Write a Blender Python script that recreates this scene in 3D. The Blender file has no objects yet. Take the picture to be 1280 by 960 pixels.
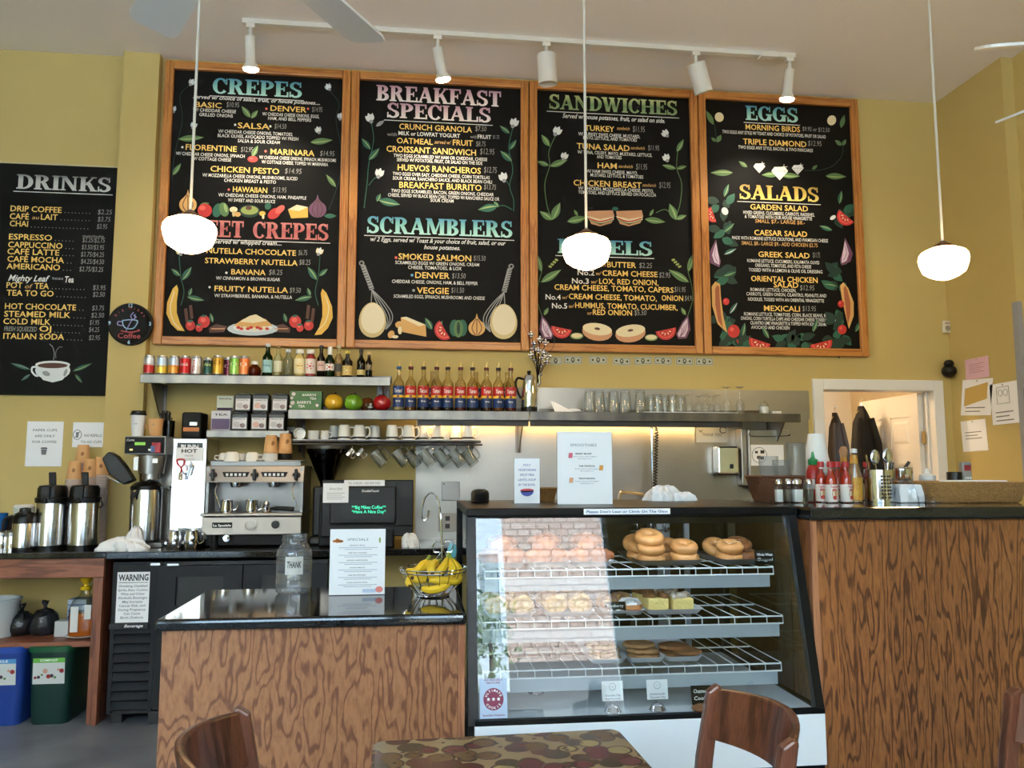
import bpy, math, random
from mathutils import Vector, Matrix, Euler
random.seed(7)
PI = math.pi
sc = bpy.context.scene
COL = sc.collection
FPX, PITCH, YAW, CAMH = 1000.0, .1045, .118, 1.4
cam_d = bpy.data.cameras.new('camera')
cam_d.sensor_fit = 'HORIZONTAL'; cam_d.sensor_width = 36.0; cam_d.lens = 36.0 * FPX / 1280.0
cam_d.clip_start = .02; cam_d.clip_end = 200
cam = bpy.data.objects.new('camera', cam_d); COL.objects.link(cam)
cam.location = (0, 0, CAMH); cam.rotation_euler = (PI / 2 + PITCH, 0, -YAW)
sc.camera = cam
sc.view_settings.view_transform = 'Standard'; sc.view_settings.look = 'None'
sc.view_settings.gamma = 1.0; sc.view_settings.use_curve_mapping = False
sc.view_settings.exposure = .4
cy = sc.cycles
cy.max_bounces = 8; cy.diffuse_bounces = 4; cy.glossy_bounces = 4; cy.transmission_bounces = 6
cy.transparent_max_bounces = 24; cy.sample_clamp_indirect = 6.0; cy.caustics_reflective = False; cy.caustics_refractive = False
cy.use_denoising = True; cy.use_adaptive_sampling = True; cy.adaptive_threshold = .015
SKY = 14.            # daylight level of the sky
SUN = 44.0           # sun on the houses across the street
PEND = 27.0          # glow of the pendant globes
TRACK = 22.0        # watts of each lit track head
wd = bpy.data.worlds.new('sky'); sc.world = wd; wd.use_nodes = True
bg = wd.node_tree.nodes['Background']
bg.inputs['Color'].default_value = (.5, .75, 1.0, 1); bg.inputs['Strength'].default_value = SKY
sun_d = bpy.data.lights.new('sun', 'SUN'); sun_d.energy = SUN; sun_d.angle = .01; sun_d.color = (1, .99, .97)
sun = bpy.data.objects.new('sun', sun_d); COL.objects.link(sun)
sun.rotation_euler = Vector((-.35, -1.0, -.95)).to_track_quat('-Z', 'Y').to_euler()   # shines from behind the cafe on the house opposite
def portal(x0, x1, z0, z1, y):
    ld = bpy.data.lights.new('window_daylight', 'AREA'); ld.shape = 'RECTANGLE'; ld.size = x1 - x0; ld.size_y = z1 - z0
    ld.cycles.is_portal = True
    o = bpy.data.objects.new('window_daylight', ld); COL.objects.link(o)
    o.location = ((x0 + x1) / 2, y, (z0 + z1) / 2); o.rotation_euler = (PI / 2, 0, 0)
    return o
_fw = Vector((math.sin(YAW) * math.cos(PITCH), math.cos(YAW) * math.cos(PITCH), math.sin(PITCH)))
_rt = Vector((math.cos(YAW), -math.sin(YAW), 0)); _up = _rt.cross(_fw)
def ray(px, py): return _fw + _rt * ((px - 640) / FPX) + _up * ((480 - py) / FPX)
def P(px, py, Y):
    d = ray(px, py); t = Y / d.y; return Vector((d.x * t, Y, CAMH + d.z * t))
def G(px, py, Z):
    d = ray(px, py); t = (Z - CAMH) / d.z; return Vector((d.x * t, d.y * t, Z))
def PXW(px, py, X):
    d = ray(px, py); t = X / d.x; return Vector((X, d.y * t, CAMH + d.z * t))
def depth(px, py, Y): return (P(px, py, Y) - Vector((0, 0, CAMH))).dot(_fw)
def lin(c):
    return tuple((x / 12.92 if x <= .04045 else ((x + .055) / 1.055) ** 2.4) for x in c)
def C(r, g, b): return lin((r / 255., g / 255., b / 255.)) + (1,)
MATS = {}
def mat(name, col=(200, 200, 200), rough=.5, metal=0, emit=None, es=0, spec=None, coat=0, bump=None, var=None, alpha=None):
    """principled surface; bump=(scale,strength); var=(scale, second colour, amount, stretch)"""
    if name in MATS: return MATS[name]
    m = bpy.data.materials.new(name); m.use_nodes = True; nt = m.node_tree; b = nt.nodes['Principled BSDF']
    c = C(*col); b.inputs['Base Color'].default_value = c; b.inputs['Roughness'].default_value = rough
    b.inputs['Metallic'].default_value = metal
    if spec is not None: b.inputs['Specular IOR Level'].default_value = spec
    if coat: b.inputs['Coat Weight'].default_value = coat; b.inputs['Coat Roughness'].default_value = .05
    if emit: b.inputs['Emission Color'].default_value = C(*emit); b.inputs['Emission Strength'].default_value = es
    if bump or var:
        tc = nt.nodes.new('ShaderNodeTexCoord')
    if var:
        sc_, c2, amt, st = var
        mp = nt.nodes.new('ShaderNodeMapping'); mp.inputs['Scale'].default_value = st
        n = nt.nodes.new('ShaderNodeTexNoise'); n.inputs['Scale'].default_value = sc_; n.inputs['Detail'].default_value = 6
        rp = nt.nodes.new('ShaderNodeMapRange'); rp.inputs['From Min'].default_value = .35; rp.inputs['From Max'].default_value = .65
        rp.inputs['To Max'].default_value = amt
        mx = nt.nodes.new('ShaderNodeMix'); mx.data_type = 'RGBA'
        mx.inputs['A'].default_value = c; mx.inputs['B'].default_value = C(*c2)
        L = nt.links.new
        L(tc.outputs['Object'], mp.inputs['Vector']); L(mp.outputs[0], n.inputs['Vector']); L(n.outputs['Fac'], rp.inputs['Value'])
        L(rp.outputs[0], mx.inputs['Factor']); L(mx.outputs['Result'], b.inputs['Base Color'])
    if bump:
        n2 = nt.nodes.new('ShaderNodeTexNoise'); n2.inputs['Scale'].default_value = bump[0]; n2.inputs['Detail'].default_value = 4
        bp = nt.nodes.new('ShaderNodeBump'); bp.inputs['Strength'].default_value = bump[1]; bp.inputs['Distance'].default_value = .01
        nt.links.new(tc.outputs['Object'], n2.inputs['Vector']); nt.links.new(n2.outputs['Fac'], bp.inputs['Height'])
        nt.links.new(bp.outputs[0], b.inputs['Normal'])
    MATS[name] = m
    return m
def glass(name, tint=(255, 255, 255), edge=(200, 205, 205), rough=0.0, ior=1.5, boost=1.0, haze=0):
    """thin clear glass: fresnel reflection over tinted see-through"""
    if name in MATS: return MATS[name]
    m = bpy.data.materials.new(name); m.use_nodes = True; nt = m.node_tree; nt.nodes.clear()
    out = nt.nodes.new('ShaderNodeOutputMaterial'); mx = nt.nodes.new('ShaderNodeMixShader')
    tr = nt.nodes.new('ShaderNodeBsdfTransparent'); gl = nt.nodes.new('ShaderNodeBsdfGlossy'); gl.inputs['Roughness'].default_value = rough
    lw = nt.nodes.new('ShaderNodeLayerWeight'); lw.inputs['Blend'].default_value = .5
    cm = nt.nodes.new('ShaderNodeMix'); cm.data_type = 'RGBA'; cm.inputs['A'].default_value = C(*tint); cm.inputs['B'].default_value = C(*edge)
    def mth(op, a, b_):
        n = nt.nodes.new('ShaderNodeMath'); n.operation = op; n.use_clamp = True
        for k, q in enumerate((a, b_)):
            if isinstance(q, (int, float)): n.inputs[k].default_value = q
            else: nt.links.new(q, n.inputs[k])
        return n.outputs[0]
    L = nt.links.new; r0 = ((ior - 1) / (ior + 1)) ** 2 * boost
    fac = mth('ADD', mth('MULTIPLY', mth('POWER', lw.outputs['Facing'], 5.0), 1 - r0), r0)
    L(mth('POWER', lw.outputs['Facing'], 2.5), cm.inputs['Factor']); L(cm.outputs['Result'], tr.inputs['Color'])
    L(fac, mx.inputs[0]); L(tr.outputs[0], mx.inputs[1]); L(gl.outputs[0], mx.inputs[2]); 
    if haze:  # milky diffuse mixed in; its paleness stands in for window reflections
        df = nt.nodes.new('ShaderNodeBsdfDiffuse'); df.inputs['Color'].default_value = (.8, .84, .9, 1); m2 = nt.nodes.new('ShaderNodeMixShader'); m2.inputs[0].default_value = haze
        L(mx.outputs[0], m2.inputs[1]); L(df.outputs[0], m2.inputs[2]); mx = m2
    L(mx.outputs[0], out.inputs[0])
    MATS[name] = m
    return m
def grad(name, stops, rough=.6):
    """paint that changes colour with height over the lettering (generated z)"""
    if name in MATS: return MATS[name]
    m = bpy.data.materials.new(name); m.use_nodes = True; nt = m.node_tree; b = nt.nodes['Principled BSDF']
    b.inputs['Roughness'].default_value = rough
    tc = nt.nodes.new('ShaderNodeTexCoord'); sx = nt.nodes.new('ShaderNodeSeparateXYZ'); cr = nt.nodes.new('ShaderNodeValToRGB')
    e = cr.color_ramp.elements
    while len(e) < len(stops): e.new(.5)
    for k, (p, c) in enumerate(stops): e[k].position = p; e[k].color = C(*c)
    nt.links.new(tc.outputs['Generated'], sx.inputs[0]); nt.links.new(sx.outputs['Z'], cr.inputs[0]); nt.links.new(cr.outputs[0], b.inputs['Base Color'])
    MATS[name] = m
    return m
def oak(name, light, dark, fx=7.0, fz=1.0, rings=9.0, rough=.32, leaf=.0, axis='x'):
    """flat-sawn oak: contour lines of a stretched noise field, with fine pores"""
    if name in MATS: return MATS[name]
    m = bpy.data.materials.new(name); m.use_nodes = True; nt = m.node_tree; b = nt.nodes['Principled BSDF']; L = nt.links.new
    N = nt.nodes.new
    tc = N('ShaderNodeTexCoord'); mp = N('ShaderNodeMapping')
    mp.inputs['Scale'].default_value = (fx, fx, fz) if axis == 'x' else ((fz, fx, fx) if axis == 'l' else (fx, fz, fx))
    L(tc.outputs['Object'], mp.inputs['Vector'])
    n = N('ShaderNodeTexNoise'); n.inputs['Scale'].default_value = 1.0; n.inputs['Detail'].default_value = 2.5; n.inputs['Roughness'].default_value = .55
    L(mp.outputs[0], n.inputs['Vector'])
    mu = N('ShaderNodeMath'); mu.operation = 'MULTIPLY'; mu.inputs[1].default_value = rings * 6.283
    sn = N('ShaderNodeMath'); sn.operation = 'SINE'; L(n.outputs['Fac'], mu.inputs[0]); L(mu.outputs[0], sn.inputs[0])
    r1 = N('ShaderNodeMapRange'); r1.inputs['From Min'].default_value = .3; r1.inputs['From Max'].default_value = .95; L(sn.outputs[0], r1.inputs['Value'])
    mp2 = N('ShaderNodeMapping'); k = 30
    mp2.inputs['Scale'].default_value = (fx * k / 7, fx * k / 7, fz * 5) if axis == 'x' else ((fz * 5, fx * k / 7, fx * k / 7) if axis == 'l' else (fx * k / 7, fz * 5, fx * k / 7))
    L(tc.outputs['Object'], mp2.inputs['Vector'])
    n2 = N('ShaderNodeTexNoise'); n2.inputs['Scale'].default_value = 3.0; n2.inputs['Detail'].default_value = 5; L(mp2.outputs[0], n2.inputs['Vector'])
    r2 = N('ShaderNodeMapRange'); r2.inputs['From Min'].default_value = .4; r2.inputs['From Max'].default_value = .7; L(n2.outputs['Fac'], r2.inputs['Value'])
    ad = N('ShaderNodeMath'); ad.operation = 'MULTIPLY_ADD'; ad.inputs[1].default_value = .5; L(r2.outputs[0], ad.inputs[0])
    m3 = N('ShaderNodeMath'); m3.operation = 'MULTIPLY'; m3.inputs[1].default_value = .75; L(r1.outputs[0], m3.inputs[0]); L(m3.outputs[0], ad.inputs[2])
    cr = N('ShaderNodeValToRGB'); e = cr.color_ramp.elements; e[0].color = C(*light); e[1].color = C(*dark); e[1].position = .95
    L(ad.outputs[0], cr.inputs[0])
    if leaf:
        sx = N('ShaderNodeSeparateXYZ'); L(tc.outputs['Object'], sx.inputs[0])
        dv = N('ShaderNodeMath'); dv.operation = 'DIVIDE'; dv.inputs[1].default_value = leaf; L(sx.outputs['X'], dv.inputs[0])
        fl = N('ShaderNodeMath'); fl.operation = 'FLOOR'; L(dv.outputs[0], fl.inputs[0])
        wn = N('ShaderNodeTexWhiteNoise'); wn.noise_dimensions = '1D'; L(fl.outputs[0], wn.inputs['W'])
        r3 = N('ShaderNodeMapRange'); r3.inputs['To Min'].default_value = .72; r3.inputs['To Max'].default_value = 1.2; L(wn.outputs[0], r3.inputs['Value'])
        hs = N('ShaderNodeHueSaturation'); L(cr.outputs[0], hs.inputs['Color']); L(r3.outputs[0], hs.inputs['Value']); L(hs.outputs[0], b.inputs['Base Color'])
        ml = N('ShaderNodeVectorMath'); ml.operation = 'SCALE'; ml.inputs['Scale'].default_value = 17.0
        cx = N('ShaderNodeCombineXYZ'); L(wn.outputs[0], cx.inputs['Z']); L(cx.outputs[0], ml.inputs[0])
        av = N('ShaderNodeVectorMath'); L(mp.outputs[0], av.inputs[0]); L(ml.outputs[0], av.inputs[1]); L(av.outputs[0], n.inputs['Vector'])
    else:
        L(cr.outputs[0], b.inputs['Base Color'])
    b.inputs['Roughness'].default_value = rough
    MATS[name] = m
    return m
def rot(ax, a): return Matrix.Rotation(a, 4, ax)
def tr(x, y, z): return Matrix.Translation((x, y, z))
class MB:
    def __init__(s, mat=None): s.v = []; s.f = []; s.mi = []; s.ms = []; s.dm = mat; s.sm = []
    def _m(s, m):
        m = m or s.dm
        if m not in s.ms: s.ms.append(m)
        return s.ms.index(m)
    def add(s, vs, fs, m=None, smooth=False, M=None):
        o = len(s.v); k = s._m(m)
        for v in vs:
            s.v.append(tuple(M @ Vector(v)) if M else tuple(v))
        for f in fs: s.f.append(tuple(i + o for i in f)); s.mi.append(k); s.sm.append(smooth)
        return s
    def box(s, x0, x1, y0, y1, z0, z1, m=None, M=None):
        vs = [(x, y, z) for x in (x0, x1) for y in (y0, y1) for z in (z0, z1)]
        return s.add(vs, [(0, 1, 3, 2), (4, 6, 7, 5), (0, 4, 5, 1), (2, 3, 7, 6), (0, 2, 6, 4), (1, 5, 7, 3)], m, False, M)
    def cbox(s, c, d, m=None, M=None):
        return s.box(c[0] - d[0] / 2, c[0] + d[0] / 2, c[1] - d[1] / 2, c[1] + d[1] / 2, c[2] - d[2] / 2, c[2] + d[2] / 2, m, M)
    def lathe(s, pr, c=(0, 0, 0), n=20, m=None, M=None, sx=1, sy=1, a0=0, a1=None):
        """profile [(r,z)...] about a vertical axis; r=0 closes to a point"""
        vs = []; fs = []; full = a1 is None; rows = []
        T = tr(*c) @ (M or Matrix.Identity(4))
        nn = n if full else n + 1
        for r, z in pr:
            if r <= 1e-6: rows.append([len(vs)]); vs.append((0, 0, z)); continue
            row = []
            for i in range(nn):
                a = 2 * PI * i / n if full else a0 + (a1 - a0) * i / n
                row.append(len(vs)); vs.append((r * math.cos(a) * sx, r * math.sin(a) * sy, z))
            rows.append(row)
        for A, B in zip(rows, rows[1:]):
            for i in range(n):
                j = (i + 1) % nn
                if len(A) == 1 and len(B) == 1: continue
                if len(A) == 1: fs.append((A[0], B[j], B[i]))
                elif len(B) == 1: fs.append((A[i], A[j], B[0]))
                else: fs.append((A[i], A[j], B[j], B[i]))
        return s.add(vs, fs, m, True, T)
    def ell(s, c, r, m=None, n=14, k=8, M=None):
        pr = [(math.sin(PI * i / k), -math.cos(PI * i / k)) for i in range(k + 1)]; pr[0] = (0, -1); pr[-1] = (0, 1)
        T = tr(*c) @ (M or Matrix.Identity(4)) @ Matrix.Diagonal((r[0], r[1], r[2], 1))
        return s.lathe(pr, (0, 0, 0), n, m, T)
    def tube(s, pts, r, m=None, n=8, closed=False, cap=True, M=None):
        pts = [Vector(p) for p in pts]; N = len(pts); vs = []; fs = []
        rr = r if isinstance(r, (list, tuple)) else [r] * N
        tg = []
        for i in range(N):
            a = pts[(i - 1) % N] if (closed or i > 0) else pts[i]; b = pts[(i + 1) % N] if (closed or i < N - 1) else pts[i]
            d = b - a; tg.append(d.normalized() if d.length > 1e-9 else Vector((0, 0, 1)))
        u = tg[0].orthogonal().normalized()
        for i in range(N):
            u = (u - tg[i] * u.dot(tg[i]))
            u = u.normalized() if u.length > 1e-6 else tg[i].orthogonal().normalized()
            w = tg[i].cross(u)
            for k in range(n):
                a = 2 * PI * k / n; vs.append(pts[i] + (u * math.cos(a) + w * math.sin(a)) * rr[i])
        for i in range(N if closed else N - 1):
            for k in range(n):
                a = i * n + k; b = i * n + (k + 1) % n; j = (i + 1) % N
                fs.append((a, b, j * n + (k + 1) % n, j * n + k))
        if cap and not closed: fs.append(tuple(range(n))[::-1]); fs.append(tuple((N - 1) * n + k for k in range(n)))
        return s.add(vs, fs, m, True, M)
    def prism(s, poly, d0, d1, ax='y', m=None, M=None):
        """poly of 2D points, extruded along ax from d0 to d1"""
        f = {'y': lambda a, b, d: (a, d, b), 'x': lambda a, b, d: (d, a, b), 'z': lambda a, b, d: (a, b, d)}[ax]
        n = len(poly)
        vs = [f(a, b, d0) for a, b in poly] + [f(a, b, d1) for a, b in poly]
        fs = [tuple(range(n)), tuple(range(n, 2 * n))[::-1]] + [(i, (i + 1) % n, n + (i + 1) % n, n + i) for i in range(n)]
        return s.add(vs, fs, m, False, M)
    def loft(s, rings, m=None, smooth=True, caps=True, M=None):
        n = len(rings[0]); vs = [p for r in rings for p in r]; fs = []
        for k in range(len(rings) - 1):
            for i in range(n): j = (i + 1) % n; fs.append((k * n + i, k * n + j, (k + 1) * n + j, (k + 1) * n + i))
        if caps: fs.append(tuple(range(n))[::-1]); fs.append(tuple((len(rings) - 1) * n + i for i in range(n)))
        return s.add(vs, fs, m, smooth, M)
    def poly(s, pts, m=None, M=None): return s.add(pts, [tuple(range(len(pts)))], m, False, M)
    def build(s, name, parent=None, bev=0, sub=0, M=None, seg=2):
        me = bpy.data.meshes.new(name)
        off = Vector((0, 0, 0)); p = parent
        while p: off += p.location; p = p.parent
        me.from_pydata([tuple(Vector(v) - off) for v in s.v], [], s.f)
        for m in s.ms: me.materials.append(m)
        me.polygons.foreach_set('material_index', s.mi); me.polygons.foreach_set('use_smooth', s.sm)
        me.validate(); me.update()
        import bmesh
        bm = bmesh.new(); bm.from_mesh(me); bmesh.ops.recalc_face_normals(bm, faces=bm.faces); bm.to_mesh(me); bm.free()
        if any(s.sm): me.set_sharp_from_angle(angle=math.radians(42))
        o = bpy.data.objects.new(name, me); COL.objects.link(o)
        if parent: o.parent = parent
        if bev:
            md = o.modifiers.new('edge', 'BEVEL'); md.width = bev; md.segments = seg; md.limit_method = 'ANGLE'; md.angle_limit = math.radians(50)
        if sub:
            md = o.modifiers.new('smooth', 'SUBSURF'); md.levels = sub; md.render_levels = sub
        return o
def tag(o, label=None, cat=None, group=None, kind=None):
    if label: o['label'] = label
    if cat: o['category'] = cat
    if group: o['group'] = group
    if kind: o['kind'] = kind
    return o
def thing(name, label, cat, loc=(0, 0, 0), group=None):
    o = bpy.data.objects.new(name, None); COL.objects.link(o); o.location = loc; o.empty_display_size = .05
    return tag(o, label, cat, group)
def struct(o): o['kind'] = 'structure'; return o
KIDS = {}
def dup(root, loc, rz=None, label=None, group=None, skip=()):
    r = root.copy(); COL.objects.link(r); r.location = loc
    if rz is not None: r.rotation_euler = (0, 0, rz)
    if label: r['label'] = label
    if group: r['group'] = group
    for ch in list(root.children):
        if ch.name.split('.')[0] in skip: continue
        c = ch.copy(); COL.objects.link(c); c.parent = r
        for g in ch.children:
            d = g.copy(); COL.objects.link(d); d.parent = c
    return r
def repaint(root, swap):
    """give a copied thing its own paint: swap {old material: new material}"""
    for o in [root] + list(root.children_recursive):
        if o.type == 'MESH' and any(m in swap for m in o.data.materials):
            o.data = o.data.copy()
            for i, m in enumerate(o.data.materials):
                if m in swap: o.data.materials[i] = swap[m]
def rrect(w, h, r, n=4, cx=0, cy=0):
    out = []
    for (sx, sy, a) in ((1, 1, 0), (-1, 1, PI / 2), (-1, -1, PI), (1, -1, 1.5 * PI)):
        for i in range(n + 1):
            t = a + PI / 2 * i / n; out.append((cx + sx * (w / 2 - r) + r * math.cos(t), cy + sy * (h / 2 - r) + r * math.sin(t)))
    return out
def bez(a, b, c, d, n=10):
    a, b, c, d = map(Vector, (a, b, c, d))
    return [a * (1 - t) ** 3 + b * 3 * t * (1 - t) ** 2 + c * 3 * t * t * (1 - t) + d * t ** 3 for t in [i / n for i in range(n + 1)]]
def spline(pts, n=6):
    """Catmull-Rom through the points"""
    pts = [Vector(p) for p in pts]; out = []
    for i in range(len(pts) - 1):
        p0 = pts[max(i - 1, 0)]; p1 = pts[i]; p2 = pts[i + 1]; p3 = pts[min(i + 2, len(pts) - 1)]
        for k in range(n):
            t = k / n
            out.append(.5 * ((2 * p1) + (p2 - p0) * t + (2 * p0 - 5 * p1 + 4 * p2 - p3) * t * t + (3 * p1 - p0 - 3 * p2 + p3) * t ** 3))
    out.append(pts[-1]); return out
_TX = {}
def textflat(body, bold=0.0, shear=0.0, space=1.0):
    k = (body, bold, shear, space)
    if k in _TX: return _TX[k]
    cu = bpy.data.curves.new('t', 'FONT'); cu.body = body; cu.size = 1; cu.offset = bold; cu.shear = shear; cu.space_character = space
    cu.resolution_u = 2; cu.fill_mode = 'FRONT'
    ob = bpy.data.objects.new('t', cu)
    me = ob.to_mesh()
    vs = [(v.co.x, v.co.y) for v in me.vertices]; fs = [tuple(p.vertices) for p in me.polygons]
    ob.to_mesh_clear(); bpy.data.objects.remove(ob); bpy.data.curves.remove(cu)
    if vs:
        x0 = min(v[0] for v in vs); x1 = max(v[0] for v in vs); vs = [(x - x0, y) for x, y in vs]; w = x1 - x0
    else: w = 1
    _TX[k] = (vs, fs, w); return _TX[k]
CAP = .73
def write(mb, body, m, f, w=None, cap=.01, x=0, y=0, align='c', bold=.0, shear=0., space=1.0):
    """lettering in a 2D frame; f maps (u,v) to 3D; fits width w when given"""
    vs, fs, w0 = textflat(body, bold, shear, space)
    sy = cap / CAP; sx = w / w0 if w else sy * .92
    W = w0 * sx; ox = x - (W / 2 if align == 'c' else (W if align == 'r' else 0))
    mb.add([f(ox + a * sx, y + b * sy) for a, b in vs], fs, m)
def onY(Y, cx=0, cz=0): return lambda u, v: (cx + u, Y, cz + v)
def oncyl(c, R, z0, ang0=-PI / 2):
    return lambda u, v: (c[0] + R * math.cos(ang0 + u / R), c[1] + R * math.sin(ang0 + u / R), c[2] + z0 + v)
TH, TN, SF = .25, .11, .085
def _rect(x0, x1, y0, y1): return [(x0, y0), (x1, y0), (x1, y1), (x0, y1)]
def _diag(xb, xt, y0, y1, w): return [(xb - w / 2, y0), (xb + w / 2, y0), (xt + w / 2, y1), (xt - w / 2, y1)]
def _arc(cx, cy, rx, ry, a0, a1, T=TH, t=TN, n=14):
    out = []
    for i in range(n):
        q = []
        for k in (i, i + 1):
            a = math.radians(a0 + (a1 - a0) * k / n); w = t + (T - t) * abs(math.cos(a)) ** 1.4
            q.append(((cx + rx * math.cos(a), cy + ry * math.sin(a)), (cx + (rx - w) * math.cos(a), cy + (ry - w * .9) * math.sin(a))))
        out.append([q[0][0], q[1][0], q[1][1], q[0][1]])
    return out
def _stem(x, T=TH, o=.085): return [_rect(x - T / 2, x + T / 2, 0, 1), _rect(x - T / 2 - o, x + T / 2 + o, 0, SF), _rect(x - T / 2 - o, x + T / 2 + o, 1 - SF, 1)]
def _foot(x, y0, w=.3): return [_rect(x - w / 2, x + w / 2, y0, y0 + SF)]
GL = {
 'A': (.95, [_diag(.13, .47, 0, 1, .12), _diag(.76, .46, 0, 1, TH), _rect(.25, .66, .28, .38)] + _foot(.13, 0) + _foot(.77, 0, .4)),
 'B': (.82, _stem(.22) + _arc(.36, .76, .36, .25, -90, 90) + _arc(.36, .27, .42, .28, -90, 90) + [_rect(.2, .4, .47, .55), _rect(.2, .4, 0, .1), _rect(.2, .4, .9, 1)]),
 'C': (.85, _arc(.45, .5, .43, .52, 42, 318) + [_rect(.74, .81, .6, 1.0), _rect(.66, .8, .66, .74)]),
 'D': (.92, _stem(.22) + _arc(.38, .5, .5, .5, -90, 90) + [_rect(.2, .42, 0, .1), _rect(.2, .42, .9, 1)]),
 'E': (.8, _stem(.22) + [_rect(.2, .72, .9, 1), _rect(.2, .76, 0, .1), _rect(.2, .55, .46, .56), _rect(.65, .74, .7, 1), _rect(.69, .78, 0, .32), _rect(.5, .57, .36, .66)]),
 'F': (.76, _stem(.22) + [_rect(.2, .72, .9, 1), _rect(.2, .55, .46, .56), _rect(.65, .74, .7, 1), _rect(.5, .57, .36, .66)]),
 'G': (.94, _arc(.45, .5, .43, .52, 42, 318) + [_rect(.74, .81, .62, 1.0), _rect(.62, .86, 0.02, .42), _rect(.52, .94, .38, .47)]),
 'H': (1.02, _stem(.22) + _stem(.8) + [_rect(.2, .8, .45, .55)]),
 'I': (.44, _stem(.22)),
 'K': (.98, _stem(.22) + [_diag(.36, .78, .42, 1, .12), _diag(.8, .48, 0, .62, TH)] + _foot(.8, 0, .38) + _foot(.78, 1 - SF)),
 'L': (.76, _stem(.22) + [_rect(.2, .72, 0, .1), _rect(.65, .74, 0, .36)]),
 'M': (1.2, _stem(.16, .12) + _stem(.98) + [_diag(.56, .24, .05, 1, .24), _diag(.56, .9, .05, 1, .11)]),
 'N': (1.0, _stem(.17, .12) + [_diag(.8, .2, 0, 1, .25)] + [_rect(.74, .86, 0, 1), _rect(.64, .96, 1 - SF, 1)]),
 'P': (.82, _stem(.22) + _arc(.36, .72, .42, .29, -90, 90) + [_rect(.2, .4, .43, .52), _rect(.2, .4, .9, 1)]),
 'R': (.94, _stem(.22) + _arc(.36, .74, .4, .27, -90, 90) + [_rect(.2, .4, .47, .56), _rect(.2, .4, .9, 1), _diag(.74, .48, 0, .52, TH), _rect(.7, .93, 0, .09)]),
 'S': (.76, _arc(.38, .75, .33, .27, 30, 265, .2, .12) + _arc(.37, .26, .36, .28, -150, 92, .22, .12) + [_rect(.6, .68, .66, 1.0), _rect(.04, .12, 0, .36), _diag(.52, .22, .4, .62, .2)]),
 'T': (.84, [_rect(.29, .55, 0, 1), _rect(.2, .64, 0, SF), _rect(.04, .8, .89, 1), _rect(.04, .13, .64, 1), _rect(.71, .8, .64, 1)]),
 'W': (1.32, [_diag(.38, .14, 0, 1, .25), _diag(.42, .66, 0, 1, .11), _diag(.88, .64, 0, 1, .25), _diag(.92, 1.18, 0, 1, .11)] + _foot(.13, 1 - SF, .38) + _foot(.64, 1 - SF, .38) + _foot(1.18, 1 - SF)),
 ' ': (.55, []),
}
def slab(mb, body, m, f, x, y, w, cap, outline=None):
    """display heading fitted to width w; f maps (u,v,layer)"""
    tot = sum(GL[c][0] for c in body); sx = w / tot; u = x; k = 0
    for c in body:
        gw, polys = GL[c]
        for q in polys:
            k += 1
            mb.add([f(u + a * sx, y + b * cap, k % 7) for a, b in q], [(0, 1, 2, 3)], m)
        u += gw * sx
YW_ = 5.35; XR = 3.84; CEIL = 4.13; YF = -3.2; XL = -5.2
m_wall = mat('yellow_wall_paint', (200, 177, 112), .75, var=(1.3, (192, 169, 104), .6, (1, 1, 1)), bump=(60, .04))
m_ceil = mat('ceiling_paint', (244, 240, 240), .9, bump=(25, .15))
m_white = mat('white_gloss_paint', (232, 230, 226), .35)
m_floor = mat('stained_concrete', (98, 104, 114), .35, var=(3, (128, 132, 140), .8, (1, 1, 1)))
m_black = mat('black_plastic', (9, 9, 10), .35, spec=.35)
m_blackm = mat('matte_black', (11, 11, 12), .6, spec=.3)
m_steel = mat('brushed_steel', (172, 170, 166), .36, 1, var=(2.5, (150, 148, 142), .5, (1, 1, 1)))
m_bright = mat('bright_steel', (200, 200, 202), .2, 1, bump=(5, .5))
m_shelf = mat('shelf_steel', (98, 97, 96), .34, 1, var=(3, (140, 134, 126), .7, (3, 1, 1)))
m_chrome = mat('polished_chrome', (225, 225, 228), .07, 1)
m_paper = mat('white_paper', (250, 250, 252), .8)
m_ink = mat('black_ink', (40, 40, 44), .7)
m_gink = mat('grey_ink', (120, 122, 130), .7)
m_rim = mat('white_porcelain', (236, 234, 228), .22, coat=.3)
m_cloth = mat('white_cotton', (236, 236, 238), .95, bump=(90, .3))
b = MB(m_floor); b.box(XL, XR + .3, YF - .2, YW_ + .1, -.1, 0)
struct(b.build('floor'))
b = MB(m_ceil); b.box(XL, XR + .3, YF - .2, YW_ + .1, CEIL, CEIL + .1)
struct(b.build('ceiling'))
DX0, DX1, DZ = 2.845, 3.69, 1.955
b = MB(m_wall)
b.box(XL, DX0, YW_, YW_ + .12, 0, CEIL); b.box(DX1, XR + .3, YW_, YW_ + .12, 0, CEIL); b.box(DX0, DX1, YW_, YW_ + .12, DZ, CEIL)
struct(b.build('wall_back'))
b = MB(m_wall); b.box(-1.95, -1.722, YW_ - .07, YW_, 0, CEIL); tag(struct(b.build('trim_1')), None)
b = MB(m_wall); b.box(XR, XR + .3, 4.67, YW_, 0, CEIL); b.box(XR + .085, XR + .3, YF - .2, 4.67, 0, CEIL)
struct(b.build('wall_right'))
b = MB(mat('grey_corner_guard', (150, 152, 158), .4)); b.box(XR - .004, XR + .03, 4.662, 4.672, 0, 2.47); b.box(XR - .004, XR, 4.672, 4.71, 0, 2.47)
struct(b.build('trim_2'))
b = MB(m_wall); b.box(XL - .1, XL, YF - .2, YW_ + .1, 0, CEIL); struct(b.build('wall_left'))
WX = [(-4.7, -2.55), (-2.4, -.25), (-.1, 2.22)]; WZ1 = 4.0; SILL = [.08, 1.2, 1.2]
b = MB(m_wall)
b.box(XL, XR + .3, YF - .2, YF, WZ1, CEIL)
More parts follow.
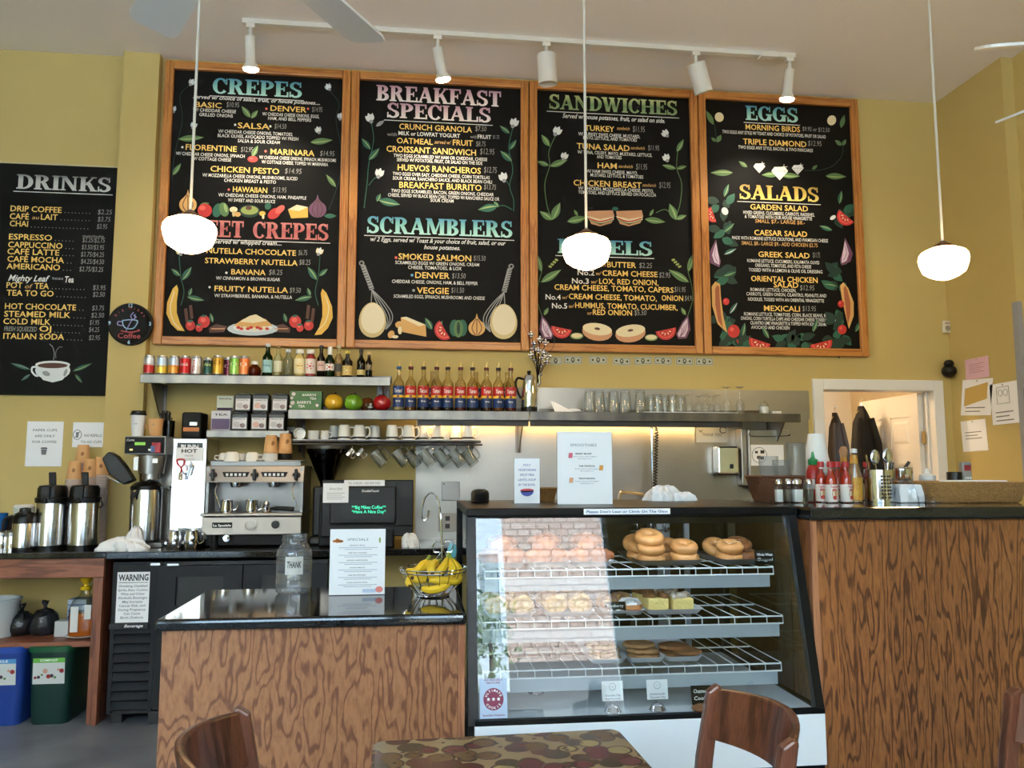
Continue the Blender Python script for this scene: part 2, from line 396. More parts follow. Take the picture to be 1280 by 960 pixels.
for x0, x1 in ((XL, WX[0][0]), (WX[0][1], WX[1][0]), (WX[1][1], WX[2][0]), (WX[2][1], XR + .3)): b.box(x0, x1, YF - .2, YF, 0, WZ1)
for (x0, x1), z0 in zip(WX, SILL): b.box(x0, x1, YF - .2, YF, 0, z0)
struct(b.build('wall_front'))
m_pane = glass('window_glass', (250, 252, 252), (235, 240, 240))
for k, (x0, x1) in enumerate(WX):
    b = MB(m_white); t = .05; WZ0 = SILL[k]
    b.box(x0, x0 + t, YF - .12, YF - .04, WZ0, WZ1); b.box(x1 - t, x1, YF - .12, YF - .04, WZ0, WZ1)
    b.box(x0 + t, x1 - t, YF - .12, YF - .04, WZ0, WZ0 + t); b.box(x0 + t, x1 - t, YF - .12, YF - .04, WZ1 - t, WZ1)
    w = struct(b.build('window_%d' % (k + 1)))
    b = MB(m_pane); b.box(x0 + t, x1 - t, YF - .085, YF - .08, WZ0 + t, WZ1 - t); b.build('pane', w)
    portal(x0, x1, WZ0, WZ1, YF - .22)
b = MB(m_white); c = .072
b.box(DX0 - c, DX0 + .004, YW_ - .022, YW_ + .13, 0, DZ + c); b.box(DX1 - .004, DX1 + c, YW_ - .022, YW_ + .13, 0, DZ + c)
b.box(DX0 + .004, DX1 - .004, YW_ - .022, YW_ + .13, DZ - .004, DZ + c)
b.box(DX0 + .004, DX0 + .02, YW_ + .05, YW_ + .07, 0, DZ - .004); b.box(DX1 - .02, DX1 - .004, YW_ + .05, YW_ + .07, 0, DZ - .004)
struct(b.build('trim_3', bev=.004))
m_room2 = mat('back_room_paint', (226, 206, 172), .8)
b = MB(m_room2); b.box(2.3, 4.35, 7.6, 7.7, -.1, 2.7); b.box(2.2, 2.3, YW_ + .12, 7.7, -.1, 2.7); b.box(4.35, 4.45, YW_ + .12, 7.7, -.1, 2.7)
struct(b.build('wall_back_room'))
b = MB(m_room2); b.box(2.2, 4.45, YW_ + .12, 7.7, 2.5, 2.6); struct(b.build('ceiling_back_room'))
b = MB(m_floor); b.box(2.2, 4.45, YW_ + .1, 7.7, -.1, 0); struct(b.build('floor_back_room'))
dr = thing('door', None, None, (DX1 - .03, YW_ + .11, 0)); del_ = dr
dr.name = 'door_1'; dr['kind'] = 'structure'
fe = P(1081, 502, 6.2)
ang = math.atan2(6.2 - (YW_ + .11), fe.x - (DX1 - .03))          # direction of the leaf from the hinge
def leafM(): return rot('Z', ang)
W_, H_, T_ = .80, 1.945, .036
b = MB(m_white); Md = tr(*dr.location) @ leafM()
cols = [(.1, .36), (.44, .70)]; rows = [(.18, .74), (.86, 1.42), (1.55, 1.78)]
xs = [0, .1, .36, .44, .70, .8]; zs = [.02, .18, .74, .86, 1.42, 1.55, 1.78, H_]
for i in range(5):
    for j in range(7):
        pan = (i in (1, 3)) and (j in (1, 3, 5))
        if pan:
            x0, x1, z0, z1 = xs[i], xs[i + 1], zs[j], zs[j + 1]
            b.box(x0, x1, -T_ / 2 + .008, T_ / 2 - .008, z0, z1, None, Md)
            for sgn in (-1, 1):
                y0 = sgn * (T_ / 2 - .008); y1 = sgn * (T_ / 2 - .001); q = .03; r = .05
                vs = [(x0 + q, y0, z0 + q), (x1 - q, y0, z0 + q), (x1 - q, y0, z1 - q), (x0 + q, y0, z1 - q), (x0 + r, y1, z0 + r), (x1 - r, y1, z0 + r), (x1 - r, y1, z1 - r), (x0 + r, y1, z1 - r)]
                b.add(vs, [(4, 5, 6, 7), (0, 1, 5, 4), (1, 2, 6, 5), (2, 3, 7, 6), (3, 0, 4, 7)], None, False, Md)
        else: b.box(xs[i], xs[i + 1], -T_ / 2, T_ / 2, zs[j], zs[j + 1], None, Md)
b.build('leaf', dr)
b = MB(mat('brass_hinge', (200, 170, 110), .3, 1))
for z in (.25, 1.0, 1.62):
    b.lathe([(0, z - .045), (.008, z - .045), (.008, z + .045), (0, z + .045)], (DX1 - .022, YW_ + .085, 0), 8)
    b.box(DX1 - .05, DX1 - .024, YW_ + .072, YW_ + .075, z - .045, z + .045)
b.build('hinge', dr)
b = MB(mat('brass_hinge')); b.ell((.74, -.06, .98), (.028, .028, .028), None, 12, 8, None)
b2 = MB(mat('brass_hinge')); b2.ell((0, 0, 0), (.028, .028, .028), None, 12, 8, Md @ tr(.74, -.062, .98)); b2.tube([Md @ Vector((.74, -.018, .98)), Md @ Vector((.74, -.05, .98))], .012)
b2.build('door_knob', dr)
R0 = P(1026, 512, 6.7); R1 = P(1100, 497, 6.7)
t = thing('coat_rail', 'dark coat rail and slatted shelf inside the doorway of the back room', 'coat rack', (R0.x, 6.9, 1.9))
b = MB(mat('dark_wood_rail', (84, 60, 40), .5)); b.tube([(2.3, 6.9, 1.93), (3.45, 6.9, 1.93)], .014); b.build('rail', t)
b = MB(mat('dark_closet_shelf', (48, 40, 34), .6))
for k in range(5): b.box(2.3, 3.5, 6.62 + k * .1, 6.70 + k * .1, 2.02, 2.04)
b.box(2.3, 3.5, 6.62, 6.64, 1.99, 2.04); b.build('shelf', t)
b = MB(m_chrome); b.tube([(2.75, 6.6, 1.99), (3.25, 6.6, 2.02)], .012); b.tube([(3.0, 6.58, 2.0), (3.3, 6.58, 2.03)], .006); b.build('rod', t)
def coat(px0, px1, py0, label, col, w, CYY=6.88, ZT=1.93):
    a = P((px0 + px1) / 2, py0, CYY)
    t = thing('coat', label, 'coat', (a.x, CYY, ZT))
    m = mat('coat_' + str(col[0]), col, .9, bump=(30, .5)); b = MB(m); rings = []
    for k, (z, rx, ry, dx) in enumerate(((-.03, .02, .03, 0), (-.08, .07 * w, .05, .01), (-.16, .13 * w, .075, .01), (-.35, .16 * w, .085, 0), (-.6, .165 * w, .09, -.01), (-.85, .175 * w, .095, -.01), (-1.05, .18 * w, .1, 0))):
        rings.append([(a.x + dx + rx * math.cos(q) * (1 + .1 * math.sin(5 * q + k)), CYY + ry * math.sin(q) * (1 + .18 * math.cos(4 * q + k)), ZT + z) for q in [2 * PI * i / 20 for i in range(20)]])
    b.loft(rings); b.build('coat_body', t)
    b = MB(m)
    for sx in (-1, 1):
        if sx * w < -.9: continue
        b.tube([(a.x + sx * .1 * w, CYY - 0.05, ZT - 0.130), (a.x + sx * .16 * w, CYY - 0.08, ZT - 0.330), (a.x + sx * .18 * w, CYY - .09, ZT - 0.630), (a.x + sx * .17 * w, CYY - .1, ZT - 0.810)], [.05 * w, .06 * w, .055 * w, .045 * w], None, 10)
    b.build('sleeve', t)
    b = MB(m_chrome); b.tube(spline([(a.x - .1 * w, CYY, ZT - 0.100), (a.x, CYY, ZT - 0.040), (a.x, CYY, ZT), (a.x + .015, CYY, ZT - -0.025), (a.x, CYY, ZT - -0.035)], 4), .004, None, 6); b.build('hanger', t)
coat(1058, 1094, 505, 'long black coat hanging in front of the open white panel door', (20, 19, 20), .5, 5.95, P(1075, 503, 5.95).z)
coat(1034, 1052, 512, 'narrow grey-brown apron on the coat rail, beside the long black coat', (50, 44, 40), .36)
t = thing('back_room_lamp', 'small ceiling lamp inside the back room', 'lamp', (2.75, 6.2, 2.5))
b = MB(mat('warm_bulb', (255, 240, 210), .5, emit=(255, 205, 140), es=4)); b.lathe([(0, 2.42), (.09, 2.43), (.11, 2.47), (.1, 2.49)], (2.75, 6.2, 0), 16); b.build('shade', t)
b = MB(m_white); b.lathe([(.12, 2.485), (.12, 2.5), (0, 2.5)], (2.75, 6.2, 0), 16); b.build('base', t)
ld = bpy.data.lights.new('back_room_light', 'POINT'); ld.energy = 30; ld.color = (1, .74, .45); ld.shadow_soft_size = .1
lo = bpy.data.objects.new('back_room_light', ld); COL.objects.link(lo); lo.location = (2.75, 6.2, 2.36)
b = MB(mat('pale_pavement', (196, 202, 208), .9)); b.box(-30, 30, -22, YF - .2, -.3, -.12); struct(b.build('ground_street'))
t = thing('shingle_house', 'brown shingle-sided house with white trim across the street', 'house', (2.8, -12, -.12))
def shingle(name, c1, c2, cm):
    m = bpy.data.materials.new(name); m.use_nodes = True; nt = m.node_tree; bs = nt.nodes['Principled BSDF']; bs.inputs['Roughness'].default_value = .9; L = nt.links.new
    tc = nt.nodes.new('ShaderNodeTexCoord'); sx = nt.nodes.new('ShaderNodeSeparateXYZ'); cx = nt.nodes.new('ShaderNodeCombineXYZ'); br = nt.nodes.new('ShaderNodeTexBrick')
    L(tc.outputs['Object'], sx.inputs[0]); L(sx.outputs['X'], cx.inputs['X']); L(sx.outputs['Z'], cx.inputs['Y']); L(cx.outputs[0], br.inputs['Vector'])
    for k, c in (('Color1', c1), ('Color2', c2), ('Mortar', cm)): br.inputs[k].default_value = C(*c)
    br.inputs['Scale'].default_value = 1; br.inputs['Brick Width'].default_value = .3; br.inputs['Row Height'].default_value = .17; br.inputs['Mortar Size'].default_value = .018
    L(br.outputs['Color'], bs.inputs['Base Color']); return m
b = MB(shingle('cedar_shingle', (196, 172, 156), (178, 150, 134), (128, 104, 92))); b.box(.9, 5.3, -16, -12, 4.5, 9.6); b.build('wall', t)
b = MB(mat('house_base', (74, 70, 68), .8)); b.box(.9, 5.3, -16, -12, -.12, 4.5); b.build('ground_storey', t)
b = MB(mat('sunlit_white_trim', (244, 244, 242), .6)); b.box(.85, 1.42, -12, -11.9, 3.9, 9.6); b.box(1.86, 1.98, -12, -11.9, 3.9, 9.6); b.box(1.42, 1.86, -12, -11.92, 6.9, 9.6); b.box(1.42, 1.86, -12, -11.92, 3.9, 4.9); b.build('trim', t)
b = MB(mat('house_window', (120, 130, 132), .3)); b.box(1.42, 1.86, -11.99, -11.97, 4.9, 6.9); b.build('window', t)
b = MB(mat('house_roof', (80, 74, 70), .9)); b.prism([(-11.4, 9.55), (-16, 9.55), (-14, 11.2)], .7, 5.6, 'x'); b.build('roof', t)
t = thing('stucco_building', 'long beige stucco building across the street', 'building', (-9.5, -13, -.12))
b = MB(mat('beige_stucco', (176, 166, 150), .9)); b.box(-20, .6, -18, -13, -.12, 6.4); b.build('wall', t)
b = MB(mat('shop_glass', (60, 70, 78), .15))
for k in range(6): b.box(-18.6 + k * 3.2, -16.4 + k * 3.2, -13.0, -12.97, .6, 2.6)
b.build('window', t); b = MB(mat('awning_dark', (70, 90, 80), .8)); b.prism([(-12.99, 3.0), (-12.0, 2.75), (-12.0, 2.65), (-12.99, 2.9)], -19, 0, 'x'); b.build('awning', t)
t = thing('street_tree', 'small leafy street tree in front of the shingle house', 'tree', (1.2, -7.5, -.12))
b = MB(mat('bark', (84, 70, 58), .9)); b.tube([(1.2, -7.5, -.12), (1.22, -7.5, 1.9), (1.2, -7.48, 3.7)], [.06, .05, .03]); b.build('trunk', t)
b = MB(mat('tree_leaf', (92, 108, 74), .7))
for k in range(420):
    q = Vector((random.gauss(0, .2), random.gauss(0, .2), random.gauss(0, .42))); c = Vector((1.12, -7.5, 3.75)) + q
    e = Euler((random.random() * 6, random.random() * 6, 0)).to_matrix(); s_ = .05 + random.random() * .05
    b.add([c + e @ Vector(v) * s_ for v in ((-.5, 0, 0), (0, -.3, 0), (.9, 0, 0), (0, .3, 0))], [(0, 1, 2, 3)])
tag(b.build('foliage', t), kind='stuff')
m_slate = mat('chalkboard_black', (12, 11, 11), .6, var=(2.2, (17, 16, 15), .6, (1, 1, 1)), spec=.15)
m_frame = oak('honey_oak_frame', (196, 132, 66), (158, 96, 42), 40, 2.0, 3, .35)
m_frameh = oak('honey_oak_frame_rail', (196, 132, 66), (158, 96, 42), 40, 2.0, 3, .35, axis='l')
PY = mat('chalk_yellow', (250, 208, 112), .7); PW = mat('chalk_white', (236, 234, 228), .7); PG = mat('chalk_grey', (150, 148, 144), .7)
g_teal = grad('teal_lettering', [(0, (186, 226, 214)), (.55, (130, 192, 186)), (1, (74, 140, 170))])
g_pink = grad('pink_lettering', [(0, (206, 120, 112)), (.5, (190, 94, 92)), (1, (214, 132, 124))])
g_mauve = grad('mauve_lettering', [(0, (240, 232, 226)), (.5, (226, 198, 202)), (1, (190, 140, 156))])
g_green = grad('green_lettering', [(0, (150, 170, 120)), (.45, (110, 138, 88)), (1, (200, 206, 140))])
g_gold = grad('gold_lettering', [(0, (232, 214, 120)), (.5, (206, 172, 78)), (1, (170, 140, 70))])
g_silv = grad('silver_lettering', [(0, (206, 204, 200)), (.6, (190, 188, 184)), (1, (120, 118, 116))])
FD = {}
def pc(name, c): return mat('paint_' + name, c, .6)
K_LEAF = pc('leaf', (88, 122, 72)); K_LEAFL = pc('leaf_light', (150, 172, 110)); K_TEAL = pc('teal_leaf', (38, 96, 74)); K_DK = pc('dark_leaf', (22, 54, 42))
K_RED = pc('red', (196, 46, 42)); K_RED2 = pc('red_light', (226, 96, 84)); K_CREAM = pc('cream', (232, 216, 176)); K_TAN = pc('tan', (214, 164, 96)); K_YEL = pc('yellow', (226, 178, 72))
K_BRN = pc('brown', (84, 48, 34)); K_PUR = pc('purple', (112, 70, 98)); K_LIL = pc('lilac', (214, 190, 206)); K_GRY = pc('grey', (150, 150, 150)); K_WHT = pc('white', (224, 226, 224)); K_EGG = pc('egg', (226, 214, 184)); K_EGGD = pc('egg_shade', (204, 184, 130)); K_PNK = pc('bread_pink', (206, 150, 110)); K_OLV = pc('avocado', (150, 162, 84)); K_BLU = pc('blue_white', (190, 204, 212))
class Board:
    def __init__(s, root, Yf): s.root = root; s.Y = Yf; s.h = {}; s.items = MB(PY); s.desc = MB(PW); s.art = MB(K_LEAF); s.n = 0
    def pt(s, px, py, lay=0): p = P(px, py, s.Y); return (p.x, s.Y - .0004 - lay * .00035, p.z)
    def _tx(s, mb, x0, x1, yb, cap, body, m, bold=0., shear=0., lay=1):
        a = P(x0, yb, s.Y); c = P(x1, yb, s.Y); xm = (x0 + x1) / 2; z = P(xm, yb, s.Y).z
        k = depth(xm, yb, s.Y) / FPX
        write(mb, body, m, lambda u, v: (u, s.Y - .0004 - lay * .00035, v), c.x - a.x, cap * k, (a.x + c.x) / 2, z, 'c', bold, shear)
    def item(s, x0, x1, yb, body, cap=7.2, m=None): s._tx(s.items, x0, x1, yb, cap, body, m or PY, .011)
    def price(s, x0, x1, yb, body, cap=7): s._tx(s.desc, x0, x1, yb, cap, body, PG, -.003, .12)
    def d(s, x0, x1, yb, body, cap=4.4, m=None, shear=.06, bold=.006): s._tx(s.desc, x0, x1, yb, cap, body, m or PW, bold, shear)
    def head(s, x0, x1, yb, cap, body, g, line=True, ly=4):
        mb = MB(g); a = P(x0, yb, s.Y); c = P(x1, yb, s.Y); xm = (x0 + x1) / 2; z = P(xm, yb, s.Y).z; k = depth(xm, yb, s.Y) / FPX
        slab(mb, body, g, lambda u, v, l: (u, s.Y - .0008 - l * .0002, v), a.x, z, c.x - a.x, cap * k)
        mb.build('heading_lettering', s.root)
        if line:
            zz = P(xm, yb + ly, s.Y).z; s.desc.box(a.x - .015, c.x + .01, s.Y - .001, s.Y - .0004, zz - .0045, zz)
    def pg(s, pts, m, lay=2): s.n += 1; l = lay + (s.n % 9) * .08; s.art.poly([s.pt(x, y, l) for x, y in pts], m)
    def el(s, cx, cy, rx, ry, m, lay=2, a=0, n=18):
        ca, sa = math.cos(math.radians(a)), math.sin(math.radians(a))
        s.pg([(cx + rx * math.cos(t) * ca - ry * math.sin(t) * sa, cy + rx * math.cos(t) * sa + ry * math.sin(t) * ca) for t in [2 * PI * i / n for i in range(n)]], m, lay)
    def leaf(s, x, y, L, a, w=None, m=None, m2=None, lay=2):
        """leaf from its stalk at (x,y), length L px in direction a (degrees, up positive)"""
        w = w or L * .18; ca, sa = math.cos(math.radians(a)), -math.sin(math.radians(a)); m = m or K_LEAF
        up = []; dn = []
        for i in range(9):
            t = i / 8; ww = w * math.sin(PI * t ** .85) * (1 if i not in (0, 8) else 0)
            up.append((t * L, ww)); dn.append((t * L, -ww))
        q = up + dn[-2:0:-1]
        s.pg([(x + u * ca - v * sa, y + u * sa + v * ca) for u, v in q], m, lay)
        if m2:
            q2 = [(u, v * .45) for u, v in up] + [(u, 0) for u, v in dn[-2:0:-1]]
            s.pg([(x + u * ca - v * sa, y + u * sa + v * ca) for u, v in q2], m2, lay + 1)
    def line(s, pts, w=.9, m=None, lay=1):
        pts = [Vector((x, y, 0)) for x, y in pts]; pts = spline(pts, 5) if len(pts) > 2 else pts
        L = []; R = []
        for i, p in enumerate(pts):
            d = (pts[min(i + 1, len(pts) - 1)] - pts[max(i - 1, 0)]).normalized(); n = Vector((-d.y, d.x, 0)) * w / 2
            L.append(p + n); R.append(p - n)
        for i in range(len(pts) - 1): s.pg([(L[i].x, L[i].y), (L[i + 1].x, L[i + 1].y), (R[i + 1].x, R[i + 1].y), (R[i].x, R[i].y)], m or K_LEAF, lay)
    def flower(s, x, y, r=5, m=None, a=90):
        m = m or K_BLU
        s.leaf(x, y, r * 1.7, a + 28, r * .5, m, None, 3); s.leaf(x, y, r * 1.8, a - 28, r * .5, m, None, 3); s.leaf(x, y, r * 1.9, a, r * .55, K_WHT, None, 3); s.el(x, y, r * .4, r * .4, K_GRY, 4)
    def tomato(s, x, y, r, a=0):   # wedge: half disc with rim and seeds
        def half(rr, m, lay): s.pg([(x + rr * math.cos(math.radians(a + t)), y + rr * math.sin(math.radians(a + t))) for t in range(0, 181, 15)], m, lay)
        half(r, K_RED, 3); half(r * .82, K_RED2, 4); half(r * .7, K_RED, 5)
        for t in (35, 70, 110, 145): s.el(x + .45 * r * math.cos(math.radians(a + t)), y + .45 * r * math.sin(math.radians(a + t)), r * .06, r * .14, K_CREAM, 6, a + t + 90, 8)
    def bulb(s, x, y, r, m, m2):   # onion: round body with a pointed neck and ribs
        s.pg([(x, y - r * 1.75), (x + r * .14, y - r * 1.2)] + [(x + r * math.cos(math.radians(t)), y + r * .92 * math.sin(math.radians(t))) for t in range(-62, 243, 15)] + [(x - r * .14, y - r * 1.2)], m, 3)
        for q in (-.55, 0, .55): s.line([(x + q * r * .2, y - r * 1.1), (x + q * r * 1.05, y), (x + q * r * .3, y + r * .85)], r * .1, m2, 4)
    def done(s):
        s.items.build('item_lettering', s.root); s.desc.build('description_lettering', s.root)
        if s.art.v: s.art.build('painted_decoration', s.root)
def menu_board(x0, x1, z0, z1, label, rail=.055, framed=True):
    t = thing('menu_board', label, 'menu board', ((x0 + x1) / 2, YW_ - .02, z0), 'chalkboard menus high on the back wall')
    b = MB(m_slate); b.box(x0 + .01, x1 - .01, YW_ - .022, YW_ - .001, z0 + .01, z1 - .01); b.build('panel', t)
    if framed:
        ya, yb = YW_ - .05, YW_
        for sx in (0, 1):
            xa = x0 if not sx else x1 - rail
            b = MB(m_frame); b.box(xa, xa + rail, ya, yb, z0, z1); b.build('frame_rail', t, bev=.006)
        for sz in (0, 1):
            za = z0 if not sz else z1 - rail
            b = MB(m_frameh); b.box(x0 + rail, x1 - rail, ya, yb, za, za + rail); b.build('frame_rail', t, bev=.006)
    return Board(t, YW_ - .0225)
B = menu_board(-1.692, -.478, 2.187, 4.10, 'wood-framed chalkboard headed CREPES, with a painted crepe plate between two bananas')
B.head(265, 378, 119.5, 20, 'CREPES', g_teal, True, 3)
B.d(241, 400, 127, 'Served w/ choice of salad, fruit, or house potatoes....', 5.2, None, .3, .014)
B.item(244, 277, 134.5, 'BASIC'); B.price(283, 299, 134, '$10.95'); B.d(241, 295, 140.3, 'W/ CHEDDAR CHEESE'); B.d(249, 291, 146, 'GRILLED ONIONS')
B.item(338, 383, 139.5, 'DENVER'); B.price(390, 403, 140, '$14.95'); B.d(328, 399, 146, 'W/ CHEDDAR CHEESE ONIONS, EGGS,'); B.d(335, 389, 151, 'HAM, AND BELL PEPPERS')
B.item(297, 337, 161, 'SALSA', 7.6); B.price(343, 358, 161, '$14.50'); B.d(273, 366, 168, 'W/ CHEDDAR CHEESE ONIONS, TOMATOES,'); B.d(272, 373, 173.5, 'BLACK OLIVES, AVOCADO TOPPED W/ FRESH'); B.d(297, 350, 179, 'SALSA & SOUR CREAM')
B.item(232, 296, 188.5, 'FLORENTINE', 7.6); B.price(301, 316, 190, '$12.95'); B.d(220, 306, 195.5, 'W/ CHEDDAR CHEESE ONIONS, SPINACH'); B.d(240, 289, 201, 'W/ COTTAGE CHEESE')
B.item(338, 393, 194, 'MARINARA', 7.6); B.price(400, 418, 195, '$14.95'); B.d(324, 420, 200.5, 'W/ CHEDDAR CHEESE ONIONS, SPINACH, MUSHROOMS'); B.d(327, 410, 206, 'W/ COTTAGE CHEESE, TOPPED W/ MARINARA')
B.item(263, 349, 216, 'CHICKEN PESTO', 7.6); B.price(356, 377, 217, '$14.95'); B.d(253, 372, 223, 'W/ MOZZARELLA CHEESE ONIONS, MUSHROOMS, SLICED'); B.d(280, 345, 228.5, 'CHICKEN BREAST & PESTO')
B.item(291, 334, 240.5, 'HAWAIIAN', 7.2); B.price(341, 358, 240.5, '$13.95'); B.d(273, 383, 247.5, 'W/ CHEDDAR CHEESE ONIONS, HAM, PINEAPPLE'); B.d(285, 344, 253, 'W/ SWEET AND SOUR SAUCE')
B.head(216, 411, 297.5, 21, 'SWEET CREPES', g_pink, True, 3)
B.d(268, 352, 305.5, 'Served w/ whipped cream....', 6, None, .3, .014)
B.item(258, 370, 318, 'NUTELLA CHOCOLATE'); B.price(373, 384, 319, '$6.75'); B.item(256, 372, 330.5, 'STRAWBERRY NUTELLA'); B.price(374, 388, 331, '$8.25')
B.item(289, 332, 343.5, 'BANANA'); B.price(336, 353, 343.5, '$8.25'); B.d(270, 350, 350.5, 'W/ CINNAMON & BROWN SUGAR')
B.item(268, 360, 365, 'FRUITY NUTELLA'); B.price(362, 376, 366, '$9.50'); B.d(268, 365, 372.5, 'W/ STRAWBERRIES, BANANA, & NUTELLA')
for x, y, c in ((296, 156, 'w'), (230, 184, 'w'), (335, 136, 'r'), (387, 136, 'r'), (334, 189, 'r'), (285, 341, 'w'), (264, 359, 'w'), (288, 237, 'r'), (340, 158, 'w')): B.el(x - 2, y, 1.5, 1.5, PW if c == 'w' else K_RED2, 1, 0, 8)
for fl in (((238, 106), (225, 120), (228, 150), (219, 190), (215, 225)), ((413, 115), (424, 130), (420, 150), (427, 190), (424, 225), (411, 262))): B.line(fl, .7, K_DK)
for x, y, a in ((238, 106, 60), (217, 140, 100), (241, 160, 70), (412, 112, 120), (425, 149, 80), (399, 166, 110)): B.flower(x, y, 4.5, None, a)
B.leaf(223, 174, 32, 4, 4, K_LEAF, K_LEAFL); B.leaf(216, 219, 18, 55, 3, K_LEAF, K_LEAFL); B.leaf(388, 178, 28, 6, 4, K_LEAF, K_LEAFL); B.leaf(420, 234, 20, 128, 3, K_LEAF, K_LEAFL)
B.leaf(313, 147, 18, 128, 3.4, K_LEAF, K_LEAFL); B.leaf(314, 148, 13, 50, 3, K_LEAF, K_LEAFL); B.leaf(315, 196, 16, 62, 3.4, K_LEAF, K_LEAFL); B.el(316, 199, 6.5, 4, K_RED, 3); B.el(314, 198, 2.5, 1.2, K_RED2, 4)
B.bulb(235, 256, 11, K_TAN, K_BRN); B.el(256, 263, 9, 8.5, K_RED, 3); B.el(253, 260, 4, 3, K_RED2, 4); B.leaf(250, 256, 12, 10, 2, K_LEAF)
B.el(272, 263, 6, 9, K_TEAL, 3, 20); B.el(280, 262, 6, 9, K_LEAF, 3, -15); B.el(282, 260, 2, 6, K_LEAFL, 4, -15)
B.el(292, 262, 5, 3.5, K_CREAM, 3); B.el(292, 267, 1.8, 4, K_EGGD, 3); B.el(297, 268, 4, 3, K_TAN, 3)
B.el(312, 264, 13, 8, K_DK, 3); B.el(312, 263, 11, 5.5, K_OLV, 4); B.el(311, 260, 4, 2.6, K_BRN, 5)
B.el(335, 258, 4, 4.5, K_TEAL, 3); B.el(328, 267, 4, 3, K_YEL, 3); B.el(329, 271, 1.5, 3, K_CREAM, 3)
B.el(343, 267, 9, 6, K_RED, 3, -35); B.el(350, 262, 7, 4, K_RED2, 4, -40); B.pg([(360, 262), (371, 256), (385, 259), (385, 272), (364, 273)], K_YEL, 3); B.pg([(360, 262), (371, 256), (385, 259), (374, 264)], K_CREAM, 4)
B.bulb(397, 262, 11, K_PUR, K_BRN); B.leaf(405, 270, 16, 0, 3, K_TEAL)
for sgn, ox in ((1, 0), (-1, 624)):
    X = lambda x: ox + sgn * x if sgn < 0 else x
    ban = [(221, 356), (216, 361), (209, 378), (208, 392), (214, 405), (222, 413), (231, 414), (225, 404), (221, 391), (221, 377), (223, 362)]
    B.pg([(X(x), y + (5 if sgn < 0 else 0)) for x, y in ban], K_YEL, 3)
    B.line([(X(218), 364 + (5 if sgn < 0 else 0)), (X(213), 385), (X(217), 402), (X(226), 412)], 1.2, K_CREAM, 4)
    B.line([(X(224), 320), (X(226), 345), (X(230), 365), (X(226), 382)], .9, K_TEAL); B.leaf(X(228), 350, 20, 55 if sgn > 0 else 125, 4, K_TEAL, K_LEAFL); B.leaf(X(225), 345, 14, 140 if sgn > 0 else 40, 3, K_TEAL, K_LEAFL); B.leaf(X(234), 371, 22, -12 if sgn > 0 else 192, 3.4, K_TEAL, K_LEAFL); B.leaf(X(236), 370, 11, 70 if sgn > 0 else 110, 2.6, K_TEAL, K_LEAFL)
    B.flower(X(226), 318, 5, K_CREAM, 110 if sgn > 0 else 70)
    for x, y, r in ((238, 407, 6), (255, 402, 7.5), (249, 410, 4.5)):
        B.el(X(x), y, r, r * 1.05, K_RED, 4); B.el(X(x) - 1, y - 2, r * .45, r * .4, K_RED2, 5); B.leaf(X(x) - 4, y - r + 1, 8, 8, 1.5, K_TEAL, None, 5)
    for x, y in ((230, 394), (236, 390)): B.pg([(X(x), y - 8), (X(x + 4), y - 9), (X(x + 6), y + 8), (X(x + 2), y + 9)], K_BRN, 2)
    B.pg([(X(261), 410), (X(270), 405), (X(284), 408), (X(280), 415), (X(262), 416)], K_BRN, 3); B.line([(X(264), 411), (X(281), 411)], 1.2, K_PNK, 4)
    B.leaf(X(266), 403, 12, 105, 2.6, K_TEAL, K_LEAFL)
B.el(316, 411, 32, 8.5, K_BLU, 3); B.el(316, 409.5, 25, 5.5, K_WHT, 4); B.pg([(292, 407), (304, 399), (318, 395), (332, 399), (341, 407), (316, 411)], K_TAN, 5); B.pg([(300, 402), (312, 395), (320, 393), (334, 401), (316, 404)], K_CREAM, 6)
for k in range(10): B.el(298 + k * 4, 409.5 + (k % 2) * 1.5, 2.6, 1.8, (K_RED, K_CREAM)[k % 3 == 2], 7, 0, 9)
B.done()
B = menu_board(-.474, .746, 2.187, 4.10, 'wood-framed chalkboard headed BREAKFAST SPECIALS and SCRAMBLERS, with painted whisks and eggs')
B.head(470, 627, 129.5, 20, 'BREAKFAST', g_mauve, False); B.head(483, 614, 150, 19, 'SPECIALS', g_mauve, True, 3)
B.item(499, 590, 163.5, 'CRUNCH GRANOLA', 7.6); B.price(594, 608, 164, '$7.50'); B.d(484, 496, 170, 'with', 5, PG); B.d(498, 575, 170.5, 'MILK or LOWFAT YOGURT', 5.2, None, 0, .02); B.d(588, 596, 173, 'with', 4.5, PG); B.d(597, 614, 173.5, 'FRUIT', 5.2, None, 0, .02); B.price(616, 624, 173.5, '$1.75', 5)
B.item(496, 541, 180, 'OATMEAL', 7.6); B.d(543, 564, 180, 'served w/', 5, K_TAN, .3); B.item(566, 591, 182, 'FRUIT', 7.6); B.price(595, 607, 183, '$8.75')
B.item(483, 595, 192, 'CROISSANT SANDWICH', 8); B.price(600, 618, 193, '$12.95', 8); B.d(492, 609, 198.8, 'TWO EGGS SCRAMBLED W/ HAM OR CHEDDAR, CHEESE'); B.d(496, 603, 203.8, 'SERVED W/ POTATOES, FRUIT, OR SALAD ON THE SIDE')
B.item(497, 601, 215, 'HUEVOS RANCHEROS', 8); B.price(605, 621, 216, '$12.75', 8); B.d(491, 612, 221.5, 'TWO EGGS OVER EASY, CHEDDAR CHEESE, CORN TORTILLAS'); B.d(491, 615, 227, 'SOUR CREAM, RANCHERO SAUCE, AND BLACK BEAN CHILI')
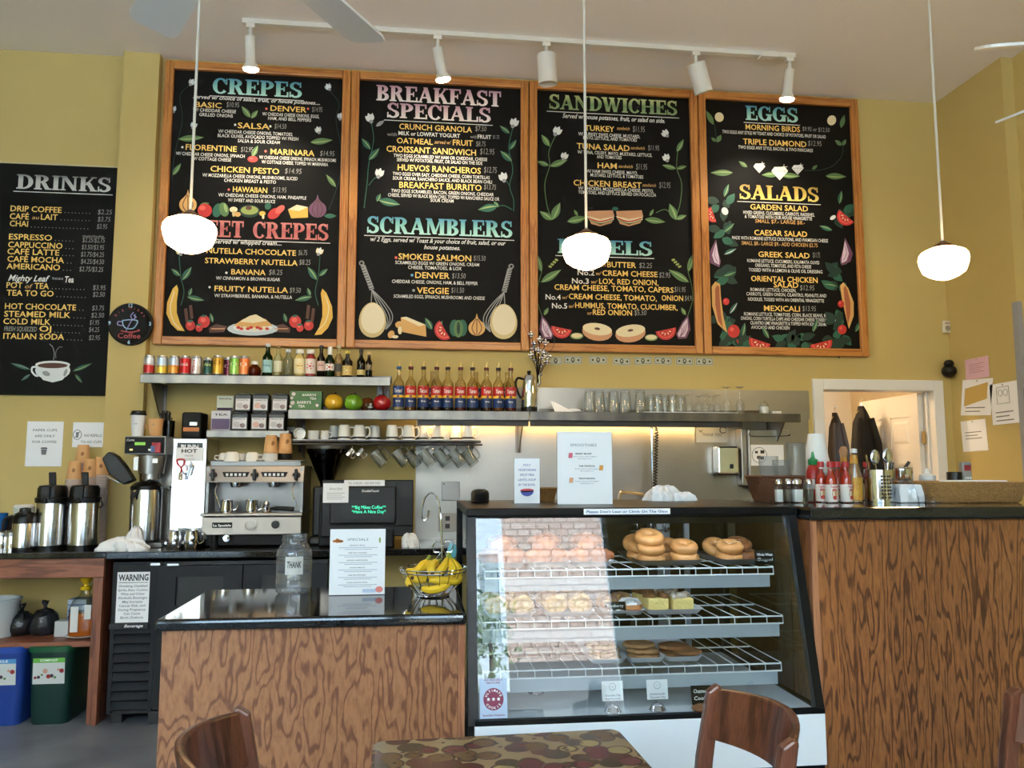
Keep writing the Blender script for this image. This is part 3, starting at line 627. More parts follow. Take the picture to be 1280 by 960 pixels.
B.item(499, 602, 236.5, 'BREAKFAST BURRITO', 8); B.price(605, 620, 237, '$13.75'); B.d(489, 617, 242.8, 'TWO EGGS SCRAMBLED, BACON, GREEN ONIONS, CHEDDAR'); B.d(485, 624, 248.2, 'CHEESE, SERVED W/ BLACK BEAN CHILI, TOPPED W/ RANCHERO SAUCE OR'); B.d(538, 567, 252.8, 'SOUR CREAM')
B.head(458, 641, 294, 21, 'SCRAMBLERS', g_teal, True, 3)
B.d(463, 632, 304, 'w/ 2 Eggs, served w/ Toast & your choice of fruit, salad, or our', 5.8, None, .3, .008); B.d(530, 575, 312, 'house potatoes.', 5.8, None, .3, .01)
B.item(498, 589, 325.5, 'SMOKED SALMON', 8); B.price(592, 607, 326, '$15.50'); B.d(494, 599, 331.5, 'SCRAMBLED EGGS W/ GREEN ONIONS, CREAM'); B.d(510, 577, 337, 'CHEESE, TOMATOES, & LOX')
B.item(519, 562, 348, 'DENVER', 8); B.price(565, 582, 348, '$13.50'); B.d(490, 597, 355, 'CHEDDAR CHEESE, ONIONS, HAM, & BELL PEPPER')
B.item(521, 561, 367, 'VEGGIE', 8); B.price(564, 580, 366, '$11.50'); B.d(492, 606, 373.5, 'SCRAMBLED EGGS, SPINACH, MUSHROOMS AND CHEESE')
for x, y, m in ((495, 322, K_RED2), (515, 344, pc('blue', (90, 150, 190))), (517, 363, K_GRY)): B.el(x, y, 1.8, 1.8, m, 1, 0, 8)
B.line([(464, 153), (467, 175), (461, 205), (459, 228), (455, 260)], 1, K_TEAL); B.line([(461, 232), (467, 224), (473, 220)], 1, K_TEAL); B.flower(464, 152, 6, K_WHT, 110); B.flower(473, 221, 6, K_WHT, 75)
B.leaf(463, 187, 18, 128, 3.6, K_TEAL, K_LEAFL); B.leaf(461, 200, 20, 48, 4, K_TEAL, K_LEAFL); B.leaf(470, 158, 13, 35, 2.4, K_GRY); B.leaf(473, 250, 28, -12, 5, K_TEAL, K_LEAFL); B.leaf(471, 252, 11, 65, 3, K_TEAL, K_LEAFL)
B.line([(641, 160), (636, 185), (641, 212), (637, 232), (642, 250), (642, 264)], 1, K_TEAL); B.line([(640, 262), (630, 257), (622, 258)], 1, K_TEAL); B.line([(637, 232), (632, 225)], 1, K_TEAL); B.flower(641, 158, 6, K_WHT, 70); B.flower(630, 226, 6, K_WHT, 105)
B.leaf(637, 167, 16, 142, 3, K_TEAL, K_LEAFL); B.leaf(637, 187, 15, 55, 3, K_TEAL, K_LEAFL); B.leaf(640, 202, 20, 138, 4, K_TEAL, K_LEAFL); B.leaf(622, 258, 25, 190, 5, K_TEAL, K_LEAFL); B.leaf(623, 259, 9, 130, 3, K_TEAL, K_LEAFL)
for (hx, hy, tx, ty, ex, ey, sg) in ((452, 329, 465, 362, 465.5, 400, 1), (639, 333, 630, 365, 629.5, 402, -1)):
    B.el(hx, hy, 3.4, 3.2, K_GRY, 3); B.el(hx, hy, 1.8, 1.7, m_slate, 4)
    B.line([(hx + sg * 1.5, hy + 3), (tx, ty)], 6, K_GRY, 3)
    for q in range(9): f = (q + .5) / 9; B.line([(hx + (tx - hx) * f - 2.6, hy + 4 + (ty - hy - 4) * f + .8), (hx + (tx - hx) * f + 2.6, hy + 4 + (ty - hy - 4) * f - .8)], .8, m_slate, 4)
    for q in range(4): B.line([(tx, ty), (tx + sg * (5 + q * 3), ty + 14), (tx + sg * (13 + q * 4), ty + 30), (tx + sg * (18 + q * 2), ty + 42), (tx + sg * 17, ty + 50)], 1.1, K_GRY, 3)
    B.line([(tx, ty), (tx - sg * 1, ty + 16)], 1.1, K_GRY, 3)
    egg = [(ex + 17 * math.cos(t) * (1 - .1 * (-math.sin(t))), ey + 22 * math.sin(t)) for t in [2 * PI * i / 26 for i in range(26)]]
    B.pg(egg, K_EGGD, 5); B.pg([(ex + (x - ex) * .86 + .5, ey + (y - ey) * .86 - 2) for x, y in egg], K_EGG, 6)
B.pg([(501, 397), (508, 396), (532, 406), (533, 421), (503, 415)], K_TAN, 3); B.pg([(501, 397), (508, 396), (532, 406), (524, 408)], K_CREAM, 4)
B.el(500, 406, 6, 4.5, K_TAN, 5); B.el(500, 413, 2.6, 5, K_CREAM, 5); B.el(489, 418, 4, 5, K_TAN, 5, 30); B.el(494, 421, 4, 2, K_CREAM, 5)
B.leaf(540, 412, 17, 120, 4, K_TEAL, K_LEAFL); B.leaf(546, 413, 14, 60, 3.5, K_TEAL, K_LEAFL); B.tomato(556, 412, 13, 60)
B.el(568, 410, 6, 10.5, K_TEAL, 3); B.el(578, 410, 6, 10.5, K_TEAL, 3); B.el(573, 411, 6, 11, K_LEAF, 4); B.el(573, 410, 2, 8, K_DK, 5); B.bulb(596, 410, 10.5, K_TAN, K_BRN)
B.done()
B = menu_board(.752, 1.968, 2.187, 4.10, 'wood-framed chalkboard headed SANDWICHES, with two painted bagels along its foot')
B.head(686, 847, 140, 18.5, 'SANDWICHES', g_green, True, 3); B.d(703, 831, 150.5, 'Served w/ house potatoes, fruit, or salad on side.', 6, None, .3, .012)
B.item(731, 768, 164, 'TURKEY', 7.4); B.d(771, 787, 162.5, 'sandwich', 4.5, K_TAN, .3); B.price(791, 806, 165, '$11.95', 8); B.d(723, 800, 171, 'W/ TURKEY SWISS CHEESE, MUSTARD,'); B.d(729, 796, 175.5, 'MAYO, LETTUCE, AND TOMATOES')
B.item(721, 787, 187.5, 'TUNA SALAD', 7.8); B.d(788, 806, 187, 'sandwich', 4.5, K_TAN, .3); B.price(810, 824, 188, '$11.95'); B.d(722, 815, 194, 'W/ TUNA, CELERY, MAYO, MUSTARD, LETTUCE,'); B.d(746, 777, 198.5, 'AND TOMATOES')
B.item(747, 771, 210.5, 'HAM', 7.4); B.d(773, 791, 210, 'sandwich', 4.5, K_TAN, .3); B.price(795, 809, 212, '$11.95', 8); B.d(733, 797, 217, 'W/ HAM SWISS CHEESE, MAYO,'); B.d(738, 804, 222, 'MUSTARD, LETTUCE, & TOMATOES')
B.item(717, 802, 233.5, 'CHICKEN BREAST', 7.8); B.d(803, 820, 233.5, 'sandwich', 4.5, K_TAN, .3); B.price(824, 838, 235, '$12.95', 8); B.d(723, 817, 239, 'W/ CHICKEN, MOZZARELLA CHEESE, PESTO,'); B.d(723, 820, 244, 'TOMATOES, AND LETTUCE SERVED ON FOCACCIA')
for ox in (0, 36):
    B.pg([(734 + ox, 264), (766 + ox, 263), (768 + ox, 271), (750 + ox, 274), (735 + ox, 270)], K_PNK, 4); B.pg([(734 + ox, 270), (750 + ox, 274), (767 + ox, 271), (767 + ox, 275), (750 + ox, 279), (736 + ox, 274)], K_CREAM, 5)
    B.line([(736 + ox, 273), (750 + ox, 277), (766 + ox, 273)], 1.6, K_RED, 6); B.line([(736 + ox, 274.6), (750 + ox, 279), (766 + ox, 275)], 1.2, K_LEAFL, 6); B.pg([(737 + ox, 276), (750 + ox, 281), (766 + ox, 276), (764 + ox, 279), (750 + ox, 283), (739 + ox, 280)], K_PNK, 5)
B.el(769, 261, 4, 2.5, K_TEAL, 4)
B.line([(694, 170), (686, 190), (687, 207), (681, 230), (684, 258), (690, 274)], .9, K_LEAF); B.flower(694, 168, 6, K_WHT, 60); B.flower(704, 199, 5, K_WHT, 70); B.leaf(687, 183, 18, 125, 3.6, K_LEAF, K_LEAFL); B.leaf(687, 208, 24, 20, 4, K_LEAF, K_LEAFL); B.leaf(686, 207, 16, 160, 3, K_LEAF, K_LEAFL); B.leaf(690, 275, 24, 65, 5, K_LEAF, K_LEAFL); B.leaf(690, 275, 19, 145, 4, K_LEAF, K_LEAFL); B.leaf(709, 277, 26, 12, 4.5, K_LEAF, K_LEAFL); B.leaf(722, 270, 9, 120, 2, K_LEAF, K_LEAFL)
B.line([(847, 190), (846, 210), (852, 230), (850, 255), (845, 270)], .9, K_LEAF); B.flower(834, 170, 5, K_WHT, 130); B.flower(834, 201, 5, K_WHT, 110); B.leaf(846, 190, 18, 62, 3.2, K_LEAF, K_LEAFL); B.leaf(845, 211, 18, 165, 3, K_LEAF, K_LEAFL); B.leaf(846, 211, 13, 15, 2.6, K_LEAF, K_LEAFL); B.leaf(845, 275, 22, 112, 5, K_LEAF, K_LEAFL); B.leaf(845, 274, 14, 20, 3, K_LEAF, K_LEAFL); B.leaf(806, 274, 26, -8, 4, K_LEAF, K_LEAFL); B.leaf(812, 270, 10, 60, 2, K_LEAF, K_LEAFL); B.line([(820, 266), (832, 262), (843, 272)], .8, K_LEAF)
B.head(697, 816, 318, 18, 'BAGELS', g_teal, True, 3)
B.item(716, 744, 333.5, 'No.1', 7, PW); B.d(747, 757, 333, 'with', 5, K_TAN, .3); B.item(759, 795, 334.5, 'BUTTER', 7.4); B.price(799, 815, 335, '$2.25')
B.item(722, 743, 344, 'No.2', 7, PW); B.d(745, 752, 344, 'w/', 5, K_TAN, .3); B.item(753, 822, 345.5, 'CREAM CHEESE', 7.2); B.price(824, 838, 347, '$2.95')
B.item(715, 736, 354.5, 'No.3', 7, PW); B.d(739, 747, 354.5, 'w/', 5, K_TAN, .3); B.item(749, 823, 355.8, 'LOX, RED ONION,', 7.2); B.item(693, 842, 364, 'CREAM CHEESE, TOMATO, CAPERS', 7.2); B.price(843, 857, 365, '$11.95')
B.item(682, 701, 374.5, 'No.4', 7, PW); B.d(703, 710, 374, 'w/', 5, K_TAN, .3); B.item(711, 821, 375, 'CREAM CHEESE, TOMATO,', 7.2); B.item(827, 854, 376, 'ONION', 7.2); B.price(856, 867, 376, '$4.95')
B.item(690, 709, 385.5, 'No.5', 7, PW); B.d(711, 718, 385, 'w/', 5, K_TAN, .3); B.item(719, 847, 386.3, 'HUMMUS, TOMATO, CUCUMBER,', 7.2); B.d(734, 740, 393.5, 'or', 5, K_TAN); B.item(741, 790, 394, 'RED ONION', 7.2); B.price(793, 808, 394, '$5.50')
for (cx, sg) in ((681, 1), (856, -1)):
    B.pg([(cx - sg * 4, 394), (cx - sg * 7, 412), (cx - sg * 2, 423), (cx + sg * 8, 424), (cx + sg * 11, 418), (cx + sg * 3, 402)], K_PUR, 4); B.pg([(cx - sg * 3, 398), (cx - sg * 4, 412), (cx, 421), (cx + sg * 8, 421), (cx + sg * 9, 417), (cx + sg * 2, 404)], K_LIL, 5)
    for q in (0, 3, 6): B.line([(cx - sg * (2 - q), 404 + q), (cx + sg * (0 + q * .6), 414), (cx + sg * 6, 421)], .7, K_PUR, 6)
B.tomato(702, 410, 13, 12); B.tomato(832, 412, 13, -12); B.el(721, 420, 8, 4, K_LEAFL, 3); B.el(721, 419.5, 6.5, 2.8, K_CREAM, 4); B.el(814, 422, 8, 4, K_LEAFL, 3); B.el(814, 421.5, 6.5, 2.8, K_CREAM, 4)
for cx, cy_, a in ((746.5, 415, 8), (788, 417, -8)): B.el(cx, cy_, 19, 11, K_PNK, 4, a); B.el(cx, cy_ - 3.5, 18.5, 7.5, K_CREAM, 5, a); B.el(cx, cy_ - 4, 3.6, 1.6, K_BRN, 6, a)
for sg, ox in ((1, 0), (-1, 1537)):
    X = lambda x: x if sg > 0 else ox - x
    B.line([(X(677), 340), (X(672), 360), (X(672), 378), (X(678), 396)], .8, K_LEAF); B.leaf(X(677), 340, 26, 108 if sg > 0 else 72, 4, K_LEAF, K_LEAFL); B.leaf(X(676), 353, 30, 32 if sg > 0 else 148, 4.5, K_LEAF, K_LEAFL); B.leaf(X(680), 394, 11, 60 if sg > 0 else 120, 2.5, K_LEAF, K_LEAFL)
    for q in range(8): B.el(X(687 + q * 1.3) , 333 - q * 1.4 + (q % 2) * 2, 1.6, 1.4, K_OLV, 3, 0, 8)
B.done()
B = menu_board(1.974, 3.192, 2.187, 4.10, 'wood-framed chalkboard headed EGGS and SALADS, bordered by painted vegetables')
B.head(932, 998, 151.5, 18.5, 'EGGS', g_teal, True, 3)
B.item(932, 1000, 163.5, 'MORNING BIRDS'); B.price(1003, 1037, 164.5, '$9.95 or $12.50', 6); B.d(903, 1032, 169.8, 'TWO EGGS ANY STYLE W/ TOAST AND CHOICE OF POTATOES, FRUIT OR SALAD')
B.item(929, 1008, 182, 'TRIPLE DIAMOND', 7.6); B.price(1010, 1027, 182.5, '$12.95'); B.d(923, 1016, 188, 'TWO EGGS ANY STYLE, BACON, & TWO PANCAKES')
def diamond(cx, cy_, r):
    B.pg([(cx - r * .62, cy_ - r * .6), (cx + r * .62, cy_ - r * .6), (cx + r, cy_ - r * .1), (cx, cy_ + r), (cx - r, cy_ - r * .1)], K_WHT, 4)
    for q in (-.62, 0, .62): B.line([(cx + q * r, cy_ - r * .1), (cx, cy_ + r * .9)], .5, K_GRY, 5)
    B.line([(cx - r, cy_ - r * .1), (cx + r, cy_ - r * .1)], .5, K_GRY, 5); B.line([(cx + r * .5, cy_ - r * .9), (cx + r * .5, cy_ - r * .3)], .6, PW, 6); B.line([(cx + r * .2, cy_ - r * .6), (cx + r * .9, cy_ - r * .6)], .6, PW, 6)
diamond(949, 209, 7.5); diamond(974.5, 215, 10.5); diamond(997, 211, 7.5)
B.leaf(974, 218, 22, 182, 3.5, K_LEAF, K_LEAFL); B.leaf(976, 219, 24, -3, 3.5, K_LEAF, K_LEAFL); B.leaf(916, 216, 28, 180, 4, K_LEAF, K_LEAFL); B.leaf(934, 209, 13, 145, 2.6, K_LEAF, K_LEAFL); B.leaf(1032, 220, 26, -2, 4, K_LEAF, K_LEAFL); B.leaf(1015, 212, 9, 40, 2, K_LEAF)
B.line([(1054, 180), (1052, 195), (1040, 208), (1022, 213), (1006, 213)], .8, K_DK); B.line([(893, 156), (895, 172)], .8, K_DK); B.el(899, 146.5, 5.5, 6, K_CREAM, 3, -20); B.el(1039.5, 150.5, 5.5, 6.3, K_CREAM, 3, 20); B.leaf(892, 156, 20, 118, 3.2, K_LEAF); B.leaf(1051, 160, 17, 75, 3, K_LEAF); B.leaf(896, 178, 11, 60, 3, K_LEAF); B.leaf(895, 177, 8, 140, 2, K_LEAF); B.leaf(1052, 182, 11, 140, 2.6, K_LEAF); B.leaf(1053, 182, 9, 60, 2.4, K_LEAF)
B.head(924, 1024, 250.5, 18.5, 'SALADS', g_gold, True, 3)
B.item(938, 1010, 263, 'GARDEN SALAD'); B.d(929, 1018, 269, 'MIXED GREENS, CUCUMBERS, CARROTS, RADISHES,'); B.d(931, 1015, 274, '& TOMATOES WITH OUR HOUSE VINAIGRETTE'); B.d(944, 1006, 279.5, 'SMALL $7.- LARGE $8.-', 5, K_TAN)
B.item(943, 1009, 295, 'CAESAR SALAD'); B.d(915, 1035, 301, 'MADE WITH ROMAINE LETTUCE CROUTONS, AND PARMESAN CHEESE'); B.d(927, 1022, 307.5, 'SMALL $8.- LARGE $9.- ADD CHICKEN $2.75', 5, K_TAN)
B.item(948, 1012, 322, 'GREEK SALAD'); B.price(1016, 1025, 322, '$11.75'); B.d(934, 1024, 329, 'ROMAINE LETTUCE, CUCUMBERS, KALAMATA OLIVES'); B.d(944, 1014, 334.5, 'OREGANO, TOMATOES, AND FETA CHEESE'); B.d(936, 1028, 340.5, 'TOSSED WITH A LEMON & OLIVE OIL DRESSING')
B.item(939, 1022, 352.5, 'ORIENTAL CHICKEN'); B.item(967, 998, 359.5, 'SALAD'); B.price(1000, 1018, 363, '$12.95'); B.d(938, 995, 364.5, 'ROMAINE LETTUCE, CHICKEN,'); B.d(933, 1033, 370.5, 'CARROTS, GREEN ONION, CILANTRO, PEANUTS AND'); B.d(935, 1030, 377, 'NOODLES, TOSSED WITH AN ORIENTAL VINAIGRETTE')
B.item(955, 1000, 389, 'MEXICALI'); B.price(1003, 1020, 389, '$13.95'); B.d(930, 1037, 395.5, 'ROMAINE LETTUCE, TOMATOES, CORN, BLACK BEANS, RED'); B.d(926, 1045, 401, 'ONIONS, CORN TORTILLA CHIPS AND CHEDDAR CHEESE TOSSED WITH A'); B.d(938, 1033, 406.5, 'CILANTRO LIME VINAIGRETTE & TOPPED WITH SOUR CREAM,'); B.d(939, 987, 411.5, 'AVOCADO AND CHICKEN')
rnd = random.Random(3)
for cx, cy_, n in ((903, 255, 5), (904, 293, 6), (905, 340, 6), (908, 420, 9), (905, 400, 6), (930, 430, 6), (985, 428, 11), (1000, 425, 6), (1048, 425, 9), (1050, 400, 6), (1046, 335, 7), (1050, 265, 5), (1050, 360, 4)):
    for k in range(n): B.leaf(cx + rnd.uniform(-8, 8), cy_ + rnd.uniform(-6, 8), rnd.uniform(12, 20), rnd.uniform(0, 360), 5, K_DK if k % 3 else K_TEAL, None, 1)
B.tomato(892, 268, 10, 70); B.tomato(1058, 270, 12, 40); B.tomato(950, 426, 14, 18); B.tomato(1026, 428, 14, -14)
for x, y, sg in ((896, 315, 1), (1055, 313, -1)):
    B.pg([(x - sg * 1, y - 16), (x - sg * 11, y + 4), (x - sg * 8, y + 14), (x + sg * 3, y + 19), (x + sg * 5, y + 12), (x + sg * 1, y - 2)], K_PUR, 3); B.pg([(x - sg * 1, y - 12), (x - sg * 6, y + 4), (x - sg * 3, y + 13), (x + sg * 3, y + 16), (x + sg * 3, y + 10)], K_LIL, 4)
    B.line([(x - sg * 1, y - 6), (x - sg * 3, y + 4), (x + sg * 1, y + 13)], .7, K_PUR, 5)
for pts in ([(894, 352), (889.5, 358), (890, 382), (897, 405), (909, 416), (904, 395), (901, 372), (900, 355)], [(1054, 353), (1060, 360), (1067, 378), (1067, 395), (1061, 411), (1057, 395), (1052, 372), (1050, 357)]):
    B.pg(pts, K_TAN, 3); cx = sum(p[0] for p in pts) / 8; cy_ = sum(p[1] for p in pts) / 8; B.pg([(cx + (x - cx) * .5, cy_ + (y - cy_) * .84) for x, y in pts], pc('rust', (164, 92, 58)), 4)
for x, y, r in ((907.5, 377, 4), (1051, 380, 4), (917, 414, 7.5), (1052.5, 412, 5.5)): B.el(x, y, r, r * 1.1, K_RED, 5); B.el(x - r * .3, y - r * .3, r * .35, r * .35, K_RED2, 6)
B.leaf(921, 424, 6, -70, 1, K_RED)
for x, y, a in ((905, 290, 40), (905, 318, 25), (904, 345, 18), (912, 392, 55), (928, 420, 80), (961, 423, 120), (1016, 415, 70), (1040, 288, 160), (1046, 358, 170), (1069, 415, 60), (905, 246, 70), (1049, 255, 80)): B.leaf(x, y, 17, a, 3, K_TEAL, K_WHT if a % 2 else K_LEAFL)
B.el(906, 264, 4, 5, K_WHT, 3, -30); B.el(1041, 272, 4, 2.4, K_WHT, 3, -35)
B.done()
B = menu_board(-2.703, -1.957, 1.846, 3.362, 'narrow unframed chalkboard headed DRINKS, with a painted coffee cup at its foot', framed=False)
b = MB(mat('pale_board_edge', (196, 184, 140), .6)); b.box(-2.703, -2.693, YW_ - .028, YW_, 1.846, 3.362); b.box(-2.693, -1.967, YW_ - .028, YW_, 3.352, 3.362)
b.build('edging', B.root)
B.head(20, 139, 238, 18.5, 'DRINKS', g_silv, True, 3)
rows = [(13, 77, 265, 'DRIP COFFEE', 122, 140, 268, '$2.25'), (12, 36, 274, 'CAFÉ', 122, 138, 277, '$3.75'), (12, 35, 283, 'CHAI', 121, 134, 286, '$3.95'),
 (11, 65, 300, 'ESPRESSO', 103, 131, 303, '$2.25/$2.75'), (10, 78, 310, 'CAPPUCCINO', 102, 130, 312, '$3.50/$3.95'), (9, 74, 318.5, 'CAFÉ LATTE', 101, 130, 321, '$3.75/$4.25'), (9, 80, 328, 'CAFÉ MOCHA', 101, 130, 330, '$4.25/$4.50'), (8, 75, 337, 'AMERICANO', 99, 129, 339.5, '$2.75/$3.25'),
 (8, 28, 360, 'POT', 116, 132, 362.5, '$3.95'), (8, 67, 370, 'TEA TO GO', 116, 131, 371, '$2.50'), (6, 95, 387, 'HOT CHOCOLATE', 115, 130, 388, '$3.75'), (5, 88, 396.5, 'STEAMED MILK', 114, 130, 397, '$2.50'), (4, 63, 405.5, 'COLD MILK', 112, 124, 406, '$1.95'), (49, 64, 414.5, 'OJ', 111, 124, 415, '$4.25'), (4, 80, 424, 'ITALIAN SODA', 111, 125, 425, '$2.95')]
for x0, x1, y, s_, p0, p1, py, pr in rows:
    B.item(x0, x1, y, s_, 7.6); B.price(p0, p1, py, pr, 6.5)
    xe = 72 if s_ == 'CAFÉ' else (61 if s_ == 'POT' else x1); n = int((p0 - 4 - xe) / 4.4)
    for k in range(1, n): B.el(xe + k * 4.4, y + .6 + k * .15, .6, .6, PG, 1, 0, 6)
B.d(40, 49, 274, 'au', 5, K_TAN, .2); B.item(51, 72, 274.8, 'LAIT', 7.6); B.d(31, 41, 360.5, 'of', 6, K_TAN, .2); B.item(43, 61, 361, 'TEA', 7.6); B.d(5, 46, 414, 'FRESH SQUEEZED', 6, PG, .1, .01)
B.d(10, 62, 351.5, 'Mighty Leaf', 8, None, .35, .016); B.d(65, 79, 349.5, 'teas', 4, PG); B.d(81, 92, 353, 'Tea', 8, None, .2, .02)
B.d(103, 130, 296.5, 'single/double', 2.8, PG)
B.el(66, 463, 22, 12, K_WHT, 4); B.pg([(45, 456), (87, 456), (86, 466), (78, 475), (66, 478), (54, 475), (47, 466)], K_WHT, 4); B.el(66, 456, 22, 5, K_WHT, 5); B.el(66, 457, 19, 3.4, K_BRN, 6); B.el(58, 467, 5, 3, K_GRY, 6, 20); B.el(82, 466, 2, 5, K_GRY, 6, 20)
B.line([(47, 459), (41, 459), (40, 464), (44, 469), (48, 470)], 2.4, K_WHT, 4)
B.line([(67, 450), (68, 442), (66, 434), (62, 430)], 1, K_GRY, 3); B.line([(70, 448), (70, 440), (74, 434), (78, 434)], .6, K_GRY, 3)
B.leaf(38, 462, 26, 162, 2.4, K_TEAL, K_GRY); B.leaf(38, 468, 14, 215, 2, K_TEAL, K_GRY); B.leaf(91, 464, 26, 22, 2.6, K_TEAL, K_LEAFL); B.leaf(94, 468, 14, -50, 2.2, K_TEAL, K_LEAFL)
B.done()
cc = P(162.5, 405, YW_ - .1)
t = thing('wall_clock', 'round black clock with a neon-style coffee cup, on the pilaster beside the drinks board', 'clock', (cc.x, YW_ - .1, cc.z))
R_ = 26.5 * depth(162, 405, YW_ - .1) / FPX
b = MB(m_blackm); b.lathe([(0, .03), (R_, .03), (R_, 0), (R_ - .012, -.004), (R_ - .02, .002), (0, .002)], (cc.x, YW_ - .1, cc.z), 40, None, rot('X', -PI / 2)); b.build('case', t)
m_nb = mat('neon_blue', (160, 200, 225), .5); m_nr = mat('neon_red', (196, 84, 84), .5); m_nv = mat('neon_violet', (150, 146, 200), .5)
F_ = lambda u, v: (cc.x + u, YW_ - .1045, cc.z + v)
b = MB(m_nb)
for s_, u, v in (('12', 0, .108), ('3', .122, -.008), ('6', 0, -.128), ('9', -.122, -.008)): write(b, s_, m_nb, F_, None, .024, u, v, 'c', .03)
b.build('numerals', t)
b = MB(m_nr); write(b, 'Coffee', m_nr, F_, .135, .034, 0, -.092, 'c', .0)
for k, ch in enumerate('Big Mikes'):
    a = math.radians(148 - k * 14.5)
    if ch != ' ':
        ca, sa = math.cos(a - PI / 2), math.sin(a - PI / 2)
        write(b, ch, m_nr, lambda u, v, a=a, ca=ca, sa=sa: F_(.094 * math.cos(a) + u * ca - v * sa, .0 + .094 * math.sin(a) + u * sa + v * ca), None, .018, 0, 0)
b.build('lettering', t)
b = MB(m_nv); q = .0035
def nl(pts, m): b.tube(spline([(cc.x + x, YW_ - .106, cc.z + z) for x, z in pts], 5), q, m, 6)
nl([(-.045, .02), (-.038, -.01), (-.018, -.03), (.018, -.03), (.038, -.01), (.045, .02), (0, .026), (-.045, .02)], m_nb); nl([(-.044, .012), (-.07, .012), (-.07, -.008), (-.035, -.012)], m_nv); nl([(-.05, -.045), (0, -.054), (.06, -.043), (.05, -.036)], m_nr); nl([(-.02, -.045), (.0, .0), (.012, .03), (.004, .05), (.02, .075)], m_nv); nl([(.022, .03), (.036, .045), (.024, .052), (.032, .062)], m_nv)
b.build('cup_emblem', t)
SY0, SY1 = 5.05, 5.348
def steel_shelf(x0, x1, zt, zb, label, brackets=(), side='l', rail=True):
    t = thing('wall_shelf', label, 'shelf', ((x0 + x1) / 2, SY1, zb))
    b = MB(m_shelf); b.box(x0, x1, SY0, SY0 + .012, zb, zt); b.box(x0, x1, SY0 + .012, SY1, zt - .012, zt)
    b.box(x0, x1, SY1 - .01, SY1, zt, zt + .04); b.build('shelf_board', t, bev=.003)
    for xb in brackets:
        b = MB(m_shelf); b.prism([(SY0 + .03, zb + .02), (SY1, zb + .02), (SY1, zb - .2), (SY1 - .05, zb - .2)], xb - .004, xb + .004, 'x'); b.box(xb - .02, xb + .02, SY1 - .006, SY1, zb - .2, zb + .02); b.build('bracket', t)
    return t
ZU = P(330, 469.5, SY0).z; ZUb = P(330, 480.5, SY0).z
steel_shelf(P(175, 470, SY0).x, P(488, 472, SY0).x, ZU, ZUb, 'steel wall shelf with the row of drink cans and bottles, under the boards', (P(186, 480, SY0).x, P(478, 480, SY0).x))
ZM = P(640, 514, SY0).z; ZMb = P(640, 525.5, SY0).z
xj = P(662, 520, SY0).x
steel_shelf(P(360, 514, SY0).x, xj - .002, ZM, ZMb, 'steel wall shelf carrying the syrup bottles and ceramic apples', (P(369, 525, SY0).x, P(655, 525, SY0).x))
steel_shelf(xj + .002, P(1001, 519, SY0).x, ZM, ZMb, 'steel wall shelf carrying the upturned drinking glasses', (P(985, 530, SY0).x,))
ZS = P(310, 538, SY0).z; ZSb = P(310, 547, SY0).z
steel_shelf(P(258, 540, SY0).x, P(361, 540, SY0).x, ZS, ZSb, 'short steel wall shelf holding tea tins above the espresso machine', (P(352, 545, SY0).x,))
b = MB(m_steel); b.box(P(520, 560, YW_).x, P(1011, 560, YW_).x, YW_ - .006, YW_ + .001, .9, ZM - .02); b.box(P(640, 500, YW_).x, P(1011, 500, YW_).x, YW_ - .006, YW_ + .001, ZM - .02, P(800, 486, YW_).z)
tag(struct(b.build('trim_4')), None)
xa, xb_ = P(522, 527, 5.1).x, P(925, 530, 5.1).x
t = thing('under_shelf_light', 'dark strip light fitting under the syrup and glass shelves', 'light', ((xa + xb_) / 2, 5.1, ZMb - .04))
b = MB(mat('dark_fitting', (42, 42, 44), .5)); b.box(xa, xj - .005, 5.066, 5.072, ZMb - .036, ZMb + .006); b.box(xj + .005, xb_, 5.066, 5.072, ZMb - .036, ZMb + .006)
b.box(xa, xj - .005, 5.072, 5.16, ZMb, ZMb + .006); b.box(xj + .005, xb_, 5.072, 5.16, ZMb, ZMb + .006); b.build('housing', t)
b = MB(mat('warm_tube', (255, 230, 190), .5, emit=(255, 204, 130), es=32))
b.tube([(xa + .05, 5.12, ZMb - .016), (xj - .03, 5.12, ZMb - .016)], .009); b.tube([(xj + .03, 5.12, ZMb - .016), (xb_ - .05, 5.12, ZMb - .016)], .009); b.build('lamp_tube', t)
m_alu = mat('can_aluminium', (200, 202, 206), .28, 1)
CANY = 5.12
def can(px, c1, c2=None, txt=None, tc=(255, 255, 255), label='', band=None, H=.122, R=.0325):
    x = P(px, 469, CANY).x; z = ZU
    t = thing('drink_can', label, 'can', (x, CANY, z), 'drink cans on the top shelf')
    b = MB(m_alu); b.lathe([(0, .004), (R * .7, 0), (R * .8, .002), (R, .012), (R, .014)], (x, CANY, z), 20); b.lathe([(R, H - .016), (R * .84, H - .004), (R * .86, H), (R * .78, H - .004), (0, H - .005)], (x, CANY, z), 20); b.build('can_end', t)
    m1 = mat('can_%d_%d_%d' % c1, c1, .3, .35); m2 = mat('can_%d_%d_%d' % c2, c2, .3, .35) if c2 else m1
    b = MB(m1); zz = H * (band or .5)
    b.lathe([(R, .014), (R, zz)], (x, CANY, z), 20, m2); b.lathe([(R, zz), (R, H - .016)], (x, CANY, z), 20, m1)
    f = oncyl((x, CANY, z), R + .0006, 0)
    if txt:
        s_, cap, v, sh, ver = txt
        mt = mat('can_ink_%d_%d_%d' % tc, tc, .4)
        if ver: write(b, s_, mt, lambda u, w: f(-w, u), .07, cap, .062, 0, 'c', .01, .2)
        else: write(b, s_, mt, f, .046, cap, 0, v, 'c', .015, sh)
    b.build('can_body', t)
    return t
can(186, (206, 210, 216), (188, 44, 46), ('Peppr', .014, .06, .2, 0), (190, 40, 44), 'silver and red can at the outer end of the can row')
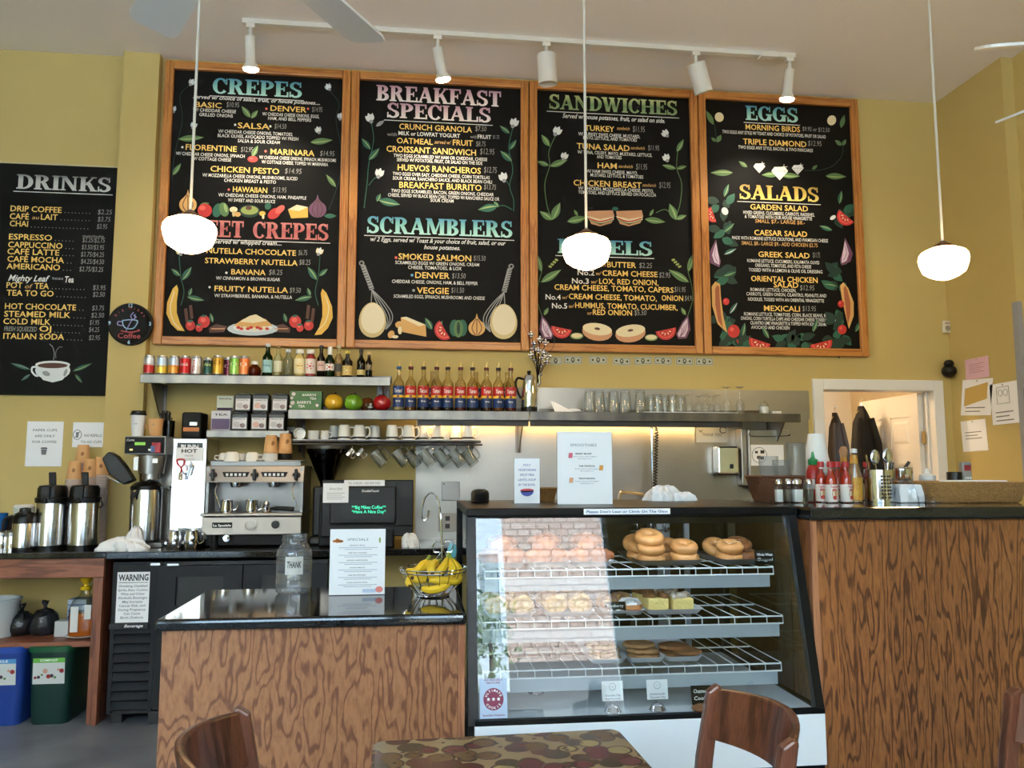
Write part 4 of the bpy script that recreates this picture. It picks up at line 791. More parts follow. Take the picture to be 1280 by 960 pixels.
can(202, (176, 196, 220), (226, 196, 70), ('Lemon', .014, .05, .1, 0), (60, 90, 150), 'silver can with a yellow lower half, second from the end of the shelf')
can(217, (190, 204, 222), (220, 150, 60), ('Orange', .013, .055, .1, 0), (200, 110, 40), 'silver and orange can beside the red cola can')
can(231, (196, 24, 30), None, ('Coca-Cola', .02, .06, .35, 0), (250, 250, 250), 'red can with white script lettering')
can(245, (232, 232, 232), (214, 206, 206), ('Coca', .02, .045, .3, 1), (196, 24, 30), 'white can with red script running up its side')
can(260, (18, 46, 42), (22, 72, 60), ('Ale', .02, .06, .1, 0), (190, 210, 120), 'dark green shorter soft drink can', H=.112)
can(272, (196, 148, 40), (210, 164, 60), ('O', .03, .07, 0, 0), (120, 70, 20), 'gold can between the dark green and maroon cans', H=.128)
can(282, (94, 28, 62), (110, 36, 70), ('C', .03, .055, 0, 0), (230, 200, 220), 'maroon can with a pale ring mark', H=.126).location.y += .07
can(293, (126, 182, 76), (150, 200, 100), ('O', .03, .06, 0, 0), (240, 244, 220), 'lime green can among the warm-coloured ones', H=.126)
can(305, (226, 118, 58), (236, 136, 76), ('O', .03, .06, 0, 0), (250, 230, 210), 'orange can, last of the can row before the bottles', H=.126)
def bottle(px, H, R, glass_m, label_c, cap_c, label, liquid=None, lab=(.2, .52), neckR=.013, shoulder=.58, neckz=.74, capH=.018, name='glass_bottle', txt=None, tc=(60, 60, 60), emblem=None, wide=False, Y=None, Z=None, group='bottles on the top shelf'):
    Y = Y or CANY; Z = Z or ZU
    x = P(px, 469, Y).x; c = (x, Y, Z)
    t = thing(name, label, 'bottle', c, group)
    pr = [(0, .003), (R * .85, 0), (R, .008), (R, H * shoulder), (R * .93, H * (shoulder + .04)), (R * .6, H * (shoulder + .11)), (neckR * 1.15, H * neckz), (neckR, H * (neckz + .06)), (neckR, H - capH)]
    b = MB(glass_m); b.lathe(pr, c, 20); b.build('bottle_body', t)
    if liquid:
        b = MB(liquid); b.lathe([(0, .008), (R * .9, .008), (R * .92, H * shoulder), (R * .55, H * (shoulder + .1)), (neckR * .8, H * neckz), (0, H * neckz)], c, 16); b.build('drink', t)
    b = MB(mat('cap_%d_%d_%d' % cap_c, cap_c, .4)); b.lathe([(neckR * 1.25, H - capH - .001), (neckR * 1.25, H - .002), (neckR * 1.1, H), (0, H)], c, 14); b.build('cap', t)
    if label_c:
        ml = mat('bottle_label_%d_%d_%d' % label_c, label_c, .6); b = MB(ml); b.lathe([(R + .0005, H * lab[0]), (R + .0005, H * lab[1])], c, 20)
        f = oncyl(c, R + .0011, 0)
        if txt: write(b, txt, mat('label_ink_%d_%d_%d' % tc, tc, .6), f, R * 1.5, H * .05, 0, H * (lab[0] + lab[1]) / 2, 'c', .02, .1)
        if emblem:
            me = mat('emblem_%d_%d_%d' % emblem, emblem, .6)
            for q in range(6): b.add([f(R * .3 * math.cos(2 * PI * k / 10) * (1 if q == 0 else .5) + (0 if q == 0 else R * .62 * math.cos(q * 2 * PI / 5)), H * (lab[0] + lab[1]) / 2 + H * .035 * math.sin(2 * PI * k / 10) * (1 if q == 0 else .6) + (0 if q == 0 else H * .1 * math.sin(q * 2 * PI / 5))) for k in range(10)], [tuple(range(10))], me)
        b.build('paper_label', t)
    return t
g_green = glass('green_glass', (70, 140, 92), (20, 70, 44)); g_clear = glass('clear_glass', (250, 252, 252), (170, 178, 178)); g_brown = glass('brown_glass', (92, 48, 20), (30, 14, 6)); g_amber = glass('amber_glass', (190, 120, 50), (90, 50, 16)); g_pet = glass('clear_plastic', (228, 236, 240), (140, 150, 156))
def liq(n, c=(0, 0, 0), r=.2): return mat('liquid_' + n, c, r)
x = P(318, 469, CANY).x; c = (x, CANY, ZU)
t = thing('round_jar', 'small round amber jar with a white cap, between the cans and bottles', 'jar', c)
b = MB(g_amber); b.lathe([(0, .002), (.024, 0), (.036, .014), (.04, .036), (.034, .058), (.02, .07), (.017, .078)], c, 20); b.build('jar_body', t)
b = MB(liq('cider', (150, 92, 36))); b.lathe([(0, .006), (.022, .005), (.034, .016), (.037, .036), (.03, .058), (0, .06)], c, 16); b.build('drink', t)
b = MB(m_white); b.lathe([(.02, .076), (.02, .094), (.018, .097), (0, .097)], c, 14); b.build('cap', t)
bottle(334, .208, .031, g_green, (160, 205, 205), (225, 230, 230), 'green mineral water bottle with a pale blue label', liq('green_water', (30, 92, 60)), (.12, .5), txt='Pelleg', tc=(60, 110, 150))
bottle(347, .2, .026, g_clear, (224, 220, 190), (150, 120, 70), 'slim clear bottle with a cream label, beside the green water bottle', liq('pale_ale', (170, 160, 110)), (.15, .5), .011)
bottle(360, .175, .031, g_pet, None, (200, 206, 214), 'clear plastic water bottle without colour', None, shoulder=.62, neckz=.82, neckR=.014)
bottle(374, .175, .0325, g_clear, (240, 226, 180), (236, 236, 232), 'juice bottle with white cap and yellow fruit label', liq('yellow_juice', (226, 196, 120)), (.12, .66), .021, .7, .84, .024, txt='Lemon', tc=(190, 140, 40), emblem=(232, 190, 70))
bottle(388, .175, .0325, g_clear, (240, 224, 216), (236, 236, 232), 'juice bottle with white cap and red fruit label', liq('red_juice', (170, 40, 36)), (.12, .66), .021, .7, .84, .024, emblem=(206, 44, 40))
bottle(401, .205, .025, g_brown, (222, 190, 180), (40, 40, 40), 'dark slim bottle with a pink label, between red juice and the green bottle', liq('stout', (24, 14, 10)), (.2, .5), .011, txt='Ale', tc=(150, 40, 40))
bottle(412, .196, .029, g_green, (236, 232, 224), (222, 224, 226), 'green beer bottle with a white foil neck', liq('green_beer', (24, 76, 40)), (.22, .44), .012, .56, .72, .05, emblem=(190, 40, 44))
bottle(423, .208, .026, g_clear, (70, 66, 56), (190, 180, 140), 'clear tall beer bottle with a dark label', liq('lager', (150, 116, 60)), (.18, .42), .012)
bottle(434, .172, .033, g_brown, (210, 180, 110), (200, 180, 80), 'squat brown beer bottle with a gold oval label and gold cap', liq('stout'), (.08, .44), .012, emblem=(240, 220, 160))
bottle(451, .182, .026, g_brown, (216, 196, 130), (36, 34, 34), 'brown bottle with a small pale label low on it', liq('stout'), (.1, .28), .011)
bottle(461, .168, .021, g_brown, (140, 120, 90), (200, 170, 120), 'small dark bottle with a tan neck, last on the top shelf', liq('stout'), (.3, .5), .01)
a = P(487, 474, 5.2)
t = thing('metal_bin', 'grey metal box standing behind the blue-labelled syrup bottle', 'box', (a.x, 5.25, ZM))
b = MB(mat('grey_enamel', (150, 154, 158), .5)); b.box(a.x - .08, a.x + .0, 5.2, 5.34, ZM, ZM + .19); b.build('box_body', t, bev=.004)
b = MB(mat('grey_enamel')); b.box(a.x - .085, a.x + .005, 5.195, 5.345, ZM + .19, ZM + .215); b.build('lid', t, bev=.003)
SYY = 5.12
m_sy_r = mat('label_red', (188, 28, 34), .45); m_sy_b = mat('label_blue', (26, 62, 124), .45); m_sy_y = mat('label_yellow', (236, 190, 52), .45); m_sy_n = mat('label_navy', (20, 50, 104), .45)
m_syr = {k: mat('syrup_' + k, c, .15) for k, c in dict(dark=(30, 16, 12), brown=(62, 30, 16), red=(92, 18, 16), amber=(120, 72, 26), clear=(196, 186, 150)).items()}
def syrup_proto():
    t = thing('syrup_bottle', 'x', 'bottle', (0, 0, 0), 'syrup bottles with pourers'); R = .036; o = (0, 0, 0)
    b = MB(glass('syrup_glass', (235, 228, 205), (150, 130, 90))); b.lathe([(0, .003), (R * .9, 0), (R, .006), (R, .165), (R * .93, .182), (R * .6, .2), (.0145, .214), (.0125, .23), (.0135, .262), (.0135, .272)], o, 20); b.build('bottle_body', t)
    b = MB(m_syr['dark']); b.lathe([(0, .006), (R * .92, .006), (R * .92, .155), (0, .156)], o, 16); b.build('syrup', t)
    b = MB(m_sy_n); b.lathe([(R + .0006, .024), (R + .0006, .084)], o, 20, m_sy_n)
    b.lathe([(R + .0006, .084), (R + .0006, .1)], o, 20, m_sy_y); b.lathe([(R + .0006, .1), (R + .0006, .158)], o, 20, m_sy_r)
    f = oncyl(o, R + .0013, 0)
    write(b, 'Torani', mat('label_white', (245, 240, 230), .5), f, .052, .026, 0, .116, 'c', .015, .3); write(b, 'Syrup', mat('label_white'), f, .03, .01, 0, .058, 'c', .02)
    b.add([f(.009 * math.cos(2 * PI * k / 10), .092 + .012 * math.sin(2 * PI * k / 10)) for k in range(10)], [tuple(range(10))], mat('label_brown', (120, 70, 30), .5))
    b.build('paper_label', t)
    b = MB(mat('pourer_collar', (44, 26, 20), .5)); b.lathe([(.0135, .268), (.0165, .27), (.0165, .284), (.012, .287), (0, .287)], o, 14); b.build('collar', t)
    b = MB(mat('pourer_spout', (214, 188, 120), .3, .6)); b.tube([(0, 0, .285), (0, 0, .3), (.004, -.004, .322)], [.006, .005, .003], None, 8); b.build('pourer', t)
    return t
sp = syrup_proto()
ordn = ['', 'first', 'second', 'third', 'fourth', 'fifth', 'sixth', 'seventh', 'eighth', 'ninth']
for k, (px, kind) in enumerate(((498, 'clear'), (513, 'amber'), (529, 'dark'), (545.5, 'brown'), (559.5, 'dark'), (575.5, 'red'), (590.5, 'dark'), (608, 'brown'), (623, 'amber'), (638.5, 'red'))):
    x = P(px, 512, SYY).x
    o = sp if k == 0 else dup(sp, (x, SYY, ZM))
    o['label'] = 'syrup bottle with an all-blue label, beside the red ceramic apple' if k == 0 else ('red-labelled syrup bottle beside the steel coffee pot' if k == 9 else 'red-labelled syrup bottle, %s along from the all-blue one' % ordn[k])
    o.location = (x, SYY, ZM)
    if k: repaint(o, {m_syr['dark']: m_syr[kind]})
    if k > 0: repaint(o, {mat('pourer_collar'): mat('pourer_collar_red', (90, 24, 20), .5)} if k % 2 else {})
    o.rotation_euler = (0, 0, random.uniform(-.18, .18))
repaint(sp, {m_sy_r: m_sy_b, mat('pourer_collar'): mat('collar_blue', (30, 84, 130), .5), m_syr['dark']: m_syr['clear']})
for k, px in enumerate((540, 595, 634)):
    x = P(px, 505, 5.24).x; dup(sp, (x, 5.25, ZM), None, ['syrup bottle in the back row, behind the third red label', 'syrup bottle in the back row, behind the sixth red label', 'syrup bottle in the back row, nearest the steel coffee pot'][k], 'syrup bottles in the back row', ('collar', 'pourer'))
a = P(363, 511, 5.12); c = P(402, 511, 5.12)
t = thing('tea_box', 'green tea box with white lettering, beside the yellow ceramic apple', 'box', ((a.x + c.x) / 2, 5.14, ZM))
b = MB(mat('tea_green', (58, 110, 56), .5, var=(30, (90, 130, 70), .6, (1, 1, 1)))); b.box(a.x, c.x, 5.1, 5.19, ZM, ZM + .118)
f = onY(5.0993, (a.x + c.x) / 2, ZM); mwl = mat('label_white')
for s_, u, v, cp, w in (("BARRYS", .02, .088, .014, .085), ("TEA", .045, .066, .014, .04), ("BARRY'S", -.01, .04, .017, .085), ('TEA', -.025, .016, .017, .042)): write(b, s_, mwl, f, w, cp, u, v, 'c', .02)
for u, v, r in ((-.075, .1, .012), (-.086, .075, .01), (-.08, .045, .013), (-.092, .022, .009), (.07, .03, .01)):
    b.add([f(u + r * math.cos(2 * PI * k / 9), v + r * math.sin(2 * PI * k / 9)) for k in range(9)], [tuple(range(9))], mat('tea_flower', (230, 214, 210), .6))
b.build('carton', t, bev=.001)
def apple(px, col, label, R=.057):
    x = P(px, 511, 5.13).x; t = thing('ceramic_apple', label, 'ornament', (x, 5.13, ZM), 'ceramic apples'); m = mat('glaze_%d' % col[0], col, .12, coat=.6)
    b = MB(m); n = 30; rings = []
    for k in range(13):
        th = PI * (k + .4) / 12.8; rr = math.sin(th) ** .8 * R * (1 + .05 * math.cos(th)); z = R * .98 * (1 - math.cos(th)) * .93
        if k == 12: z -= .008
        rings.append([(x + rr * (1 + .045 * math.cos(5 * q)) * math.cos(q), 5.13 + rr * (1 + .045 * math.cos(5 * q)) * math.sin(q), ZM + z) for q in [2 * PI * i / n for i in range(n)]])
    b.loft(rings); b.build('apple_body', t)
    b = MB(mat('apple_stem', (60, 40, 24), .5)); zt = ZM + R * 1.8; b.tube([(x, 5.13, zt - .012), (x + .004, 5.13, zt + .004), (x + .014, 5.13, zt + .012)], [.006, .004, .005]); b.tube([(x - .02, 5.128, zt + .002), (x, 5.13, zt), (x + .022, 5.126, zt + .001)], [.003, .006, .003]); b.build('stem', t)
apple(417, (222, 172, 42), 'yellow glazed ceramic apple'); apple(441.5, (122, 176, 44), 'green glazed ceramic apple'); apple(477, (178, 24, 32), 'red glazed ceramic apple', .055)
x = P(459, 511, 5.2).x
t = thing('candle_ball', 'brown glass ball behind the green and red ceramic apples', 'ornament', (x, 5.22, ZM)); b = MB(mat('brown_glaze', (110, 58, 26), .2)); b.lathe([(0, 0), (.03, .002), (.046, .03), (.046, .055), (.03, .085), (.018, .09), (0, .086)], (x, 5.22, ZM), 18); b.build('ball', t)
x = P(463, 511, 5.1).x
t = thing('glass_tealight', 'clear glass candle holder in front of the brown ball', 'candle holder', (x, 5.085, ZM)); b = MB(g_clear); b.lathe([(0, .01), (.02, .01), (.022, .0), (.024, .045), (.021, .045), (.019, .014), (0, .014)], (x, 5.085, ZM), 14); b.build('holder', t)
b = MB(m_white); b.lathe([(0, .016), (.017, .016), (.017, .025), (0, .026)], (x, 5.085, ZM), 12); b.build('wax', t)
def carton(x0, x1, z0, z1, y0, y1, c1, c2, label, txt, frac=.6):
    t = thing('tea_carton', label, 'box', ((x0 + x1) / 2, (y0 + y1) / 2, z0), 'tea cartons at the end of the short shelf')
    b = MB(mat('carton_%d_%d' % (c1[0], c1[2]), c1, .6)); b.box(x0, x1, y0, y1, z0, z1)
    f = onY(y0 - .0007, (x0 + x1) / 2, z0); w = x1 - x0; h = z1 - z0
    b.add([f(-w * .47, h * frac * .1), f(w * .47, h * frac * .1), f(w * .47, h * frac), f(-w * .47, h * frac)], [(0, 1, 2, 3)], mat('carton_%d_%d' % (c2[0], c2[2]), c2, .6))
    write(b, txt, m_ink, f, w * .7, h * .1, 0, h * .76, 'c', .02); b.build('carton_body', t, bev=.0015)
a = P(263.5, 537, 5.1); c = P(287.5, 537, 5.1)
carton(a.x, c.x, ZS, ZS + .122, 5.1, 5.2, (214, 212, 220), (94, 78, 112), 'white and purple tea carton at the outer end of the short shelf', 'TEA')
a = P(270, 516, 5.2); c = P(291, 516, 5.2)
carton(a.x, c.x, ZS, ZS + .13, 5.21, 5.3, (70, 56, 84), (58, 46, 70), 'purple tea carton standing behind the white and purple one', 'HERB'); carton(a.x, c.x, ZS + .1305, ZS + .225, 5.21, 5.3, (216, 220, 200), (60, 48, 72), 'pale green tea carton lying on top of the purple one', 'Refreshing', .2)
m_tin = mat('tin_black', (22, 20, 22), .35); m_tl = mat('tin_label', (226, 224, 226), .6)
def tin_proto():
    t = thing('tea_tin', 'x', 'tin', (0, 0, 0), 'square black tea tins'); w = .1; h = .106
    b = MB(m_tin); b.box(-w / 2, w / 2, -.045, .045, 0, h); b.build('tin_body', t, bev=.005)
    b = MB(m_tin); b.box(-w / 2 + .008, w / 2 - .008, -.037, .037, h, h + .01); b.build('lid', t, bev=.003)
    b = MB(m_tl); f = onY(-.0457, 0, 0)
    b.box(-.042, .042, -.0457, -.045, .012, .08); write(b, 'ORGANIC TEA', m_ink, onY(-.0462, 0, 0), .07, .007, 0, .069, 'c', .02)
    fl = mat('tin_picture', (170, 150, 150), .6, var=(40, (90, 70, 80), .8, (1, 1, 1)))
    b.add([onY(-.0462)(.018 + .016 * math.cos(2 * PI * k / 12), .032 + .014 * math.sin(2 * PI * k / 12)) for k in range(12)], [tuple(range(12))], fl)
    b.add([onY(-.0462)(-.016 + .02 * math.cos(2 * PI * k / 12), .038 + .018 * math.sin(2 * PI * k / 12)) for k in range(12)], [tuple(range(12))], mat('tin_tint', (200, 196, 200), .6))
    b.build('paper_label', t); return t
tp = tin_proto(); k = 0
for row, pxs, zz in (('lower', (300, 324, 346), ZS), ('upper', (304, 326, 350), ZS + .1165)):
    for j, px in enumerate(pxs):
        x = P(px, 530 if row == 'lower' else 508, 5.1).x; o = tp if k == 0 else dup(tp, (x, 5.13, zz)); k += 1
        o.location = (x, 5.13, zz); o['label'] = 'black tea tin in the %s row, %s' % (row, ['beside the tea cartons', 'middle one', 'farthest from the cartons'][j])
        if j == 1: repaint(o, {mat('tin_tint'): mat('tin_tint_pink', (222, 180, 168), .6)})
RX0, RX1 = P(364, 552, SY0).x, P(601, 553, SY0).x; RZ = P(480, 549.5, SY0).z
t = thing('mug_rack', 'grey steel wall rack with hooks, holding white mugs and glass mugs', 'rack', ((RX0 + RX1) / 2, SY1, RZ))
b = MB(m_steel); b.box(RX0, RX1, SY0 + .02, SY1, RZ - .008, RZ); b.build('shelf_board', t)
b = MB(mat('dark_steel', (90, 90, 92), .35, .9)); b.tube([(RX0, SY0, RZ - .012), (RX1, SY0, RZ - .012)], .006); b.tube([(RX0, SY0, RZ - .03), (RX1 + .01, SY0, RZ - .03)], .006); b.box(RX0, RX1, SY0 + .0, SY0 + .02, RZ - .01, RZ - .002); b.build('rail', t)
HK = [(440, 0), (453, 0), (473, 1), (501, 1), (515, 1), (534, 1), (551, 1), (569, 1), (585, 1)]
b = MB(m_chrome)
for px, kk in HK:
    x = P(px, 556, SY0).x; b.tube(spline([(x, SY0, RZ - .03), (x + .004, SY0 - .012, RZ - .045), (x + .004, SY0 - .004, RZ - .062), (x, SY0 + .01, RZ - .055)], 3), .0022, None, 5)
b.build('hook_rim', t)
for xx in (RX0 + .04, RX1 - .04):
    b = MB(m_steel); b.prism([(SY0 + .05, RZ - .01), (SY1, RZ - .01), (SY1, RZ - .12)], xx - .003, xx + .003, 'x'); b.build('bracket', t)
def mug_proto():
    t = thing('coffee_mug', 'x', 'mug', (0, 0, 0), 'white mugs on the mug rack')
    b = MB(m_rim); b.lathe([(0, .094), (.026, .0945), (.031, .09), (.0335, .08), (.04, .012), (.0415, 0), (.0385, 0), (.037, .012), (.031, .083), (0, .086)], (0, 0, 0), 24); b.build('mug_body', t)
    b = MB(m_rim); b.tube(spline([(.034, 0, .078), (.056, 0, .08), (.066, 0, .06), (.062, 0, .03), (.039, 0, .016)], 5), .0055, None, 8); b.build('handle', t)
    b = MB(mat('mug_band', (40, 38, 40), .4)); b.lathe([(.0411, .008), (.0399, .02)], (0, 0, 0), 24); b.build('band', t)
    return t
mg = mug_proto(); first = True
MUG = [(418, 5.25, .3, 'half hidden white mug behind the small creamer'), (430, 5.12, .2, 'upturned white mug beside the half hidden one'), (449, 5.14, -.1, 'upturned white mug above the two small metal jugs'), (468, 5.2, 2.6, 'shadowed white mug set back on the rack, handle turned away'), (490, 5.11, .15, 'upturned white mug in the middle of the rack, handle to one side'), (511, 5.13, .3, 'upturned white mug above the second glass mug'), (528, 5.2, 1.4, 'white mug without visible handle, set between two handled ones'), (547, 5.13, PI - .2, 'broad upturned mug whose handle points back toward the till'), (570, 5.2, 1.8, 'grey-shadowed mug near the end of the rack'), (585, 5.11, .3, 'last upturned white mug at the end of the rack')]
for px, Y, rz, lb in MUG:
    x = P(px, 549, Y).x; o = mg if first else dup(mg, (x, Y, RZ)); first = False
    o.location = (x, Y, RZ); o.rotation_euler = (0, 0, rz); o['label'] = lb
x = P(374, 549, 5.1).x
t = thing('ramekin', 'white ramekin lying on its side, mouth toward the room', 'bowl', (x, 5.12, RZ)); b = MB(m_rim); M = rot('X', PI / 2)
b.lathe([(0, 0), (.026, 0), (.033, .005), (.037, .05), (.034, .05), (.03, .008), (0, .008)], (x, 5.16, RZ + .037), 22, None, M); b.build('bowl_body', t)
x = P(392, 549, 5.12).x
t = thing('sugar_pot', 'straight-sided white pot beside the ramekin', 'pot', (x, 5.12, RZ)); b = MB(m_rim); b.lathe([(0, 0), (.034, 0), (.036, .004), (.036, .05), (.038, .056), (.034, .056), (.033, .006), (0, .006)], (x, 5.12, RZ), 22); b.build('pot_body', t)
x = P(406, 549, 5.1).x
t = thing('creamer', 'small white creamer with a handle', 'creamer', (x, 5.1, RZ)); b = MB(m_rim); b.lathe([(0, 0), (.022, 0), (.028, .02), (.022, .042), (.026, .055), (.023, .055), (.02, .04), (.024, .02), (0, .005)], (x, 5.1, RZ), 20); b.build('creamer_body', t)
b = MB(m_rim); b.tube(spline([(x + .022, 5.1, RZ + .045), (x + .042, 5.1, RZ + .04), (x + .04, 5.1, RZ + .018), (x + .027, 5.1, RZ + .014)], 4), .004); b.build('handle', t)
for px, lb in ((437, 'small steel jug hanging from the rack, nearest the coffee grinder'), (450, 'small steel jug hanging beside the first glass mug')):
    a = P(px, 567, SY0); M = tr(a.x, SY0 - .0, a.z) @ rot('Y', math.radians(35)) @ rot('X', -.3)
    t = thing('milk_jug', lb, 'jug', (a.x, SY0, a.z)); b = MB(m_chrome); b.lathe([(0, -.025), (.022, -.025), (.024, -.02), (.02, .02), (.021, .028), (.019, .028), (.017, .015), (.02, -.018), (0, -.02)], (0, 0, 0), 18, None, M); b.build('jug_body', t)
    b = MB(m_chrome); b.tube([M @ Vector(q) for q in spline([(.02, 0, .02), (.038, 0, .018), (.036, 0, -.012), (.023, 0, -.016)], 4)], .003); b.build('handle', t)
g_mug = glass('mug_glass', (236, 238, 236), (110, 112, 110), boost=1.5, haze=.05)
def gm_proto():
    t = thing('glass_mug', 'x', 'glass mug', (0, 0, 0), 'glass mugs hanging from the rack'); M = rot('Y', math.radians(-38))
    b = MB(g_mug); b.lathe([(0, -.055), (.032, -.055), (.034, -.05), (.0365, .055), (.034, .055), (.031, -.042), (0, -.042)], (0, 0, 0), 18, None, M); b.build('mug_body', t)
    b = MB(g_mug); b.tube([M @ Vector(q) for q in spline([(.034, 0, .035), (.058, 0, .036), (.064, 0, .0), (.054, 0, -.034), (.033, 0, -.034)], 5)], .006); b.build('handle', t)
    return t
gp = gm_proto()
for k, (px, py, Y) in enumerate(((474, 573, SY0), (501, 572, SY0), (516, 574, 5.14), (534, 573, SY0), (552, 572, 5.12), (571, 573, SY0), (587, 572, 5.12))):
    a = P(px, py, Y); o = gp if k == 0 else dup(gp, a); o.location = a
    o['label'] = ['clear glass mug hanging just past the steel jugs', 'clear glass mug, second of the hanging seven, counted from the jugs', 'glass mug half behind the second hanging one', 'glass mug hanging fourth from the jugs', 'glass mug half behind the fourth hanging one', 'glass mug hanging sixth from the jugs', 'last glass mug at the free end of the rack'][k]
a = P(661.5, 511, 5.12); c = (a.x, 5.12, ZM)
t = thing('coffee_pot', 'tall polished steel coffee pot with black base and handle, at the end of the syrups', 'coffee pot', c)
b = MB(m_chrome); b.lathe([(.05, .03), (.052, .045), (.05, .1), (.044, .19), (.04, .215), (.032, .238), (.012, .248), (0, .25)], c, 28); b.build('pot_body', t)
b = MB(m_black); b.lathe([(0, 0), (.055, 0), (.055, .028), (.05, .032)], c, 28); b.build('base', t)
b = MB(m_black); b.lathe([(0, .246), (.008, .248), (.014, .256), (.014, .268), (0, .272)], c, 12); b.build('knob', t)
b = MB(m_black); b.tube(spline([(c[0] - .04, 5.12, ZM + .215), (c[0] - .075, 5.12, ZM + .22), (c[0] - .088, 5.12, ZM + .18), (c[0] - .07, 5.12, ZM + .12), (c[0] - .052, 5.12, ZM + .09)], 5), .008); b.build('handle', t)
b = MB(m_chrome); b.tube(spline([(c[0] + .046, 5.12, ZM + .15), (c[0] + .07, 5.12, ZM + .19), (c[0] + .068, 5.12, ZM + .235), (c[0] + .085, 5.12, ZM + .25)], 5), [.016, .013, .01, .009, .009, .009, .009, .009, .009, .009, .009, .009, .009, .008, .008, .008]); b.build('spout', t)
a = P(672, 505, 5.24)
t = thing('silver_spray', 'silver ornament of wire stems and shiny metal buds, in front of the board corner', 'ornament', (a.x, 5.24, ZM))
b = MB(m_chrome); mdk = mat('dark_wire', (50, 46, 46), .4, .8); rnd = random.Random(5)
b.lathe([(0, 0), (.03, 0), (.03, .004), (.008, .01), (.007, .2), (0, .2)], (a.x, 5.24, ZM), 14)
b.build('stand', t)
tips = [(664, 418), (668, 430), (675, 424), (682, 428), (664, 444), (670, 450), (678, 447), (684, 452), (673, 438), (680, 441), (667, 436), (676, 456), (685, 445)]
for px, py in tips:
    q = P(px, py, 5.2 + rnd.uniform(-.04, .06)); b = MB(m_chrome)
    r_ = rnd.uniform(.013, .019); b.ell(q, (r_, r_, r_ * .8), m_chrome, 10, 6)
    b.tube(spline([(a.x, 5.24, ZM + .19), (a.x + (q.x - a.x) * .3, 5.22, ZM + .19 + (q.z - ZM - .19) * .5), q], 4), .0022, mdk, 5)
    for w in range(4): b.ell((q.x + .016 * math.cos(w * 1.57), q.y - .004, q.z + .016 * math.sin(w * 1.57)), (.008, .004, .008), m_chrome, 8, 4)
    b.build('bud', t)
b = MB(mdk); q0 = P(680, 444, 5.22); b.tube(spline([q0, P(690, 436, 5.23), P(693, 426, 5.24), P(691, 418, 5.24)], 5), .002, None, 5); q1 = P(655, 405, 5.24); b.tube(spline([P(668, 440, 5.22), P(662, 425, 5.23), q1], 5), .002, mat('red_wire', (140, 40, 40), .4), 5); b.build('curl_wire', t)
g_tum = glass('tumbler_glass', (250, 251, 250), (196, 198, 194), boost=1.6, haze=.04)
def pint_proto():
    t = thing('pint_glass', 'x', 'drinking glass', (0, 0, 0), 'upturned pint glasses'); H = .146
    b = MB(g_tum); b.lathe([(0, H), (.029, H), (.031, H - .004), (.044, 0), (.0425, 0), (.0295, H - .012), (0, H - .014)], (0, 0, 0), 22); b.build('glass_body', t); return t
def short_proto():
    t = thing('tumbler', 'x', 'drinking glass', (0, 0, 0), 'upturned short tumblers'); H = .12
    b = MB(g_tum); b.lathe([(0, H), (.032, H), (.034, H - .004), (.037, 0), (.0355, 0), (.032, H - .014), (0, H - .016)], (0, 0, 0), 20); b.build('glass_body', t); return t
def wine_proto(H, R, nm):
    t = thing('wine_glass', 'x', 'wine glass', (0, 0, 0), nm)
    b = MB(g_tum); b.lathe([(R * .75, 0), (R, H * .25), (R * .85, H * .42), (.006, H * .55)], (0, 0, 0), 20); b.build('bowl', t)
    b = MB(g_tum); b.lathe([(.006, H * .55), (.004, H * .62), (.004, H * .93), (.012, H * .97), (R * .95, H), (R * .95, H + .002), (0, H + .002)], (0, 0, 0), 20); b.build('stem', t); return t
pp = pint_proto()
for k, (px, Y) in enumerate(((737, 5.14), (749, 5.13), (757, 5.24), (767, 5.14), (781.5, 5.12), (800.5, 5.1))):
    x = P(px, 514, Y).x; o = pp if k == 0 else dup(pp, (x, Y, ZM)); o.location = (x, Y, ZM)
    o['label'] = ['upturned pint glass at the outer end of the glass row, past the folded paper', 'upturned pint glass, second in the glass row', 'upturned pint glass set back against the wall', 'upturned pint glass, fourth in the glass row', 'upturned pint glass, fifth in the glass row', 'upturned pint glass standing forward, beside the short tumblers'][k]
tp_ = short_proto()
for k, (px, Y) in enumerate(((814, 5.2), (822, 5.12), (831, 5.22), (841, 5.13), (851, 5.2))):
    x = P(px, 514, Y).x; o = tp_ if k == 0 else dup(tp_, (x, Y, ZM + .004)); o.location = (x, Y, ZM + .004)
    o['label'] = ['short upturned tumbler at the back beside the last pint glass', 'short upturned tumbler in front, next after the pint glasses', 'short upturned tumbler at the back, middle of three', 'short upturned tumbler in front, nearer the stemmed glasses', 'short upturned tumbler at the back beside the stemmed glasses'][k]
wp = wine_proto(.118, .027, 'small stemmed glasses, upturned')
for k, (px, Y) in enumerate(((862, 5.12), (874, 5.2), (882, 5.12), (889, 5.22), (896.5, 5.11))):
    x = P(px, 515, Y).x; o = wp if k == 0 else dup(wp, (x, Y, ZM + .004)); o.location = (x, Y, ZM + .004)
    o['label'] = ['small stemmed glass in front, nearest the tumblers', 'small stemmed glass at the back, nearer the tumblers', 'small stemmed glass, third of five', 'small stemmed glass at the back, beside the tall wine glasses', 'small stemmed glass in front of the tall wine glasses'][k]
w2 = wine_proto(.172, .03, 'tall wine glasses, upturned')
for k, (px, Y) in enumerate(((908.5, 5.12), (925.5, 5.1))):
    x = P(px, 516, Y).x; o = w2 if k == 0 else dup(w2, (x, Y, ZM + .004)); o.location = (x, Y, ZM + .004); o['label'] = ['tall upturned wine glass beside the small stemmed ones', 'tall upturned wine glass at the end, beside the glass jar'][k]
xa, xb_ = P(802, 515, 5.1).x, P(919, 517, 5.1).x
